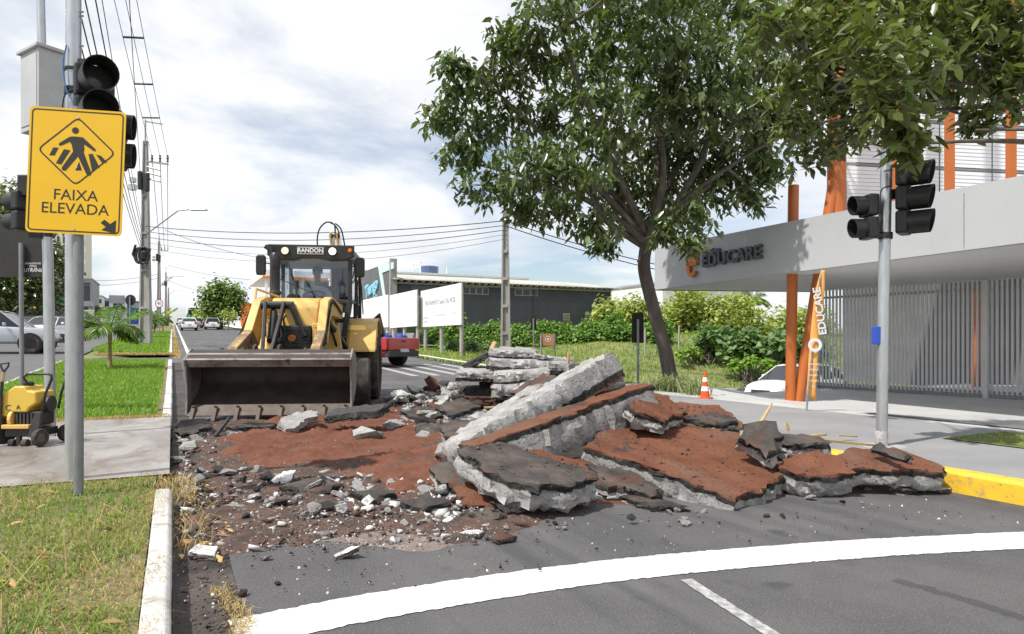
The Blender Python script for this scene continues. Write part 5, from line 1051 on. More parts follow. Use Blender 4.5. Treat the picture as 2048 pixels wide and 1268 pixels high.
MB().tube(curve([at(1782,372,d5-.06), at(1763,380,d5-.1), at(1760,420,d5-.1), at(1753,455,d5-.08)]), .006, 5).build('wire', 'cable', s3, world=True); MB().box(at(1753,671,d5), (.07,.06,.17), Matrix.Rotation(-YAW,3,'Z')).build('button_box', 'plastic_blue', s3, bev=.006, world=True)
# small signs seen along the streets
def sign_post(name, label, px, py, top, r, mat, shape, size, text_=None, rim=None, zo=.1, front=True):
    p = hit(px, py, zo); d = depth(p); t = thing(name, label, 'road sign', p); c = at(px, top, d); n = -CF if front else CF
    MB().tube([p, c+Vector((0,0,size*.6))], r, 8).build('post', 'galv_dull', t, world=True)
    M = facing(c-CF*(r+.012), -CF)
    if shape == 'round': P = [(size*math.cos(a), size*math.sin(a)) for a in np.linspace(0,6.28,29)[:-1]]
    elif shape == 'diamond': P = [(size,0),(0,size),(-size,0),(0,-size)]
    else: P = [(-size*.4,-size),(size*.4,-size),(size*.4,size),(-size*.4,size)]
    if not front: M = facing(c+CF*(r+.012), -CF)
    bd = MB().prism(P, 0, .01, 'z', M).build('sign_face', mat, t, world=True)
    if rim: MB().ring([(size*.82,0.011),(size,.011),(size,.013),(size*.82,.013)], (0,0,0), (0,0,1), 28).build('rim', rim, t).matrix_local = W(t).inverted() @ M
    if text_: text('lettering', text_, size*1.0, M @ Matrix.Translation((0,0,.013)), 'sign_black', t, ext=.001, world=True)
    return t
sign_post('round_sign_back', 'black round sign back on a thin post near the palm', 260, 694, 600, .035, 'black_matte', 'round', .26, front=False)
sign_post('speed_limit_sign', 'round speed limit sign with a red rim reading 40', 319, 674, 607, .035, 'sign_white', 'round', .30, '40', 'sign_red')
sign_post('warning_sign', 'small yellow diamond sign far along the median', 337, 652, 623, .04, 'sign_yellow', 'diamond', .45)
sign_post('narrow_sign_back', 'narrow dark sign back beside the brown school sign', 1067, 720, 645, .03, 'black_matte', 'rect', .27, front=False)
sign_post('tall_sign_back', 'narrow dark sign back on a thin post left of the leaning tree', 1276, 766, 656, .03, 'black_matte', 'rect', .36, front=False)
p = hit(1095, 712, .0); d = depth(p); t = thing('school_sign', 'small brown board with a pale emblem on two grey posts', 'sign', p)
for x in (1082, 1109): MB().tube([hit(x,712), at(x,667,d)], .05, 10).build('post', 'galv_dull', t, world=True)
MB().box(at(1096,680,d), (25/F*d,.03,23/F*d), Matrix.Rotation(-YAW,3,'Z')).build('sign_face', 'school_sign', t, world=True, bev=.004); MB().ring([(.11,0),(.14,0),(.14,.01),(.11,.01)], (0,0,0), (0,0,1), 24).build('emblem', 'print_pale', t).matrix_local = W(t).inverted() @ facing(at(1096,678,d)-CF*.017, -CF); MB().lathe([(0,.01),(.06,.01),(.06,0)], (0,0,0), (0,0,1), 16).build('emblem', 'print_pale', t).matrix_local = W(t).inverted() @ facing(at(1096,678,d)-CF*.017, -CF)
# ------------------------------------------------------------------ concrete floor saw on the path
b = hit(62, 888, .11); SW = thing('floor_saw', 'yellow-tanked concrete floor saw standing on the wet path', 'floor saw', b, -YAW); ds = depth(b); u = ds/F
def sp(px, py, y=0.): return Vector(((px-62)*u, y, (888-py)*u))                 # local: x picture-right, y away, z up
tank = MB().prism([sp(10,818).xz, sp(13,785).xz, sp(24,772).xz, sp(45,758).xz, sp(68,758).xz, sp(73,768).xz, sp(92,770).xz, sp(94,795).xz, sp(78,805).xz, sp(72,815).xz, sp(32,814).xz, sp(28,824).xz, sp(14,824).xz], -.14, .16, 'y').build('water_tank', 'tank_yellow', SW, bev=.028, seg=4, smooth=50)
MB().lathe([(.05,0),(.055,.03),(.04,.045),(0,.05)], sp(57,758,.0), n=16).build('tank_cap', 'machine_black', tank)
text('lettering', 'C', .085, facing(sp(33,805,-.143), (0,-1,0)), 'sign_black', tank, ext=.001); text('lettering', 'A', .07, facing(sp(55,804,-.143), (0,-1,0)), 'sign_black', tank, ext=.001)
eng = MB().bx(sp(42,0).x, sp(95,0).x, -.12, .15, sp(0,845).z, sp(0,812).z).build('engine', 'machine_black', SW, bev=.02); MB().cyl(sp(95,798,.02), sp(106,798,.02), .085, n=18).build('recoil_cover', 'vinyl', eng)
for k in range(5): MB().bx(sp(48+k*8,0).x, sp(52+k*8,0).x, -.135, -.12, sp(0,840).z, sp(0,818).z).build('cooling_fin', 'vinyl', eng)
MB().cyl(sp(35,830,-.08), sp(42,830,-.08), .1, n=18).build('air_filter', 'machine_yellow', SW)
fr = MB().bx(sp(24,0).x, sp(84,0).x, -.19, .19, sp(0,850).z, sp(0,841).z).build('deck', 'machine_yellow', SW, bev=.008); MB().bx(sp(26,0).x, sp(100,0).x, -.15, .17, sp(0,868).z, sp(0,851).z).build('chassis', 'machine_black', SW, bev=.01)
MB().prism([sp(84,868).xz, sp(88,842).xz, sp(100,812).xz, sp(113,812).xz, sp(110,840).xz, sp(104,869).xz], -.20, -.16, 'y').build('belt_guard', 'vinyl', SW, bev=.01)
MB().lathe([(0,0),(.14,0),(.14,.006),(0,.006)], sp(17,857,-.1), (.92,-.4,0), 32).build('saw_blade', 'steel_dark', SW); bg_ = MB().prism([(-.16,-.03),(.16,-.03),(.165,.06),(.12,.15),(0,.19),(-.12,.15),(-.165,.06)], 0, .03, 'z'); bgo = bg_.build('blade_guard', 'steel_worn', SW, bev=.01); bgo.matrix_local = facing(sp(9,846,-.1), (.92,-.4,0))
MB().tube([sp(101,812,-.1), sp(108,775,-.1), sp(122,742,-.1), sp(121,734,-.1), sp(112,731,-.1), sp(68,732,-.1), sp(60,738,-.1), sp(60,752,-.05)], .014, 10).build('handlebar', 'machine_black', SW, smooth=50)
MB().tube([sp(101,812,.16), sp(108,775,.16), sp(121,738,.16), sp(112,733,.16)], .014, 10).build('handlebar', 'machine_black', SW, smooth=50)
MB().tube([sp(19,842,-.16), sp(20,780,-.16), sp(23,745,-.16)], .016, 8).build('lever', 'machine_black', SW); MB().tube([sp(23,747,-.16), sp(26,727,-.16)], .017, 8).build('lever_shaft', 'wood_raw', SW)
MB().tube([sp(26,727,-.16), sp(21,717,-.16), sp(19,709,-.16), sp(37,707,-.16), sp(36,714,-.16), sp(26,727,-.16)], .010, 8).build('lever_grip', 'machine_black', SW)
MB().cyl(sp(3,753,-.2), sp(18,752,-.16), .008, n=8).build('hand_wheel_axle', 'steel_worn', SW); MB().lathe([(0,0),(.03,0),(.03,.008),(0,.008)], sp(9,753,-.18), (1,0,0), 14).build('hand_wheel', 'steel_worn', SW)
for px, py, y, r in ((44,882,-.15,.045), (72,882,-.15,.045)): MB().cyl(sp(px-6,py,y), sp(px+6,py,y), r, n=18).build('small_wheel', 'tyre', SW, bev=.006)
for y in (-.21, .2): MB().ring([(.05,-.025),(.088,-.025),(.095,0),(.088,.025),(.05,.025)], sp(112,868,y), (.98,-.2,0), 22).build('wheel', 'tyre', SW, smooth=35); MB().lathe([(0,.02),(.05,.018),(.05,-.018),(0,-.02)], sp(112,868,y), (.98,-.2,0), 16).build('wheel_hub', 'rim_steel', SW)
MB().bx(sp(54,0).x, sp(62,0).x, -.17, -.13, sp(0,884).z, sp(0,866).z).build('axle_bracket', 'machine_black', SW)
b = hit(8, 862, .11); t = thing('plastic_drum', 'pale plastic drum at the picture edge behind the saw', 'drum', b); MB().lathe([(.13,0),(.14,.02),(.14,.2),(.12,.25),(.05,.27),(.04,.3),(0,.3)], n=22).build('drum_body', 'render_white', t, smooth=40); MB().lathe([(.042,.29),(.042,.32),(0,.32)], n=14).build('drum_cap', 'shop_blue', t)
SW.scale = (.9,.9,.9)
# ------------------------------------------------------------------ cones
def cone(label, px, py, h, zo=.1):
    p = hit(px, py, zo); t = thing('traffic_cone', label, 'cone', p, .4); MB().bx(-.23*h,.23*h,-.23*h,.23*h,0,.05*h).build('base', 'cone_orange', t, bev=.01)
    f = lambda z: h*(.17-.135*z)
    MB().lathe([(f(0),.05*h),(f(1),h),(f(1)*.6,h)], n=18).build('cone_body', 'cone_orange', t, smooth=40)
    for a, b_ in ((.28,.45), (.62,.78)): MB().lathe([(f((a-.05)/.95)+.004,a*h),(f((b_-.05)/.95)+.004,b_*h)], n=18).build('reflective_band', 'sign_white', t, smooth=40)
cone('orange and white cone at the edge of the school forecourt', 1410, 797, .48, .11); cone('plain orange cone standing behind the white sedan', 109, 693, .75, .0)
# ------------------------------------------------------------------ vehicles (local: +y forward)
def vehicle(name, label, loc, rz, paint, L=4.2, Wd=1.72, kind='sedan', group='cars parked and driving along the avenue', cat='car', plate_front=True):
    t = thing(name, label, cat, loc, rz, group); h = Wd/2
    if kind == 'sedan': top = [(-.5,.62),(-.485,.92),(-.36,1.0),(-.2,.98),(.18,.97),(.24,.95),(.38,.86),(.465,.74),(.5,.56)]; gh = [(-.40,.98),(-.27,1.36),(-.15,1.45),(.02,1.45),(.10,1.40),(.27,.95)]; zb = .20
    elif kind == 'hatch': top = [(-.5,.60),(-.485,.9),(-.40,1.0),(-.2,.98),(.16,.98),(.24,.96),(.38,.88),(.465,.76),(.5,.58)]; gh = [(-.475,.98),(-.41,1.38),(-.25,1.48),(.0,1.49),(.09,1.44),(.28,.95)]; zb = .20
    else: top = [(-.5,.66),(-.495,.72),(-.2,.72),(-.17,1.08),(.1,1.08),(.2,1.06),(.36,1.0),(.465,.92),(.5,.68)]; gh = [(-.16,1.06),(-.14,1.60),(-.08,1.70),(.06,1.70),(.11,1.64),(.25,1.05)]; zb = .36
    if kind == 'utility': top = [(a, b-.17) for a, b in top]; gh = [(a, b-.2) for a, b in gh]; zb = .24
    ys = np.linspace(-.5, .5, 33); tz = np.interp(ys, [a for a, _ in top], [b for _, b in top]); m = MB(); vs = []; fs = []
    for y, z in zip(ys, tz):
        e = abs(2*y)**5; w_ = h*(1-.13*e); b0 = zb+.12*e
        for X_, Z_ in ((.88,b0),(.985,b0+.10),(1.,(b0+z)*.5),(.985,z-.12),(.93,z-.02),(.70,z+.012),(0,z+.03)): vs.append((X_*w_, y*L, Z_))
        for X_, Z_ in ((.70,z+.012),(.93,z-.02),(.985,z-.12),(1.,(b0+z)*.5),(.985,b0+.10),(.88,b0)): vs.append((-X_*w_, y*L, Z_))
    q = 13
    for i in range(len(ys)-1): fs += [(i*q+k, i*q+(k+1) % q, (i+1)*q+(k+1) % q, (i+1)*q+k) for k in range(q)]
    fs += [tuple(range(q)), tuple(range((len(ys)-1)*q, len(ys)*q))[::-1]]
    bd = MB().add(vs, fs).build('body', paint, t, smooth=32)
    # cabin: glass all round, roof panel and pillars in body colour
    g = []; n = len(gh)
    for a, z in gh:
        f = (z-gh[0][1])/(max(zz for _, zz in gh)-gh[0][1]+1e-6); g.append((h*(.90-.20*f), a*L, z))
    vs = [(x,y,z) for x,y,z in g]+[(-x,y,z) for x,y,z in g]+[(h*.90, y, gh[0][1]-.03) for _,y,_ in g]+[(-h*.90, y, gh[0][1]-.03) for _,y,_ in g]; fs = []
    for i in range(n-1): fs += [(i,i+1,2*n+i+1,2*n+i), (n+i,3*n+i,3*n+i+1,n+i+1)]
    fs += [(0,1,n+1,n), (n-2,n-1,2*n-1,2*n-2)]
    MB().add(vs, fs).build('windows', 'car_glass', t)
    rf = MB(); P = g[1:-1]; k = len(P); rv = [(x,y,z+.012) for x,y,z in P]+[(0,y,z+.035) for x,y,z in P]+[(-x,y,z+.012) for x,y,z in P]; rf.add(rv, [(i,i+1,k+i+1,k+i) for i in range(k-1)]+[(k+i,k+i+1,2*k+i+1,2*k+i) for i in range(k-1)])
    for s in (-1, 1):
        rf.tube([(s*(x+.0),y,z+.006) for x,y,z in g], .026, 5)
        for yy in ((-.02, ) if kind in ('pickup','utility') else (-.10, -.30)): zt = np.interp(yy, [a for a,_ in gh], [z for _,z in gh]); rf.bar((s*h*.905, yy*L, gh[0][1]-.02), (s*h*.715, yy*L, zt), .03, .06, (0,1,0))
    rf.build('roof', paint, t, smooth=32)
    if kind in ('pickup','utility'):
        zr = 1.08 if kind == 'pickup' else .93; z0 = .7 if kind == 'pickup' else .53
        for s in (-1, 1): MB().prism([(-.5*L,z0),(-.17*L,z0),(-.17*L,zr),(-.5*L,zr)], s*h*.90, s*h*.99).build('bed_side', paint, t, bev=.02)
        tg = MB().bx(-h*.88, h*.88, -.505*L, -.485*L, z0, zr).build('tailgate', paint, t, bev=.02); MB().bx(-.09,.09,-.51*L,-.505*L,zr-.14,zr-.09).build('handle', 'car_trim', tg); MB().bx(-h*.9,h*.9,-.515*L,-.47*L,zb+.05,zb+.26).build('rear_bumper', 'car_trim', t, bev=.03)
        MB().bx(-h*.87,h*.87,-.48*L,-.18*L,z0-.02,z0+.02).build('bed_floor', 'car_trim', t)
    R = .37 if kind == 'pickup' else .31
    for s in (-1, 1):
        for y in (-.30*L, .315*L):
            MB().cyl((s*h*.72, y, R+.015), (s*(h*1.002), y, R+.015), R+.055, n=28).build('wheel_arch', 'black_matte', t)
            w_ = bpy.data.objects.new('wheel', None); col.objects.link(w_); w_.parent = t; w_.location = (s*(h-.09), y, R); w_.empty_display_size = .1
            MB().ring([(R*.64,-.09),(R*.93,-.10),(R,-.06),(R,.06),(R*.93,.10),(R*.64,.09)], axis=(1,0,0), n=28).build('tyre', 'tyre', w_, smooth=40)
            r = MB(); r.ring([(R*.55,.05*s),(R*.66,.095*s),(R*.66,-.05*s),(R*.55,-.05*s)], axis=(1,0,0), n=24); r.lathe([(0,.07*s),(R*.14,.07*s),(R*.16,.04*s)], axis=(1,0,0), n=12)
            for k_ in range(5): a = 2*math.pi*k_/5+.3; r.bar((.06*s,math.cos(a)*R*.1,math.sin(a)*R*.1), (.065*s,math.cos(a)*R*.6,math.sin(a)*R*.6), .05, .03, (1,0,0))
            r.build('rim', 'alloy', w_)
        zt = np.interp(.44, ys, tz); fl = MB().add([(s*h*.52,.478*L,zt-.20),(s*h*.80,.462*L,zt-.19),(s*h*.965,.405*L,zt-.10),(s*h*.93,.405*L,zt-.02),(s*h*.55,.468*L,zt-.07),(s*h*.52,.44*L,zt-.20),(s*h*.80,.43*L,zt-.19),(s*h*.90,.39*L,zt-.10),(s*h*.88,.39*L,zt-.02),(s*h*.55,.43*L,zt-.07)], [(0,1,2,3,4),(9,8,7,6,5),(0,5,6,1),(1,6,7,2),(2,7,8,3),(3,8,9,4),(4,9,5,0)]); 
        for i_, v in enumerate(fl.v): fl.v[i_] = (v[0]*1.0, v[1]+.045*L*.35, v[2])
        fl.build('headlight', 'lamp_clear', t, bev=.008)
        zt = .84 if kind != 'pickup' else .95
        if kind == 'utility': zt = .80
        MB().bx(s*h*(.60 if kind not in ('pickup','utility') else .80), s*h*.93, -.50*L-.004, -.455*L, zt-.09, zt+.08).build('tail_light', 'lamp_red', t, bev=.02)
        MB().prism([(.0,0),(.0,.14),(.10,.13),(.12,.02)], s*h*1.02, s*h*1.17).build('side_mirror', paint, t, bev=.02).location = (0, .145*L, gh[0][1]+.02)
    zt = float(np.interp(.47, ys, tz)); MB().bx(-h*.46,h*.46,.487*L,.508*L,zt-.24,zt-.10).build('grille', 'car_trim', t, bev=.015); MB().bx(-h*.75,h*.75,.475*L,.503*L,zb+.05,zb+.20).build('lower_grille', 'car_trim', t, bev=.02)
    if plate_front: MB().bx(-.2,.2,.506*L,.512*L,zb+.20,zb+.32).build('number_plate', 'plate', t)
    MB().bx(-.2,.2,-.52*L,-.503*L,.45 if kind in ('pickup','utility') else .62,.56 if kind in ('pickup','utility') else .73).build('number_plate', 'plate', t)
    return t
def vz(px, py, zo=.0): return hit(px, py, zo)
def park(px, py): return hit(px, py)
p = gz(at(18,706,28.2)); vehicle('pickup_truck', 'silver pickup truck cut off by the left picture edge', p+Vector((-1.9,-.6,0))*.3, math.radians(-98), 'car_silver', 5.2, 1.95, 'pickup', cat='pickup')
p = gz(at(100,688,41)); vehicle('parked_car', 'white sedan facing the camera beside the silver pickup', p, math.radians(165), 'car_white', 4.6, 1.78, 'sedan')
for lb, px, d, rz, pt, k in (('dark hatchback parked behind the white sedan', 133, 52, 175, 'car_dark', 'hatch'), ('red hatchback parked behind the white sedan', 131, 63, 175, 'car_red', 'hatch'), ('black car parked under the yellow wall beyond the palm', 172, 74, 178, 'car_dark', 'sedan'), ('white car parked beyond the palm', 190, 86, 178, 'car_white', 'hatch'), ('grey car parked far along the opposite lane', 214, 108, 178, 'car_silver', 'hatch'), ('black car parked left of the white sedan under the tree', 62, 54, 172, 'car_dark', 'hatch')):
    vehicle('parked_car', lb, gz(at(px,680,d)), math.radians(rz), pt, 4.1, 1.74, k)
for lb, px, d, off, pt, k in (('white car driving away up the avenue, nearest of the far traffic', 378, 80, 0, 'car_white', 'sedan'), ('grey car beside the nearest driving white car', 392, 100, 0, 'car_silver', 'hatch'), ('white car near the crest of the avenue', 362, 140, 0, 'car_white', 'sedan'), ('white hatchback parked by the right kerb below the round tree', 424, 88, 0, 'car_white', 'hatch')):
    vehicle('driving_car' if px != 424 else 'parked_car', lb, gz(at(px,650,d)), math.radians(0), pt, 4.2, 1.74, k)
vehicle('parked_car', 'white car half hidden behind the left loader arm', gz(at(530,685,42)), math.radians(-4), 'car_white', 4.0, 1.72, 'hatch')
vehicle('pickup_truck', 'red pickup with grey cladding and blue drums parked beside the loader', gz(at(711,690,24.2)), math.radians(32), 'car_red', 4.4, 1.7, 'utility', cat='pickup')
vehicle('parked_car', 'white hatchback in the dip beside the orange columns', gz(at(1592,740,26.2),.05), math.radians(97), 'car_white', 4.3, 1.72, 'hatch')
RP = [o for o in col.objects if o.get('label', '').startswith('red pickup')][0]
for i, (x, y) in enumerate(((-.35,-1.75), (.35,-1.8), (.0,-1.2))):
    t = thing('drum', ('blue plastic drum at the left of the red pickup bed', 'blue plastic drum at the tailgate corner of the red pickup', 'blue plastic drum deep in the red pickup bed')[i], 'drum', W(RP) @ Vector((x,y,.56))); MB().lathe([(.2,0),(.22,.03),(.22,.4),(.2,.46),(.08,.48),(.07,.52),(0,.52)], n=20).build('drum_body', 'plastic_blue', t, smooth=40); MB().ring([(.22,.2),(.232,.21),(.232,.24),(.22,.25)], n=20).build('drum_hoop', 'plastic_blue', t)
bus = thing('bus', 'green and white bus near the crest of the avenue', 'bus', gz(at(388,650,125)), 0); bb = MB().bx(-1.25,1.25,-5,5,.4,2.0).build('lower_body', 'shop_green', bus, bev=.1); MB().bx(-1.25,1.25,-5,5,2.0,3.2).build('upper_body', 'render_white', bus, bev=.12); MB().bx(-1.05,1.05,-5.03,-4.95,1.9,2.7).build('rear_window', 'car_glass', bus); MB().bx(-.8,.8,-5.02,-4.96,2.85,3.05).build('sign_panel', 'sign_black', bus)
for s in (-1,1):
    for y in (-3,3): MB().cyl((s*.95,y,.45), (s*1.26,y,.45), .45, n=18).build('wheel', 'tyre', bus)
# ------------------------------------------------------------------ utility poles and wires
def util_pole(label, px, d, top, w0=.5, w1=.2, arm_=True, lamp=None, web=True):
    q = at(px, HZ, d); p = gz(q); h = at(px, top, d).z-p.z; t = thing('utility_pole', label, 'utility pole', p, -YAW, 'concrete utility poles along the streets')
    m = MB()
    for s in (-1, 1): m.add([(s*w0/2,-.15,0),(s*(w0/2-.09),-.15,0),(s*(w0/2-.09),.15,0),(s*w0/2,.15,0),(s*w1/2,-.09,h),(s*(w1/2-.05),-.09,h),(s*(w1/2-.05),.09,h),(s*w1/2,.09,h)], [(0,1,2,3),(4,5,6,7),(0,1,5,4),(1,2,6,5),(2,3,7,6),(3,0,4,7)])
    m.add([(-w0/2+.08,-.05,0),(w0/2-.08,-.05,0),(w0/2-.08,.05,0),(-w0/2+.08,.05,0),(-w1/2+.04,-.04,h),(w1/2-.04,-.04,h),(w1/2-.04,.04,h),(-w1/2+.04,.04,h)], [(0,1,2,3),(4,5,6,7),(0,1,5,4),(1,2,6,5),(2,3,7,6),(3,0,4,7)])
    m.build('shaft', 'pole_concrete', t)
    if web:
        for k in range(1, 5): z = h*k/5.5; w_ = w0+(w1-w0)*z/h; MB().bx(-w_/2+.07,w_/2-.07,-.14,.14,z,z+.12).build('rib', 'pole_concrete', t)
    if arm_:
        MB().bar((.1,-.1,h-1.1), (1.25,-.1,h-1.25), .09, .09).build('crossarm', 'pole_concrete', t); MB().bar((.05,-.1,h-.2), (.05,-.1,h+1.1), .06, .06, (0,1,0)).build('bracket', 'galv_dull', t); MB().bar((.05,-.1,h+1.0), (.95,-.1,h+.85), .05, .05).build('top_arm', 'galv_dull', t)
        for x in (.4,.82,1.22): MB().lathe([(.03,0),(.07,.05),(.04,.12),(.07,.2),(.04,.28),(.06,.36),(0,.4)], (x,-.1,h-1.15), n=10).build('insulator', 'porcelain', t)
        for z in (h-1.6,h-1.9,h-2.2): MB().cyl((.15,-.15,z+.2), (.9,-.2,z), .045, n=6).build('insulator_string', 'porcelain', t)
        MB().lathe([(.10,0),(.12,.05),(.12,.9),(.1,.95)], (-.18,-.2,h-2.6), n=12).build('fuse_switch', 'machine_black', t); MB().lathe([(.10,0),(.12,.05),(.12,.9),(.1,.95)], (.2,-.2,h-2.7), n=12).build('fuse_switch', 'machine_black', t)
        MB().bx(-.8,-.5,-.2,.1,h-2.6,h-2.3).build('switch_gear', 'galv', t); MB().bx(-.75,-.5,-.2,.05,h-2.2,h-1.95).build('switch_gear', 'galv', t)
    if lamp:
        a = MB().tube([(.1,-.1,lamp[0]), (lamp[1]*.75,-.1,lamp[0]+lamp[2]*.95), (lamp[1],-.1,lamp[0]+lamp[2])], .035, 8).build('lamp_arm', 'galv_dull', t); MB().box((lamp[1]+.5,-.1,lamp[0]+lamp[2]-.02), (.9,.25,.08)).build('lamp_head', 'galv', a, bev=.03)
    return t, h
P1, h1 = util_pole('big concrete utility pole with transformer gear on the near median', 291, 36, 282, .62, .2, lamp=(5.9,2.35,1.3)); 
[MB().tube([(x_+.28*math.cos(a_), -.35-.06*j_, 4.75+.42*math.sin(a_)) for a_ in np.linspace(0, 6.3, 14)], .05, 6).build('cable_coil', 'cable', P1) for j_, x_ in enumerate((-.12,.02,.18))]; MB().lathe([(.1,0),(.22,.15),(.24,.5),(.12,.7)], (.1,-.3,4.4), n=9).build('splice_box', 'cable', P1); MB().tube([(-.3,-.4,5.3),(-.45,-.4,4.8),(-.2,-.42,4.4),(.35,-.4,4.6),(.45,-.4,5.1)], .06, 6).build('cable_coil', 'cable', P1)
util_pole('second utility pole of the median row, behind the speed sign', 318, 90, 483, .55, .2, arm_=True, lamp=(5.5,2.4,1.4), web=False); util_pole('third utility pole of the median row', 332, 135, 545, .5, .2, arm_=True, lamp=(5.5,2.4,1.4), web=False); util_pole('fourth utility pole of the median row, near the crest', 337, 175, 575, .5, .2, arm_=False, web=False)
P2, h2 = util_pole('slim concrete utility pole behind the stacked slab pile', 1011, 27, 425, .42, .24, arm_=False)
MB().lathe([(.03,0),(.07,.05),(.04,.12),(.07,.2),(0,.3)], (0,-.2,h2-.4), n=10).build('insulator', 'porcelain', P2)
def far_wires():
    t = thing('power_line', 'high power line with spacers running along the median poles', 'power line', at(335,262,36))
    for k, x in enumerate((.40,.82,1.22)):
        a = W(P1) @ Vector((x,-.1,h1-.85)); b_ = Vector((-2.05+.2*k, 3.0, a.z+.6)); wire('conductor', a, b_, .3, .010, 'cable', t, 20)
        q = [o for o in col.objects if o.get('label', '').startswith('second utility')][0]; c = W(q) @ Vector((x,-.1,10.2)); wire('conductor', a, c, .9, .02, 'cable_grey', t, 20)
    for d_ in (20,23.5,27.5,31.5):
        y = d_*CA+8; y = d_*1.07
        f = (W(P1).translation.y-y)/(W(P1).translation.y-3.0); pts = []
        for k, x in enumerate((.40,.82,1.22)):
            a = W(P1) @ Vector((x,-.1,h1-.85)); b_ = Vector((-2.05+.2*k, 3.0, a.z+.6)); pts.append(a.lerp(b_, f)-Vector((0,0,.3*4*f*(1-f))))
        MB().tube(pts, .035, 6).build('spacer', 'cable', t, world=True)
    return t
far_wires()
t = thing('cable_run', 'bundle of black cables from the near median pole over the yellow sign', 'cable', at(290,465,36))
for k in range(6):
    a = W(P1) @ Vector((-.1+.03*k,-.2,5.0+.22*k)); b_ = Vector((-1.35+.09*k+(.5 if k == 5 else 0), 1.5, 6.6+.30*k)); wire('cable', a, b_, .35+.1*(k % 3), .012 if k < 4 else .008, 'cable', t, 18)
t = thing('cable_run', 'grey cables crossing the avenue from the median pole to the slim pole', 'cable', at(600,455,30))
for k in range(5):
    a = W(P1) @ Vector((.1,-.2,6.3-.28*k)); b_ = W(P2) @ Vector((0,-.15,h2-.35-.18*k)); wire('cable', a, b_, .42+.1*k, .018 if k < 3 else .010, 'cable_grey' if k else 'cable', t, 18)
t = thing('cable_run', 'dark cables leaving the slim pole to the right behind the tree', 'cable', at(1100,470,26))
for k in range(2): wire('cable', W(P2) @ Vector((0,-.15,h2-.35-.2*k)), at(1480,560+10*k,30), .25, .02, 'cable', t, 12)
t = thing('cable_run', 'thin far cables crossing the sky behind the loader', 'cable', at(420,520,80))
for (a, b_) in ((at(330,460,80), at(560,520,90)), (at(335,530,110), at(560,562,100)), (at(335,560,110), at(470,590,100)), (at(120,556,95), at(318,548,90)), (at(120,566,95), at(318,556,90))): wire('cable', a, b_, .6, .03, 'cable_grey', t, 10)
# feather flag
p = hit(1613, 822, .11); d = depth(p); fl = thing('feather_flag', 'orange feather flag reading EDUCARE beside the orange columns', 'flag', p); MB().tube([p, at(1616,790,d), at(1640,560,d), at(1645,540,d)], .012, 8).build('flag_pole', 'galv_dull', fl, world=True)
Lf = [(1613,792),(1619,690),(1627,610),(1634,568),(1643,540)]; Rf = [(1631,803),(1636,715),(1643,640),(1649,585),(1650,541)]; vs = []; fs = []
L2, R2 = curve([Vector(q) for q in Lf], 5), curve([Vector(q) for q in Rf], 5)
for i, (a, b_) in enumerate(zip(L2, R2)):
    for j in range(4): s_ = j/3; vs.append(at(a[0]+(b_[0]-a[0])*s_, a[1]+(b_[1]-a[1])*s_, d+.03*math.sin(i*.5+s_*2)))
for i in range(len(L2)-1):
    for j in range(3): fs.append((i*4+j, i*4+j+1, i*4+j+5, i*4+j+4))
o = MB().add(vs, fs).build('flag_cloth', 'flag_orange', fl, world=True, smooth=60); o.modifiers.new('t', 'SOLIDIFY').thickness = .004
text('lettering', 'EDUCARE', .155, facing(at(1640,622,d-.05), -CF, roll=math.radians(98)), 'sign_white', fl, ext=.001, world=True, sx=1.0, off=.004)
MB().ring([(.055,0),(.10,0),(.10,.004),(.055,.004)], n=24).build('flag_emblem', 'sign_white', fl).matrix_local = W(fl).inverted() @ facing(at(1630,690,d-.05), -CF)
for k in range(5): text('lettering', ('matriculas', 'abertas', 'educare', 'colegio', 'cal.')[k], .04, facing(at(1627+(k<2)*1,728+k*11,d-.05), -CF), 'sign_white', fl, ext=.001, world=True)
# ------------------------------------------------------------------ school: canopy, columns, slatted gate, louvred upper floor
def onplane(px, py, P, n):
    o = Vector((0,0,EYE)); dr = at(px, py, 1.)-o; P = Vector(P); n = Vector(n); return o+dr*((P-o).dot(n)/dr.dot(n))
SC = thing('school_building', 'modern school with white canopy, orange columns and grey slatted gate', 'building', (13.5, 9, -.1))
A1 = Vector((12.7,16.1,0)); A2 = Vector((11.84,5.96,0)); ed = (A2-A1).normalized(); A3 = A1+ed*17.5; fn = Vector((ed.y,-ed.x,0)); fn = -fn if fn.x > 0 else fn
ZB = 2.65
def ztop(p): return ZB+1.22-.17*((p-A1).dot(ed)/10.2)
plan = [A1, Vector((17.4,14.4,0)), Vector((20.5,-1.,0)), A3]
cv = [Vector((p.x,p.y,ZB)) for p in plan]+[Vector((p.x,p.y,ztop(p))) for p in plan]
cp = MB().add(cv, [(3,2,1,0),(4,5,6,7),(0,1,5,4),(1,2,6,5),(2,3,7,6),(3,0,4,7)]).build('canopy', 'beam_white', SC, world=True)
MB().add([Vector((p.x,p.y,ZB-.004)) for p in (A1+Vector((.08,-.06,0)), Vector((17.3,14.33,0)), Vector((20.4,-.9,0)), A3+Vector((.08,.06,0)))], [(3,2,1,0)]).build('soffit', 'soffit', cp, world=True)
MB().bar(A1+Vector((0,0,ZB+.0)), Vector((17.4,14.4,ZB)), .06, .05).build('edge_trim', 'louvre_rail', cp, world=True)
for px in (1928,):
    q = onplane(px, 440, A1, fn); MB().box(Vector((q.x,q.y,ZB+.5))+fn*.002, (.006,.014,.93), Matrix.Rotation(math.atan2(ed.y, ed.x)-math.pi/2, 3, 'Z')).build('panel_joint', 'louvre_rail', cp, world=True)
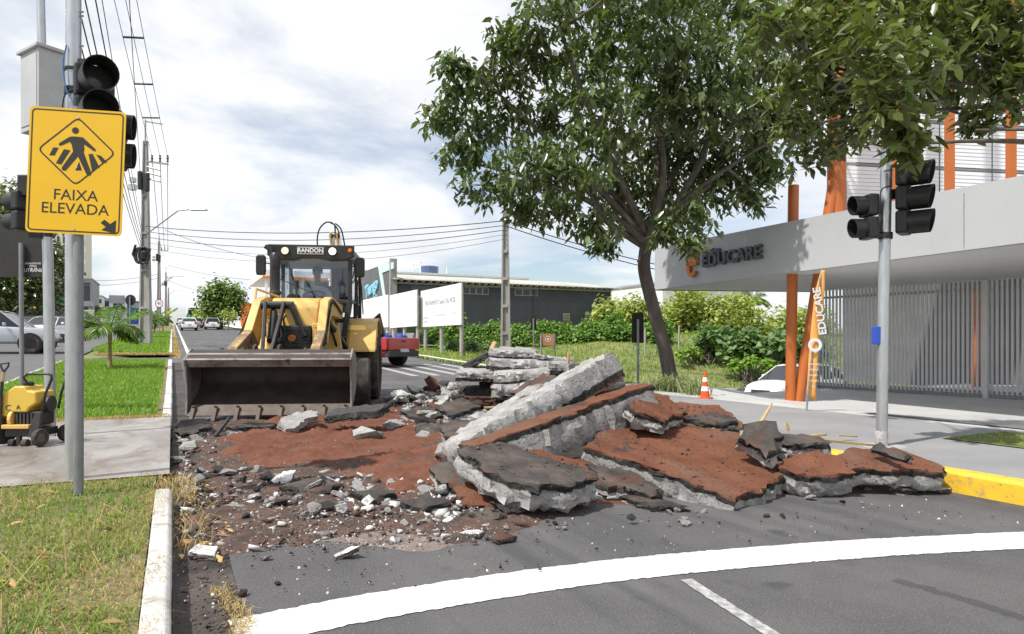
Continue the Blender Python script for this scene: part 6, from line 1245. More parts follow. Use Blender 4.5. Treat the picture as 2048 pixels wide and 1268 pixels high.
def ftext(s, px0, px1, py, size, mat, ext=.03):
    a = onplane(px0, py[0], A1, fn); b_ = onplane(px1, py[1], A1, fn); o = text('lettering', s, size, Matrix.Identity(4), mat, SC, ext=ext, align='LEFT', off=.012)
    wd = max(v.co.x for v in o.data.vertices); L = (b_-a).xy.length; c = Vector((a.x, a.y, (a.z+b_.z)/2))+fn*(ext+.02)
    o.matrix_local = W(SC).inverted() @ facing(c, fn) @ Matrix.Diagonal((L/wd,1,1,1)); return o
ftext('EDUCARE', 1409, 1528, (519,510), .44, 'letter_dark', .04); ftext('COLÉGIO', 1411, 1443, (505,501), .12, 'letter_dark', .015)
lg = MB(); out_ = []; inn = []
N_ = 40
for i in range(N_+1):
    a = math.radians(-20+(360-5)*i/N_) if False else math.radians(8+318*i/N_); r = .30; out_.append((.23*math.cos(a), .36*math.sin(a)-.0)); inn.append((.085*math.cos(a), .15*math.sin(a)-.10))
poly_o = out_; vs = [(x,y,z) for z in (0,.07) for x,y in out_]+[(x,y,z) for z in (0,.07) for x,y in inn]; n = N_+1; fs = []
for i in range(N_): fs += [(n+i,n+i+1,3*n+i+1,3*n+i), (i,2*n+i,2*n+i+1,i+1), (i,i+1,n+i+1,n+i), (2*n+i,3*n+i,3*n+i+1,2*n+i+1)]
fs += [(0,n,3*n,2*n), (n-1,2*n-1+0,4*n-1,3*n-1)]
q = onplane(1388, 528, A1, fn); lg.add(vs, fs).add([(x,y,z) for z in (0,.07) for x,y in ((-.22,-.05),(.225,-.05),(.225,.03),(-.22,.03))], [(0,1,2,3),(7,6,5,4),(0,4,5,1),(1,5,6,2),(2,6,7,3),(3,7,4,0)])
lg.build('logo', 'logo_orange', SC, bev=.01).matrix_local = W(SC).inverted() @ facing(q+fn*.03, fn)
for sx_, rt in ((-.07,.35), (.08,-.4)):
    MB().prism([(0,0),(.07,.09),(.06,.2),(0,.25),(-.05,.16),(-.05,.06)], 0, .05, 'z').build('logo_leaf', 'sign_yellow', SC).matrix_local = W(SC).inverted() @ facing(q+fn*.03+UP*.37+ed*sx_, fn, roll=rt)
# columns
b = hit(1581, 803, .11); dcol = depth(b)+.35; b = gz(at(1581, 800, dcol), .11); rcol = 10.3/F*dcol
MB().cyl(b, at(1587,371,dcol), rcol, n=28).build('column', 'orange_steel', SC, world=True, smooth=40)
b2 = gz(at(1597, 800, dcol), .11); MB().cyl(b2, at(1668,362,dcol), rcol*1.05, n=28).build('leaning_column', 'orange_steel', SC, world=True, smooth=40)
MB().cyl(at(1673,450,15.5), at(1673,-80,15.5), 17.5/F*15.5, n=28).build('upper_column', 'orange_steel', SC, world=True, smooth=40)
# slatted gate
G0 = Vector((16.9,14.0,0)); G1 = Vector((18.95,1.6,0)); ge = (G1-G0).normalized(); gl = (G1-G0).length
gate = MB(); rot = Matrix.Rotation(math.atan2(ge.y, ge.x)-math.pi/2, 3, 'Z')
for z in (.0, 2.5): gate.box((G0+G1)/2+Vector((.035,0,z-.1)), (.03,gl,.06), rot)
gate.box((G0+G1)/2+Vector((.02,0,-.19)), (.08,gl,.10), rot); gate = gate.build('gate', 'louvre_rail', SC, world=True)
sm = None; k = 0; x = .04
while x < gl:
    c = G0+ge*x; z0 = Tz(c.x, c.y)+.13
    if sm is None:
        o = MB().box((0,0,0), (.034,.052,1.)).build('slat', 'slat_grey', gate); sm = o.data; o.location = W(SC).inverted() @ Vector((c.x,c.y,(z0+2.62)/2))
    else: o = bpy.data.objects.new('slat', sm); col.objects.link(o); o.parent = gate; o.location = W(SC).inverted() @ Vector((c.x,c.y,(z0+2.62)/2))
    o.scale = (1,1,2.62-z0); x += .104
for px in (1630, 1972):
    q = onplane(px, 680, G0-Vector((.06,0,0)), (ge.y,-ge.x,0)); MB().box((q.x,q.y,1.18), (.11,.11,2.85)).build('gate_post', 'slat_grey', SC, world=True, bev=.008)
# what shows through the gate
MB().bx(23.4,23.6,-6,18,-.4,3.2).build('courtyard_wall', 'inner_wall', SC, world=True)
for k in range(0): MB().bx(23.36,23.398,-6,18,.15+k*.15,.27+k*.15).build('wall_slat', 'louvre', SC, world=True)
for y in (12.2,9.2,6.5,3.6): MB().bx(21.6,21.8,y-.1,y+.1,-.35,2.65).build('court_post', 'orange_steel', SC, world=True)
MB().bx(21.2,21.4,5.4,9.6,.4,1.7).build('brick_panel', 'brick_red', SC, world=True)
# louvred upper floor, nearly square to the camera
Q0 = at(1692, HZ, 16.4); ud = (CR*.985+CF*.17).normalized(); un = Vector((ud.y,-ud.x,0)); un = -un if un.dot(CF) > 0 else un
ry = Matrix.Rotation(math.atan2(ud.y, ud.x), 3, 'Z'); bay = [0, 2.55, 4.05, 6.6, 9.5]; upf = MB().box(Vector((Q0.x,Q0.y,6.4))+ud*4.8-un*.25, (9.6,.1,6.2), ry).build('upper_wall', 'render_white', SC, world=True)
lm = {}
for bi in range(4):
    Lb = bay[bi+1]-bay[bi]-.04
    for k in range(60):
        z = 3.42+k*.094; c = Vector((Q0.x,Q0.y,z))+ud*(bay[bi]+.02+Lb/2)
        rail = (k % 12 == 9)
        key = (bi, rail)
        if key not in lm:
            o = MB().box((0,0,0), (Lb,.012,.086 if not rail else .05), ry @ Matrix.Rotation(math.radians(-4 if not rail else 0), 3, 'X')).build('louvre_slat' if not rail else 'louvre_rail', 'louvre' if not rail else 'louvre_rail', upf); lm[key] = o.data
        else: o = bpy.data.objects.new('louvre_slat' if not rail else 'louvre_rail', lm[key]); col.objects.link(o); o.parent = upf
        o.location = W(SC).inverted() @ c
for px in (1790, 1899, 2022):
    dd = 15.6; MB().box(at(px,200,dd), (14.5/F*dd,.14,7.2), Matrix.Rotation(-YAW,3,'Z')).build('facade_post', 'orange_steel', SC, world=True, bev=.006)
MB().box(at(1800,-60,18.5), (10,3.0,.34), ry).build('upper_roof', 'orange_steel', SC, world=True, bev=.01)
# ------------------------------------------------------------------ dark warehouse
WH = thing('warehouse', 'dark grey warehouse with corrugated roof and an aqua-trimmed street front', 'building', (24, 49.5, 1.2))
y0 = 48.6; xa, xb = 14.7, 33.6; ze = 5.75
wl = MB().bx(xa, xb, y0, y0+16, .6, 4.4).build('wall', 'warehouse', WH, world=True); MB().bx(xa+.02, xb-.02, y0+.012, y0+15.9, 4.4, ze+.05).build('upper_wall', 'warehouse_eave_shade', WH, world=True)  # band under the roof takes the wall colour with painted eave shade
for x in (xb-.0, 26.2): MB().bx(x-.12, x+.02, y0-.06, y0+.1, .6, ze).build('pilaster', 'warehouse', WH, world=True)
vs = []; fs = []; nx = 440
for i in range(nx+1):
    x = xa-.4+(xb-xa+1.1)*i/nx; w_ = .035*math.sin(2*math.pi*x/.18)
    for (yy, zz) in ((y0-.75,ze-.05),(y0+4,ze+.62),(y0+8.5,ze+1.2)): vs.append((x,yy,zz+w_))
for i in range(nx): fs += [(i*3,i*3+3,i*3+4,i*3+1),(i*3+1,i*3+4,i*3+5,i*3+2)]
rf = MB().add(vs, fs).build('roof', 'fibre_roof', WH, world=True, smooth=80); sol = rf.modifiers.new('t', 'SOLIDIFY'); sol.thickness = .03
for k in range(34): x = xa+.2+k*.56; MB().bx(x,x+.08,y0-.7,y0+.1,ze-.20,ze-.09).build('rafter', 'fibre_roof', WH, world=True)
MB().bx(xa,xb,y0-.2,y0-.1,ze-.34,ze-.22).build('purlin', 'pole_concrete', WH, world=True)
def wwin(px0, px1, py0, py1, n, bars, frame='window_frame'):
    a = onplane(px0, py1, (0,y0,0), (0,1,0)); b_ = onplane(px1, py0, (0,y0,0), (0,1,0)); f = MB().bx(a.x,b_.x,y0-.05,y0+.02,a.z,b_.z).build('window', frame, WH, world=True)
    w_ = (b_.x-a.x)/n
    for k in range(n): MB().bx(a.x+w_*k+.05,a.x+w_*(k+1)-.05,y0-.06,y0-.045,a.z+.06,b_.z-.06).build('pane', 'window_dark', f, world=True)
    for k in range(bars): z = a.z+(b_.z-a.z)*(k+1)/(bars+1); MB().bx(a.x+.03,b_.x-.03,y0-.09,y0-.07,z-.03,z+.03).build('window_bar', frame, f, world=True)
wwin(926,977,575,588,4,0,'render_grey'); wwin(1029,1075,579,591,3,0,'render_grey'); wwin(822,872,572,584,4,0,'render_dark'); wwin(1126,1139,627,641,1,4); wwin(1170,1183,627,643,1,4)
fx = xa-.25
MB().bx(fx-.2,fx+.1,y0-.1,y0+9.5,.8,7.0).build('street_front', 'render_dark', WH, world=True)
def fp(px, py): return onplane(px, py, (fx-.2,0,0), (1,0,0))
q = [fp(757,530), fp(788,524), fp(788,537), fp(765,546), fp(772,597), fp(768,597)]
m = MB(); m.add([Vector((fx-.26,p_.y,p_.z)) for p_ in q]+[Vector((fx-.19,p_.y,p_.z)) for p_ in q], [(0,1,2,3),(0,3,4,5),(9,8,7,6),(11,10,9,6)]+[(i,(i+1) % 6,6+(i+1) % 6,6+i) for i in range(6)]); m.build('aqua_trim', 'aqua', WH, world=True)
MB().bx(fx-.3,fx+.2,y0-.35,y0-.1,.8,7.2).build('corner_pier', 'pole_concrete', WH, world=True); MB().bx(fx-.3,fx-.1,y0+9.5,y0+10.3,.8,6.6).build('side_pier', 'render_dark', WH, world=True)
a = fp(735,588); b_ = fp(756,563); o = text('lettering', 'Tiengo', 1.35, Matrix.Identity(4), 'sign_cyan', WH, ext=.05, off=.03); o.matrix_local = W(WH).inverted() @ facing(Vector((fx-.3,(a.y+b_.y)/2,(a.z+b_.z)/2)), (-1,0,0), roll=.16)
a = fp(752,592); text('lettering', 'studio', .45, facing(Vector((fx-.26,a.y,a.z)), (-1,0,0)), 'sign_cyan', WH, ext=.02, world=True)
WB = thing('white_building', 'long white wall rising behind the warehouse roof', 'building', gz((26,74,0))); MB().bx(17,38,72,84,1.2,8.6).build('wall', 'render_white', WB, world=True); MB().bx(16.9,38.1,71.9,84.1,8.6,8.8).build('coping', 'render_white', WB, world=True)
tk = thing('water_tank', 'blue water tank in a white frame above the warehouse', 'water tank', (27.0,76,8.8)); MB().lathe([(.95,0),(1.05,.1),(1.1,.75),(1.15,.8),(.7,.95),(0,1.0)], (0,0,.35), n=22).build('tank', 'car_blue', tk, smooth=40); fr = MB()
for x in (-1.6,1.6):
    for y in (-1.4,1.4): fr.bx(x-.05,x+.05,y-.05,y+.05,-.01,1.5)
fr.bx(-1.6,1.6,-1.45,-1.35,1.4,1.5); fr.bx(-1.6,1.6,1.35,1.45,1.4,1.5); fr.bx(-1.6,1.6,-1.2,1.2,.25,.34); fr.build('frame', 'render_white', tk)
# ------------------------------------------------------------------ billboards
def billboard(label, px0, px1, X, z0, z1, lines):
    def dd(px): k = (px-1024)/F; return X/(k*CA+SA)
    d0, d1_ = dd(px0), dd(px1); a, b_ = at(px0,600,d0), at(px1,600,d1_); c = (a+b_)/2; g = gz(c); t = thing('billboard', label, 'billboard', g, 0, 'billboards on wooden posts by the verge'); L = (b_-a).length; e = (b_-a); e.z = 0; e.normalize(); n = Vector((-abs(e.y),e.x*(1 if e.y < 0 else -1),0)); n = Vector((-1,0,0))
    MB().bx(X-.02,X+.02,b_.y,a.y,z0,z1).build('panel', 'billboard', t, world=True); fr_ = MB()
    for yy in (b_.y, a.y): fr_.bx(X+.021,X+.06,yy-.04,yy+.04,z0,z1)
    for z in (z0+.05, z1-.05, (z0+z1)/2): fr_.bx(X+.022,X+.055,b_.y,a.y,z-.03,z+.03)
    fr_.build('frame', 'wood_post', t, world=True)
    for f in (.06,.52,.95):
        y = b_.y+(a.y-b_.y)*f; MB().cyl((X+.15,y,Tz(X,y)-.1), (X+.15,y,z1-.3), .10, n=10).build('post', 'wood_post', t, world=True)
    for s, u, v, sz, mt in lines:
        y = a.y+(b_.y-a.y)*u; text('lettering', s, sz, facing((X-.024,y,z0+(z1-z0)*v), (-1,0,0)), mt, t, ext=.002, world=True)
    return t
billboard('white billboard reading TRATAMENTO para CALVICIE, rightmost of the row', 842, 923, 12.35, 1.95, 3.95, [('TRATAMENTO para CALVICIE', .5, .62, .34, 'print_grey'), ('CIRURGIA PLASTICA', .52, .28, .16, 'print_pale'), ('CRM 00000', .14, .24, .15, 'print_pale'), ('clinica medica', .14, .14, .12, 'print_pale'), ('CAL. PR', .84, .3, .13, 'print_pale')])
billboard('blank white billboard in the middle of the row', 780, 834, 12.0, 2.0, 4.0, [])
billboard('white billboard with faint lettering nearest the warehouse front', 700, 776, 11.9, 2.05, 4.05, [('CIRURGIA PLASTICA', .62, .62, .42, 'print_pale'), ('CLINICA', .62, .38, .3, 'print_pale')])
for i, (px, py) in enumerate(((868,690),(927,712))):
    p = hit(px,py); t = tag(MB().lathe([(.06,0),(.065,.3),(.05,.55),(0,.57)], n=8).build('stub_post', 'render_dark'), ('short dark stub post between the billboard posts', 'short dark stub post right of the last billboard post')[i], 'post'); t.location = p
# ------------------------------------------------------------------ far buildings
def building(name, label, x0, x1, y0_, y1_, h, mat, feats=(), roof='render_grey'):
    z = Tz((x0+x1)/2, y0_); t = thing(name, label, 'building', ((x0+x1)/2,(y0_+y1_)/2,z)); MB().bx(x0,x1,y0_,y1_,z-1,z+h).build('wall', mat, t, world=True); MB().bx(x0-.15,x1+.15,y0_-.15,y1_+.15,z+h,z+h+.25).build('roof', roof, t, world=True)
    for nm, m_, a in feats: MB().bx(a[0],a[1],a[2],a[3],z+a[4],z+a[5]).build(nm, m_, t, world=True)
    return t
win = lambda x0,x1,y,z0,z1: ('window','window_dark',(x0,x1,y-.06,y+.05,z0,z1))
def xat(px, Y_): k = (px-1024)/F; return Y_*(k*CA+SA)/(-k*SA+CA)
def bpx(name, label, px0, px1, top, Y_, dy, mat, feats=(), roof='render_grey', rows=None):
    """street building spanning two picture columns at distance Y_, its top at a picture row; features as (name, material, px0, px1, row0, row1, proud)"""
    x0, x1 = xat(px0, Y_), xat(px1, Y_); z = Tz((x0+x1)/2, Y_); d = x0*SA+Y_*CA; zz = lambda py: EYE+(HZ-py)/F*d-z
    fs_ = [(n_, m_, (xat(a, Y_), xat(b_, Y_), Y_-pr, Y_+.05, zz(r1), zz(r0))) for n_, m_, a, b_, r0, r1, pr in feats]
    return building(name, label, x0, x1, Y_, Y_+dy, zz(top), mat, fs_, roof)
W_ = 'window_dark'
bpx('apartment_tower', 'tall cream tower behind the post of the yellow sign', 108, 171, 392, 215, 16, 'render_cream', [('window', W_, 114+12*i, 119+12*i, 420+26*j, 434+26*j, .08) for i in range(5) for j in range(5)])
lb = bpx('shop_building', 'grey modern shop building with glazed upper floor and LEMON sign', 104, 184, 556, 185, 18, 'render_grey', [('window', W_, 128, 147, 563, 590, .1), ('window', W_, 150, 165, 563, 595, .1), ('window', W_, 167, 180, 563, 600, .1), ('shop_front', 'render_dark', 106, 130, 592, 636, .3), ('awning', 'render_grey', 145, 190, 602, 612, 2.5), ('door', W_, 168, 176, 614, 636, .1), ('shop_window', W_, 134, 160, 614, 636, .12), ('white_door', 'render_white', 177, 182, 614, 636, .1)])
q = at(119, 604, xat(119,184)*SA+184*CA); text('lettering', 'LEMÖN', 2.3, facing((q.x,184.4,q.z), (0,-1,0)), 'shop_green', lb, ext=.05, world=True, off=.05)
bpx('garden_wall', 'pale yellow wall beyond the palm', 168, 187, 622, 172, 1, 'render_cream', roof='render_cream')
bpx('shop_building', 'low dark shop front under the tree at the far left', -60, 100, 590, 150, 12, 'render_dark', [('shop_window', W_, 10, 50, 605, 640, .1), ('shop_window', W_, 60, 95, 605, 640, .1)])
bpx('white_house', 'white house with aqua band beyond the grey shop building', 184, 204, 592, 240, 14, 'render_white', [('aqua_band', 'aqua', 184.5, 199, 600, 606, .1), ('window', W_, 199, 203, 598, 606, .12)])
bpx('shop_building', 'blue and white shop building with grey top beyond the palm', 206, 250, 598, 250, 20, 'render_white', [('blue_panel', 'shop_blue', 210, 218, 601, 617, .1), ('grey_top', 'render_grey', 218, 250, 590, 606, .4), ('blue_band', 'shop_blue', 210, 250, 612, 619, .15), ('window', W_, 211, 217, 605, 612, .2), ('window', W_, 227, 234, 607, 613, .2), ('window', W_, 236, 244, 607, 613, .2), ('white_panel', 'sign_white', 218, 226, 606, 619, .3)])
bpx('shop_building', 'blue shop building behind the round sign', 247, 279, 603, 262, 18, 'shop_blue', [('grey_band', 'render_grey', 262, 278.5, 605, 616, .1), ('green_sign', 'shop_green', 257, 276, 619, 631, .2)])
q = gz(at(224, 640, 150)); sg_ = thing('totem_sign', 'blue and white totem sign beyond the palm', 'sign', q); MB().bx(-.45,.45,-.15,.15,0,1.6).build('lower_panel', 'sign_white', sg_); MB().bx(-.45,.45,-.16,.16,1.6,2.7).build('upper_panel', 'shop_blue', sg_)
um = thing('parasol', 'yellow parasol in front of the dark shop under the tree', 'parasol', gz(at(80, 640, 95))); MB().lathe([(1.5,2.5),(.8,2.85),(0,3.1)], n=8).build('canopy', 'flag_orange', um); MB().cyl((0,0,0),(0,0,3.1),.03).build('pole', 'galv_dull', um)
# right side far up the avenue
r1_ = building('petrol_station', 'white canopy and blue-columned shop far up the right side', 14.5,26, 98,112, 5.2, 'render_white', [('blue_column','shop_blue',(12.9,14.2,97,98.2,0,4.4)), ('blue_wall','shop_blue',(14.6,19,97.85,98.05,0,2.9)), ('canopy_roof','render_white',(10.5,26.5,94,112,6.4,7.3)), ('canopy_band','shop_orange',(10.5,26.5,93.9,94.1,6.2,6.5)), ('post','render_white',(10.9,11.2,94.5,94.8,0,6.4)), ('mast','render_white',(15.6,16.2,96.8,97.2,0,9.5))])
building('red_shop', 'red shop with sloping roof beyond the round tree', 11,17.5, 116,126, 3.6, 'shop_red', [('orange_pillar','shop_orange',(9.6,10.8,113.6,115,0,3.8)), win(12,16,116,.6,2.6)], 'shop_red')
tag(MB().lathe([(.28,0),(.42,1.2),(.30,2.4),(.05,3.0)], n=10).build('banner', 'pink'), 'pink and white feather banner on the far right sidewalk', 'banner').location = gz((9.4,88,0))
building('pale_house', 'pale house roof above the light green trees', 42.5,49, 84,92, 6.1, 'render_cream', [win(44,46,84,4,5)]); building('white_house', 'white house wall between the light green trees', 50,64, 62,72, 5.2, 'render_white', [win(52,54,62,2.5,4)])
# ------------------------------------------------------------------ grass
def scatter_rect(n, x0, x1, y0, y1, zo):
    P = np.stack([rng.uniform(x0, x1, n), rng.uniform(y0, y1, n)], 1); return np.concatenate([P, (T(P[:,0], P[:,1])+zo)[:,None]], 1)
def patchy(P, f, lo, seed):
    r = np.random.default_rng(seed); v = np.zeros(len(P))
    for _ in range(8): k = r.uniform(.5, 1.6)*f; a = r.uniform(0, 6.28); v += np.sin(k*(P[:,0]*np.cos(a)+P[:,1]*np.sin(a))+r.uniform(0, 6.28))
    return v/2.2 > lo
def grass(name, label, P, h, wd, mat, lean=.7):
    V, Fc = blades(P, h, wd, lean); return tag(np_mesh(name, V, Fc, mat), label, 'grass', kind='stuff')
P = scatter_rect(52000, -3.0, -.10, 1.3, 5.72, MZ); P = P[(patchy(P, 3.0, -.55, 1) | (rng.random(len(P)) < .35)) & (P[:,0] < -.11)]
P = P[rng.uniform(0, 1, len(P)) < np.clip(1.3-.14*P[:,1], .55, 1)]
grass('grass_foreground', 'green grass of the near median', P, rng.uniform(.015,.050,len(P))*(1+1.0*(rng.random(len(P)) > .94)), rng.uniform(.003,.008,len(P)), 'grass_near', 2.0)
P = scatter_rect(22000, -3.0, -.12, 1.3, 5.85, MZ+.004); P = P[patchy(P, 3.4, -.45, 2) | (P[:,0] > -.34+.1*np.sin(P[:,1]*9)) | (P[:,1] > 5.35)]
grass('dry_grass_foreground', 'dry straw among the grass of the near median', P, rng.uniform(.012,.040,len(P)), rng.uniform(.002,.0045,len(P)), 'straw', 2.6)
P = scatter_rect(240, -2.8, -.3, 1.4, 5.5, MZ+.03); grass('straw_stalks', 'long dry stalks lying on the near median', P, rng.uniform(.12,.26,len(P)), .004, 'straw', 3.0)
P = scatter_rect(46000, -3.1, -.2, 10.35, 26.1, MZ); P = P[(P[:,1] < 18) | (rng.random(len(P)) < .7)]
grass('grass_median_middle', 'tall fresh grass on the middle median', P, rng.uniform(.05,.14,len(P)), rng.uniform(.008,.014,len(P)), 'grass_lush', .9)
P = scatter_rect(5000, -3.1, -.05, 10.12, 10.55, MZ); grass('dry_grass_edge', 'dry grass along the far edge of the path', P, rng.uniform(.02,.06,len(P)), .006, 'straw', 1.8)
P = scatter_rect(26000, -3.1, -.15, 30.6, 75, MZ); P = P[P[:,0] > -3.1+2.2*(1-ss(29.6,34,P[:,1]))]
grass('grass_median_beyond', 'fresh grass on the far median', P, rng.uniform(.08,.18,len(P)), rng.uniform(.02,.035,len(P)), 'grass_lush', .9)
P = scatter_rect(5000, -2.6, .05, 29.6, 31.0, MZ); grass('dry_grass_nose', 'dry grass at the nose of the far median', P, rng.uniform(.03,.10,len(P)), .02, 'straw', 1.5)
P = scatter_rect(3000, .0, .3, 29.6, 60, 0); grass('dry_grass_gutter', 'dry grass in the gutter of the far median', P, rng.uniform(.03,.12,len(P)), .02, 'straw', 1.5)
P = scatter_rect(1500, .17, .25, 1.5, 3.3, 0.); P[:,0] += .03*np.sin(P[:,1]*7); grass('dry_grass_near_gutter', 'dry grass strip along the near gutter joint', P, rng.uniform(.01,.045,len(P)), .003, 'straw', 2.2)
P = np.concatenate([scatter_rect(420, -.16, .14, 4.9, 5.8, .05), scatter_rect(110, .0, .2, 3.9, 4.9, .01)]); grass('dry_tuft_kerb_end', 'dry tuft hanging over the broken kerb end', P, rng.uniform(.04,.13,len(P)), .004, 'straw', 2.8)
P = np.stack([rng.uniform(9.5, 46, 60000), rng.uniform(12.5, 46, 60000)], 1); Zf = T(P[:,0], P[:,1])
ok = (P[:,1] > 20.9) | ((P[:,0] > 9.9) & (P[:,1] > 13.2) & (P[:,0] < 12.7+.15*(P[:,1]-13.8)) & ((P[:,1] < 14.4) | (P[:,0] > 11.9))) ; ok &= P[:,0] > np.array([rk(y)+.25 for y in P[:,1]]); P = np.concatenate([P[ok], Zf[ok,None]-.05], 1)
grass('field_grass', 'rough grass field between the street and the ivy', P, rng.uniform(.07,.22,len(P)), rng.uniform(.02,.05,len(P)), 'grass_field', .9)
P = scatter_rect(2500, 7.1, 8.1, 1.0, 4.25, .125); grass('bed_grass', 'short grass in the sidewalk planting bed', P, rng.uniform(.015,.05,len(P)), .006, 'grass_near', 1.3)
P = scatter_rect(1100, -.15, -.02, 1.2, 5.2, .118); P = P[patchy(P, 5, .1, 9)]; grass('straw_over_kerb', 'dry straw hanging over the white kerb', P, rng.uniform(.01,.05,len(P)), .0025, 'straw', 3.0)
# fallen leaves
P = np.concatenate([np.array([list(hit(rr.uniform(350,470), rr.uniform(930,1110), .02)) for _ in range(46)]), scatter_rect(70, -2.8, -.2, 1.6, 5.6, MZ+.03)]); D = rng.normal(0, 1, (len(P),3)); D[:,2] *= .15
V, Fc = leaves(P, D, rng.uniform(.05,.11,len(P)), rng.uniform(.025,.045,len(P))); mk('leaf_dry', (.36,.20,.07), (.46,.30,.13), scale=4, rough=.8, island=.45); tag(np_mesh('fallen_leaves', V, Fc, 'leaf_dry'), 'dry brown leaves fallen by the kerb and on the grass', 'leaves', kind='stuff')
# ------------------------------------------------------------------ trees
def tube_np(m, a, b, r0, r1, bend=.12, n=5, sides=6):
    a = Vector(a); b = Vector(b); L = (b-a).length; off = Vector(rng.normal(0, bend*L, 3)); off.z = abs(off.z)*.6
    m.tube([a.lerp(b, i/n)+off*math.sin(math.pi*i/n) for i in range(n+1)], [r0+(r1-r0)*i/n for i in range(n+1)], sides, caps=False)
    return [a.lerp(b, i/n)+off*math.sin(math.pi*i/n) for i in range(n+1)]
def rosettes(C, R, k, Ln, asp=.42, droop=.75, spread=.09, rnd=False):
    """leaf rosettes hanging round twig tips C"""
    n = len(C); P = np.repeat(C, k, 0)+rng.normal(0, spread, (n*k,3)); a = rng.uniform(0, 2*np.pi, n*k); el = rng.normal(-droop*.55, .35, n*k)
    D = np.stack([np.cos(a)*np.cos(el), np.sin(a)*np.cos(el), np.sin(el)], 1); s = rng.uniform(.5, 1.25, n*k)*Ln
    return (leaves_round if rnd else leaves)(P, D, s, s*asp*rng.uniform(.85, 1.15, n*k), droop=droop*.5)
def clump_pts(c, r, n, flat=.75):
    d = unit(rng.normal(0, 1, (n,3))); q = rng.uniform(0, 1, n)**.42; return np.array(c)+d*(q*r)[:,None]*np.array([1,1,flat])
# the leaning street tree
dT = 15.5; tb = at(1345,762,dT); tb.z = Tz(tb.x, tb.y)+.1
TR = thing('street_tree', 'large leafy tree with a leaning dark trunk at the street corner', 'tree', tb)
tp = curve([tb-UP*.1, at(1330,700,dT), at(1313,640,dT), at(1296,575,dT), at(1288,535,dT), at(1291,500,dT), at(1300,470,dT)], 4); tr_r = np.interp(np.linspace(0,1,len(tp)), [0,.08,.4,.8,1], [.235,.165,.145,.14,.165])
MB().tube(tp, tr_r, 16).build('trunk', 'bark', TR, world=True, smooth=60)
m = MB(); stub = at(1276,521,dT-.1); m.tube([at(1288,530,dT), stub], [.07,.035], 8); 
fork = at(1297,480,dT); clumps = []
CL = [(885,232,.55),(905,130,.36),(925,300,.5),(935,175,.6),(965,370,.62),(975,250,.85),(1010,150,.75),(1012,80,.5),(1050,330,.85),(1045,410,.5),(1080,110,.8),(1105,20,.75),(1110,250,1.0),(1120,420,.6),(1150,340,.9),(1160,150,1.05),(1180,-40,1.0),(1195,455,.5),(1215,50,1.0),(1225,240,1.05),(1235,370,.85),(1265,-60,1.1),(1285,140,1.1),(1300,290,1.0),(1320,400,.75),(1340,30,1.1),(1360,190,1.1),(1375,320,.9),(1390,430,.5),(1400,-40,1.1),(1420,100,1.0),(1440,235,.95),(1430,380,.6),(1470,330,.7),(1480,10,1.0),(1500,160,.9),(1510,265,.8),(1505,390,.45),(1545,330,.48),(1545,220,.7),(1550,90,.9),(1385,480,.28),(1210,495,.22),(1330,455,.4)]
limb_ends = []
for (px, py, r) in CL:
    rel = 1-abs(px-1230)/420; dz = rng.uniform(-2.6, 2.3)*max(.25, rel); c = at(px, py, dT+dz); r_ = r*(dT+dz)/dT*.95; clumps.append((c, r_))
mains = [(1000,190),(960,330),(1120,60),(1230,-40),(1360,0),(1480,110),(1530,290),(1180,380),(1420,370),(1300,200),(1100,300)]
nodes = []
for (px, py) in mains:
    e = at(px, py, dT+rng.uniform(-1.5,1.5)); nodes += tube_np(m, fork+Vector(rng.normal(0,.08,3)), e, .095, .03, .08, 7, 8)[1:]
twigs = MB()
for c, r in clumps:
    nd_ = min(nodes, key=lambda q: (q-c).length); tube_np(m, nd_, c, .035, .014, .08, 5, 6)
    for _ in range(int(5+r*7)):
        q = Vector(clump_pts(c, r, 1)[0]); tube_np(twigs, c, q, .011, .004, .12, 3, 4)
m.build('limbs', 'branch', TR, world=True, smooth=60); tag(twigs.build('twigs', 'branch', TR, world=True), kind='stuff')
C = np.concatenate([clump_pts(c, r*1.12, int(84*r**2)+13) for c, r in clumps]); V, Fc = rosettes(C, 0, 10, .215, .42, .95, .085, True); np_mesh('crown', V, Fc, 'leaf_dark', TR)
# the nearer tree whose branches hang into the picture from the right
tb = gz(at(2330,900,8.6), .1); T2 = thing('overhanging_tree', 'nearer tree hanging its branches over the school from the right picture edge', 'tree', tb)
fk = at(2300,330,8.4); MB().tube(curve([tb-UP*.1, at(2325,700,8.6), at(2310,480,8.5), fk], 4), np.linspace(.24,.15,13), 12).build('trunk', 'bark', T2, world=True, smooth=60)
m = MB(); CL2 = [(1600,55,.42),(1590,170,.35),(1650,110,.45),(1640,220,.38),(1625,300,.24),(1700,40,.5),(1700,170,.45),(1700,265,.32),(1600,250,.25),(1755,100,.45),(1770,200,.42),(1735,-20,.5),(1810,30,.5),(1815,150,.45),(1812,255,.22),(1800,300,.12),(1870,80,.5),(1860,190,.35),(1920,20,.5),(1930,140,.42),(1955,235,.2),(1985,70,.5),(1990,170,.3),(2040,20,.45),(2040,130,.4),(1870,-30,.5),(1975,-40,.5),(2048,205,.2),(1660,-40,.5),(1545,40,.35)]
n2 = []
for e in ((1640,245,8.0),(1620,130,8.6),(1740,30,8.3),(1880,60,8.8),(1950,260,7.2),(1800,290,7.4),(1700,180,7.6)):
    n2 += tube_np(m, fk, at(*e), .05, .012, .10, 9, 8)[2:]
tw = MB(); cl2 = []
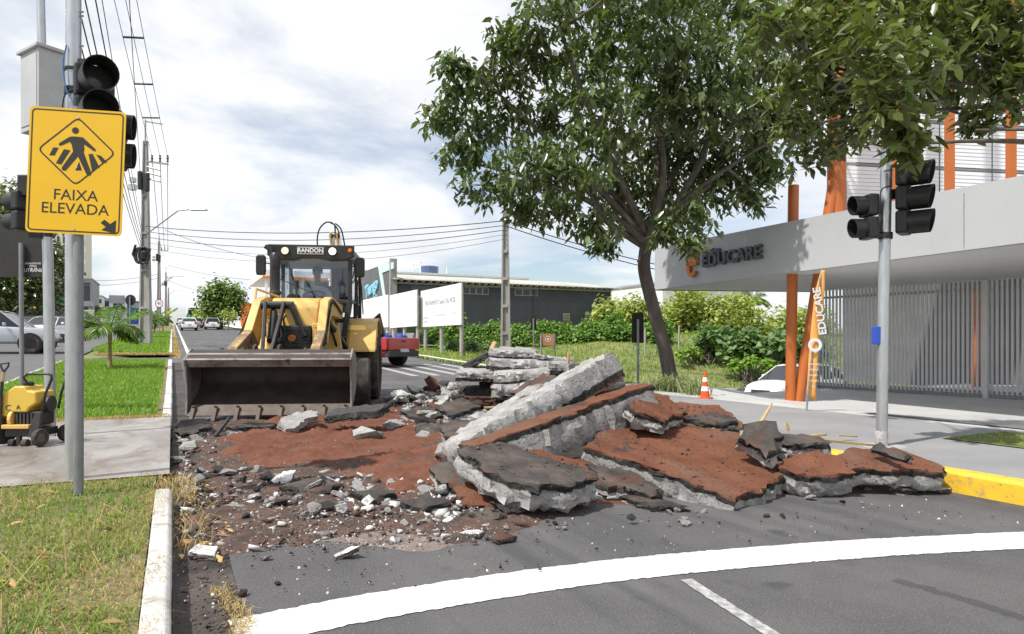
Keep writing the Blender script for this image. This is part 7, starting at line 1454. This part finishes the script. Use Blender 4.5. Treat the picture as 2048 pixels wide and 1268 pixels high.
for px, py, r in CL2:
    dd_ = 8.1+rng.uniform(-.9,1.1) if not (1740 < px < 1840 and py > 90) else rng.uniform(5.6,6.2); c = at(px, py, dd_); r = r*dd_/8.1; cl2.append((c, r)); nd_ = min(n2, key=lambda q: (q-c).length); tube_np(m, nd_, c, .018, .008, .08, 4, 6)
    for _ in range(int(5+r*12)): tube_np(tw, c, Vector(clump_pts(c, r, 1)[0]), .006, .0025, .1, 3, 4)
m.build('limbs', 'branch', T2, world=True, smooth=60); tag(tw.build('twigs', 'branch', T2, world=True), kind='stuff')
C = np.concatenate([clump_pts(c, r*1.1, int(180*r**2)+10) for c, r in cl2]); V, Fc = rosettes(C, 0, 8, .155, .46, .7, .055, True); np_mesh('crown', V, Fc, 'leaf_near', T2)
# round far trees: trunk, limbs and a crown of many leaf sprays
def far_tree(name, label, base, lobes, mat, leaf, dens_, trunk_r, group=None):
    t = thing(name, label, 'tree', base, 0, group); m = MB(); b0 = Vector((0,0,0)); top = Vector((lobes[0][0][0]-base[0], lobes[0][0][1]-base[1], (lobes[0][0][2]-base[2])*.6)); m.tube([b0-UP*.2, top*.5+Vector((.1,0,0)), top], [trunk_r,trunk_r*.8,trunk_r*.6], 8); m.build('trunk', 'bark', t, smooth=60)
    l_ = MB()
    for c, r in lobes: tube_np(l_, Vector(top)+Vector(base), c, trunk_r*.4, trunk_r*.12, .08, 4, 6)
    l_.build('limbs', 'branch', t, world=True)
    Vs = []; Fs = []; k = 0
    for c, r in lobes:
        n = int(dens_*r*r); d = unit(rng.normal(0,1,(n,3))); bump_ = 1+.16*np.sin(d[:,0]*7+d[:,1]*5)+.12*np.sin(d[:,2]*9+d[:,0]*4); q = rng.uniform(.0,1,n)**.22; C_ = np.array(c)+d*(r*q*bump_)[:,None]; V, Fc = rosettes(C_, 0, 5, leaf, .55, .5, leaf*.7); Vs.append(V); Fs.append(Fc+k); k += len(V)
    np_mesh('crown', np.concatenate(Vs), np.concatenate(Fs), mat, t); return t
G = 'light green trees behind the field'
def lobes_px(L, d): return [(at(px,py,d+rng.uniform(-1,1)), r/F*d) for px, py, r in L]
far_tree('round_tree', 'dense light green tree next to the warehouse wall', gz(at(1215,650,56)), lobes_px([(1212,632,26),(1222,615,22),(1205,650,22),(1230,645,24)],56), 'leaf_light', .42, 95, .25, G)
far_tree('round_tree', 'light green tree between the warehouse and the leaning trunk', gz(at(1262,660,52)), lobes_px([(1262,630,34),(1245,650,26),(1290,645,30),(1270,612,22),(1305,630,22)],52), 'leaf_light', .40, 95, .25, G)
far_tree('round_tree', 'tallest light green tree right of the leaning trunk', gz(at(1375,660,46)), lobes_px([(1375,625,42),(1350,650,34),(1400,645,36),(1375,600,28),(1410,615,26),(1335,635,24)],46), 'leaf_light', .36, 100, .28, G)
far_tree('round_tree', 'broad light green tree beside the tallest one', gz(at(1475,665,45)), lobes_px([(1470,635,40),(1445,650,34),(1505,650,34),(1480,612,28),(1525,660,24),(1440,620,24)],45), 'leaf_light', .36, 100, .28, G)
far_tree('round_tree', 'light green tree seen between the orange columns', gz(at(1580,680,48)), lobes_px([(1575,648,32),(1600,640,30),(1560,665,24),(1620,660,28),(1640,640,24)],48), 'leaf_light', .38, 90, .25, G)
far_tree('street_tree', 'round green tree far up the right side of the avenue', gz(at(442,650,92)), lobes_px([(440,600,32),(418,608,22),(462,600,26),(445,582,22),(428,590,20),(458,622,22),(472,590,14)],92), 'leaf_mid', .62, 42, .3)
far_tree('street_tree', 'low lighter tree left of the round far tree', gz(at(408,650,120)), lobes_px([(405,630,14),(416,634,16),(398,632,9),(424,640,12)],120), 'leaf_light', .7, 40, .25); far_tree('street_tree', 'small tree before the far petrol station', gz(at(455,650,84)), lobes_px([(455,630,10),(462,634,8)],84), 'leaf_light', .4, 60, .1)
far_tree('street_tree', 'dark spreading tree behind the black sign back on the left', gz(at(30,670,78)), lobes_px([(-10,480,70),(30,440,55),(10,400,40),(40,520,60),(75,560,50),(105,545,32),(95,590,38),(40,590,55),(-20,580,60),(60,480,45),(120,510,22)],78), 'leaf_dark', .7, 22, .45)
far_tree('street_tree', 'small dark tree by the far blue shop', gz(at(187,650,165)), lobes_px([(185,622,12),(195,626,12),(178,628,9)],165), 'leaf_dark', .6, 40, .2); far_tree('street_tree', 'small dark tree right of the far cream wall', gz(at(207,650,170)), lobes_px([(207,625,10),(214,630,9)],170), 'leaf_dark', .6, 40, .2)
# ivy-covered wall, shrubs
def mass(name, label, cat, C, mat, leaf, k=5, asp=.8, kind=None, group=None, dr=.4):
    V, Fc = rosettes(C, 0, k, leaf, asp, dr, leaf*.8); o = np_mesh('foliage' if not kind else name, V, Fc, mat, None); return o
iv = thing('ivy_wall', 'long low wall overgrown with bright green ivy', 'wall', gz(at(1110,700,42))); pts = []; wa, wb = at(700,660,46), at(1330,672,38); N_ = 60
mw = MB()
for i in range(N_):
    f0, f1 = i/N_, (i+1)/N_; a = wa.lerp(wb, f0); b_ = wa.lerp(wb, f1); za, zb_ = Tz(a.x,a.y), Tz(b_.x,b_.y); mw.add([(a.x,a.y,za-.3),(b_.x,b_.y,zb_-.3),(b_.x,b_.y,1.72),(a.x,a.y,1.72),(a.x,a.y+.2,za-.3),(b_.x,b_.y+.2,zb_-.3),(b_.x,b_.y+.2,1.72),(a.x,a.y+.2,1.72)], [(0,1,2,3),(7,6,5,4),(3,2,6,7)])
mw.build('wall', 'render_grey', iv, world=True)
n = 15000; f = rng.uniform(.27,1,n); base = np.array(wa)[None]*(1-f)[:,None]+np.array(wb)[None]*f[:,None]; zt = 1.95+.12*np.sin(f*40)+.1*np.sin(f*90)+1.0*np.exp(-((f-.45)/.006)**2)*0+.9*np.exp(-((f-.395)/.006)**2)+.7*np.exp(-((f-.86)/.007)**2); g_ = T(base[:,0], base[:,1]); u_ = rng.uniform(0,1,n)**.8
dr_ = (.25+1.0*(1-u_)+.25*np.sin(f*60)); C = np.stack([base[:,0]-SA*dr_, base[:,1]-CA*dr_, g_+(zt-g_)*u_], 1)+rng.normal(0,.08,(n,3)); C[:,2] = np.maximum(C[:,2], T(C[:,0],C[:,1])+.02)
V, Fc = rosettes(C, 0, 4, .20, .85, .5, .14); np_mesh('ivy', V, Fc, 'ivy', iv)
def shrub(label, L, d, mat, leaf=.3, dens_=120, cat='shrub', name='shrub', group='shrubs at the edge of the field'):
    lob = lobes_px(L, d); b0 = gz(lob[0][0]); t = thing(name, label, cat, b0, 0, group); m = MB()
    for c, r in lob:
        for _ in range(4): tube_np(m, b0+Vector(rng.normal(0,.25,3))*Vector((1,1,0)), Vector(clump_pts(c, r*.7, 1)[0]), .03, .01, .1, 3, 5)
    m.build('stems', 'branch', t, world=True); C = np.concatenate([clump_pts(c, r, int(dens_*r*r)+20) for c, r in lob]); V, Fc = rosettes(C, 0, 4, leaf, .85, .5, leaf*.5); np_mesh('foliage', V, Fc, mat, t); return t
shrub('leafy shrub with pale tips at the left of the shrub row', [(1420,670,26),(1405,690,22),(1440,690,24),(1455,668,20)], 33, 'shrub'); shrub('broad-leaved shrub in the middle of the shrub row', [(1490,685,24),(1470,700,22),(1515,698,24),(1500,672,16)], 31, 'shrub', .34); shrub('broad-leaved shrub left of the orange columns', [(1550,690,24),(1530,705,20),(1570,704,22),(1560,680,16)], 30, 'shrub', .34); shrub('shrub showing between the orange columns and the flag', [(1610,690,24),(1600,710,18),(1635,700,22)], 30, 'shrub', .34)
shrub('low weeds on the bank under the shrub row', [(1500,722,12),(1470,728,12),(1535,726,10)], 28, 'grass_lush', .2, 160); shrub('grey-green weeds right of the leaning trunk', [(1385,700,14),(1400,712,14),(1365,708,12)], 32, 'grass_field', .2, 160); shrub('tangled weeds behind the billboard posts', [(945,690,16),(900,692,18),(975,696,14)], 36, 'shrub', .22, 130); shrub('climbing bush between the billboards', [(838,625,10),(836,645,12),(842,672,14),(850,685,16)], 42, 'shrub', .22, 150)
for i, (px, py) in enumerate(((1290,712),(1358,705))):
    p = hit(px,py); o = tag(MB().lathe([(.05,0),(.055,.8),(.04,1.35),(0,1.36)], n=7).build('fence_post', 'wood_post'), ('old wooden fence post left of the leaning trunk', 'old wooden fence post right of the leaning trunk')[i], 'post'); o.location = p
# grass-like plants at the foot of the tree
for i, (px, py) in enumerate(((1325,782),(1350,784),(1372,786),(1390,790))):
    p = hit(px, py, .1); t = thing('strap_plant', ('striped strap-leaved plant left of the tree foot', 'striped strap-leaved plant before the tree foot', 'striped strap-leaved plant right of the tree foot', 'striped strap-leaved plant beside the cone')[i], 'plant', p, 0, 'strap-leaved plants at the tree foot'); P_ = np.tile(np.array(p), (150,1))+np.concatenate([rng.normal(0,.12,(150,2)), np.zeros((150,1))], 1); V, Fc = blades(P_, rng.uniform(.25,.5,150), .02, 1.4); np_mesh('leaves', V, Fc, 'strap_leaf' if 'strap_leaf' in MATS else mk('strap_leaf', (.22,.26,.11), (.40,.42,.24), scale=3, rough=.5, island=.3, transl=.2), t)
# ------------------------------------------------------------------ palms
def palm(label, base, h, R, nf, lean=0., group='young palms on the median', mats=('palm_trunk','palm_leaf'), tr=.05):
    t = thing('palm', label, 'palm', base, 0, group); base = Vector(base); top = base+Vector((lean,0,h)); tk_ = MB().tube([base-UP*.05, base.lerp(top,.3), base.lerp(top,.7), top, top+UP*.25], [tr*1.25,tr*.95,tr*.85,tr*.95,tr*.5], 12).build('trunk', mats[0], t, world=True, smooth=60)
    for k in range(8): z = base.lerp(top, .08+k*.11); MB().ring([(tr*.9,0),(tr*1.12,.008),(tr*.9,.016)], z, n=12).build('trunk_ring', 'palm_yellow', tk_, world=True)
    for k in range(nf):
        a = 2*math.pi*k/nf+rng.uniform(-.2,.2); up_ = rng.uniform(.75,1.35) if k % 3 else rng.uniform(1.4,2.2); L = R*rng.uniform(.85,1.1); pts = []
        for i in range(9):
            s = i/8; pts.append(top+UP*.1+Vector((math.cos(a),math.sin(a),0))*L*(s*.95-.12*s*s)+UP*L*(up_*.62*s-.92*s*s*(.9 if up_ < 1.2 else .55)))
        m = MB().tube(pts, np.linspace(.016,.004,9)*tr/.05, 5); V = []; Fq = []
        P_ = np.array(pts); seg = np.gradient(P_, axis=0); si = np.linspace(.12,1,26); idx = np.arange(9)/8
        PP = np.stack([np.interp(si, idx, P_[:,j]) for j in range(3)], 1); DD = unit(np.stack([np.interp(si, idx, seg[:,j]) for j in range(3)], 1)); SS = unit(np.cross(DD, [0,0,1.]))
        ln = L*.42*np.sin(np.pi*np.clip(si*.82+.14,0,1))+.04
        bs = np.concatenate([PP,PP]); dd = np.concatenate([unit(DD*.75+SS*.85+[0,0,-.22]), unit(DD*.75-SS*.85+[0,0,-.22])])
        V, Fc = leaves(bs, dd, np.concatenate([ln,ln]), L*.055, .3, .35); o = m.build('frond', mats[1], t, world=True); V = V-np.array(base); np_lf = np_mesh('leaflets', V, Fc, mats[1]); np_lf.parent = o
    return t
pb = hit(220,738,.10); palm('young palm on the middle median behind the sign post', pb, 68*depth(pb)/F, 62*depth(pb)/F*1.25, 11, tr=.055)
for lb, px, py, hh in (('young palm behind the big concrete pole', 297, 676, .95), ('young palm beside the speed limit sign', 309, 668, 1.0), ('young palm right of the speed limit sign post', 326, 664, 1.1)):
    pb = hit(px,py,.1); palm(lb, pb, hh, 1.35, 9, tr=.05)
palm('tall palm showing above the light green trees', gz(at(1505,680,75)), at(1505,605,75).z-gz(at(1505,680,75)).z, 2.3, 12, group='far palm', tr=.2)
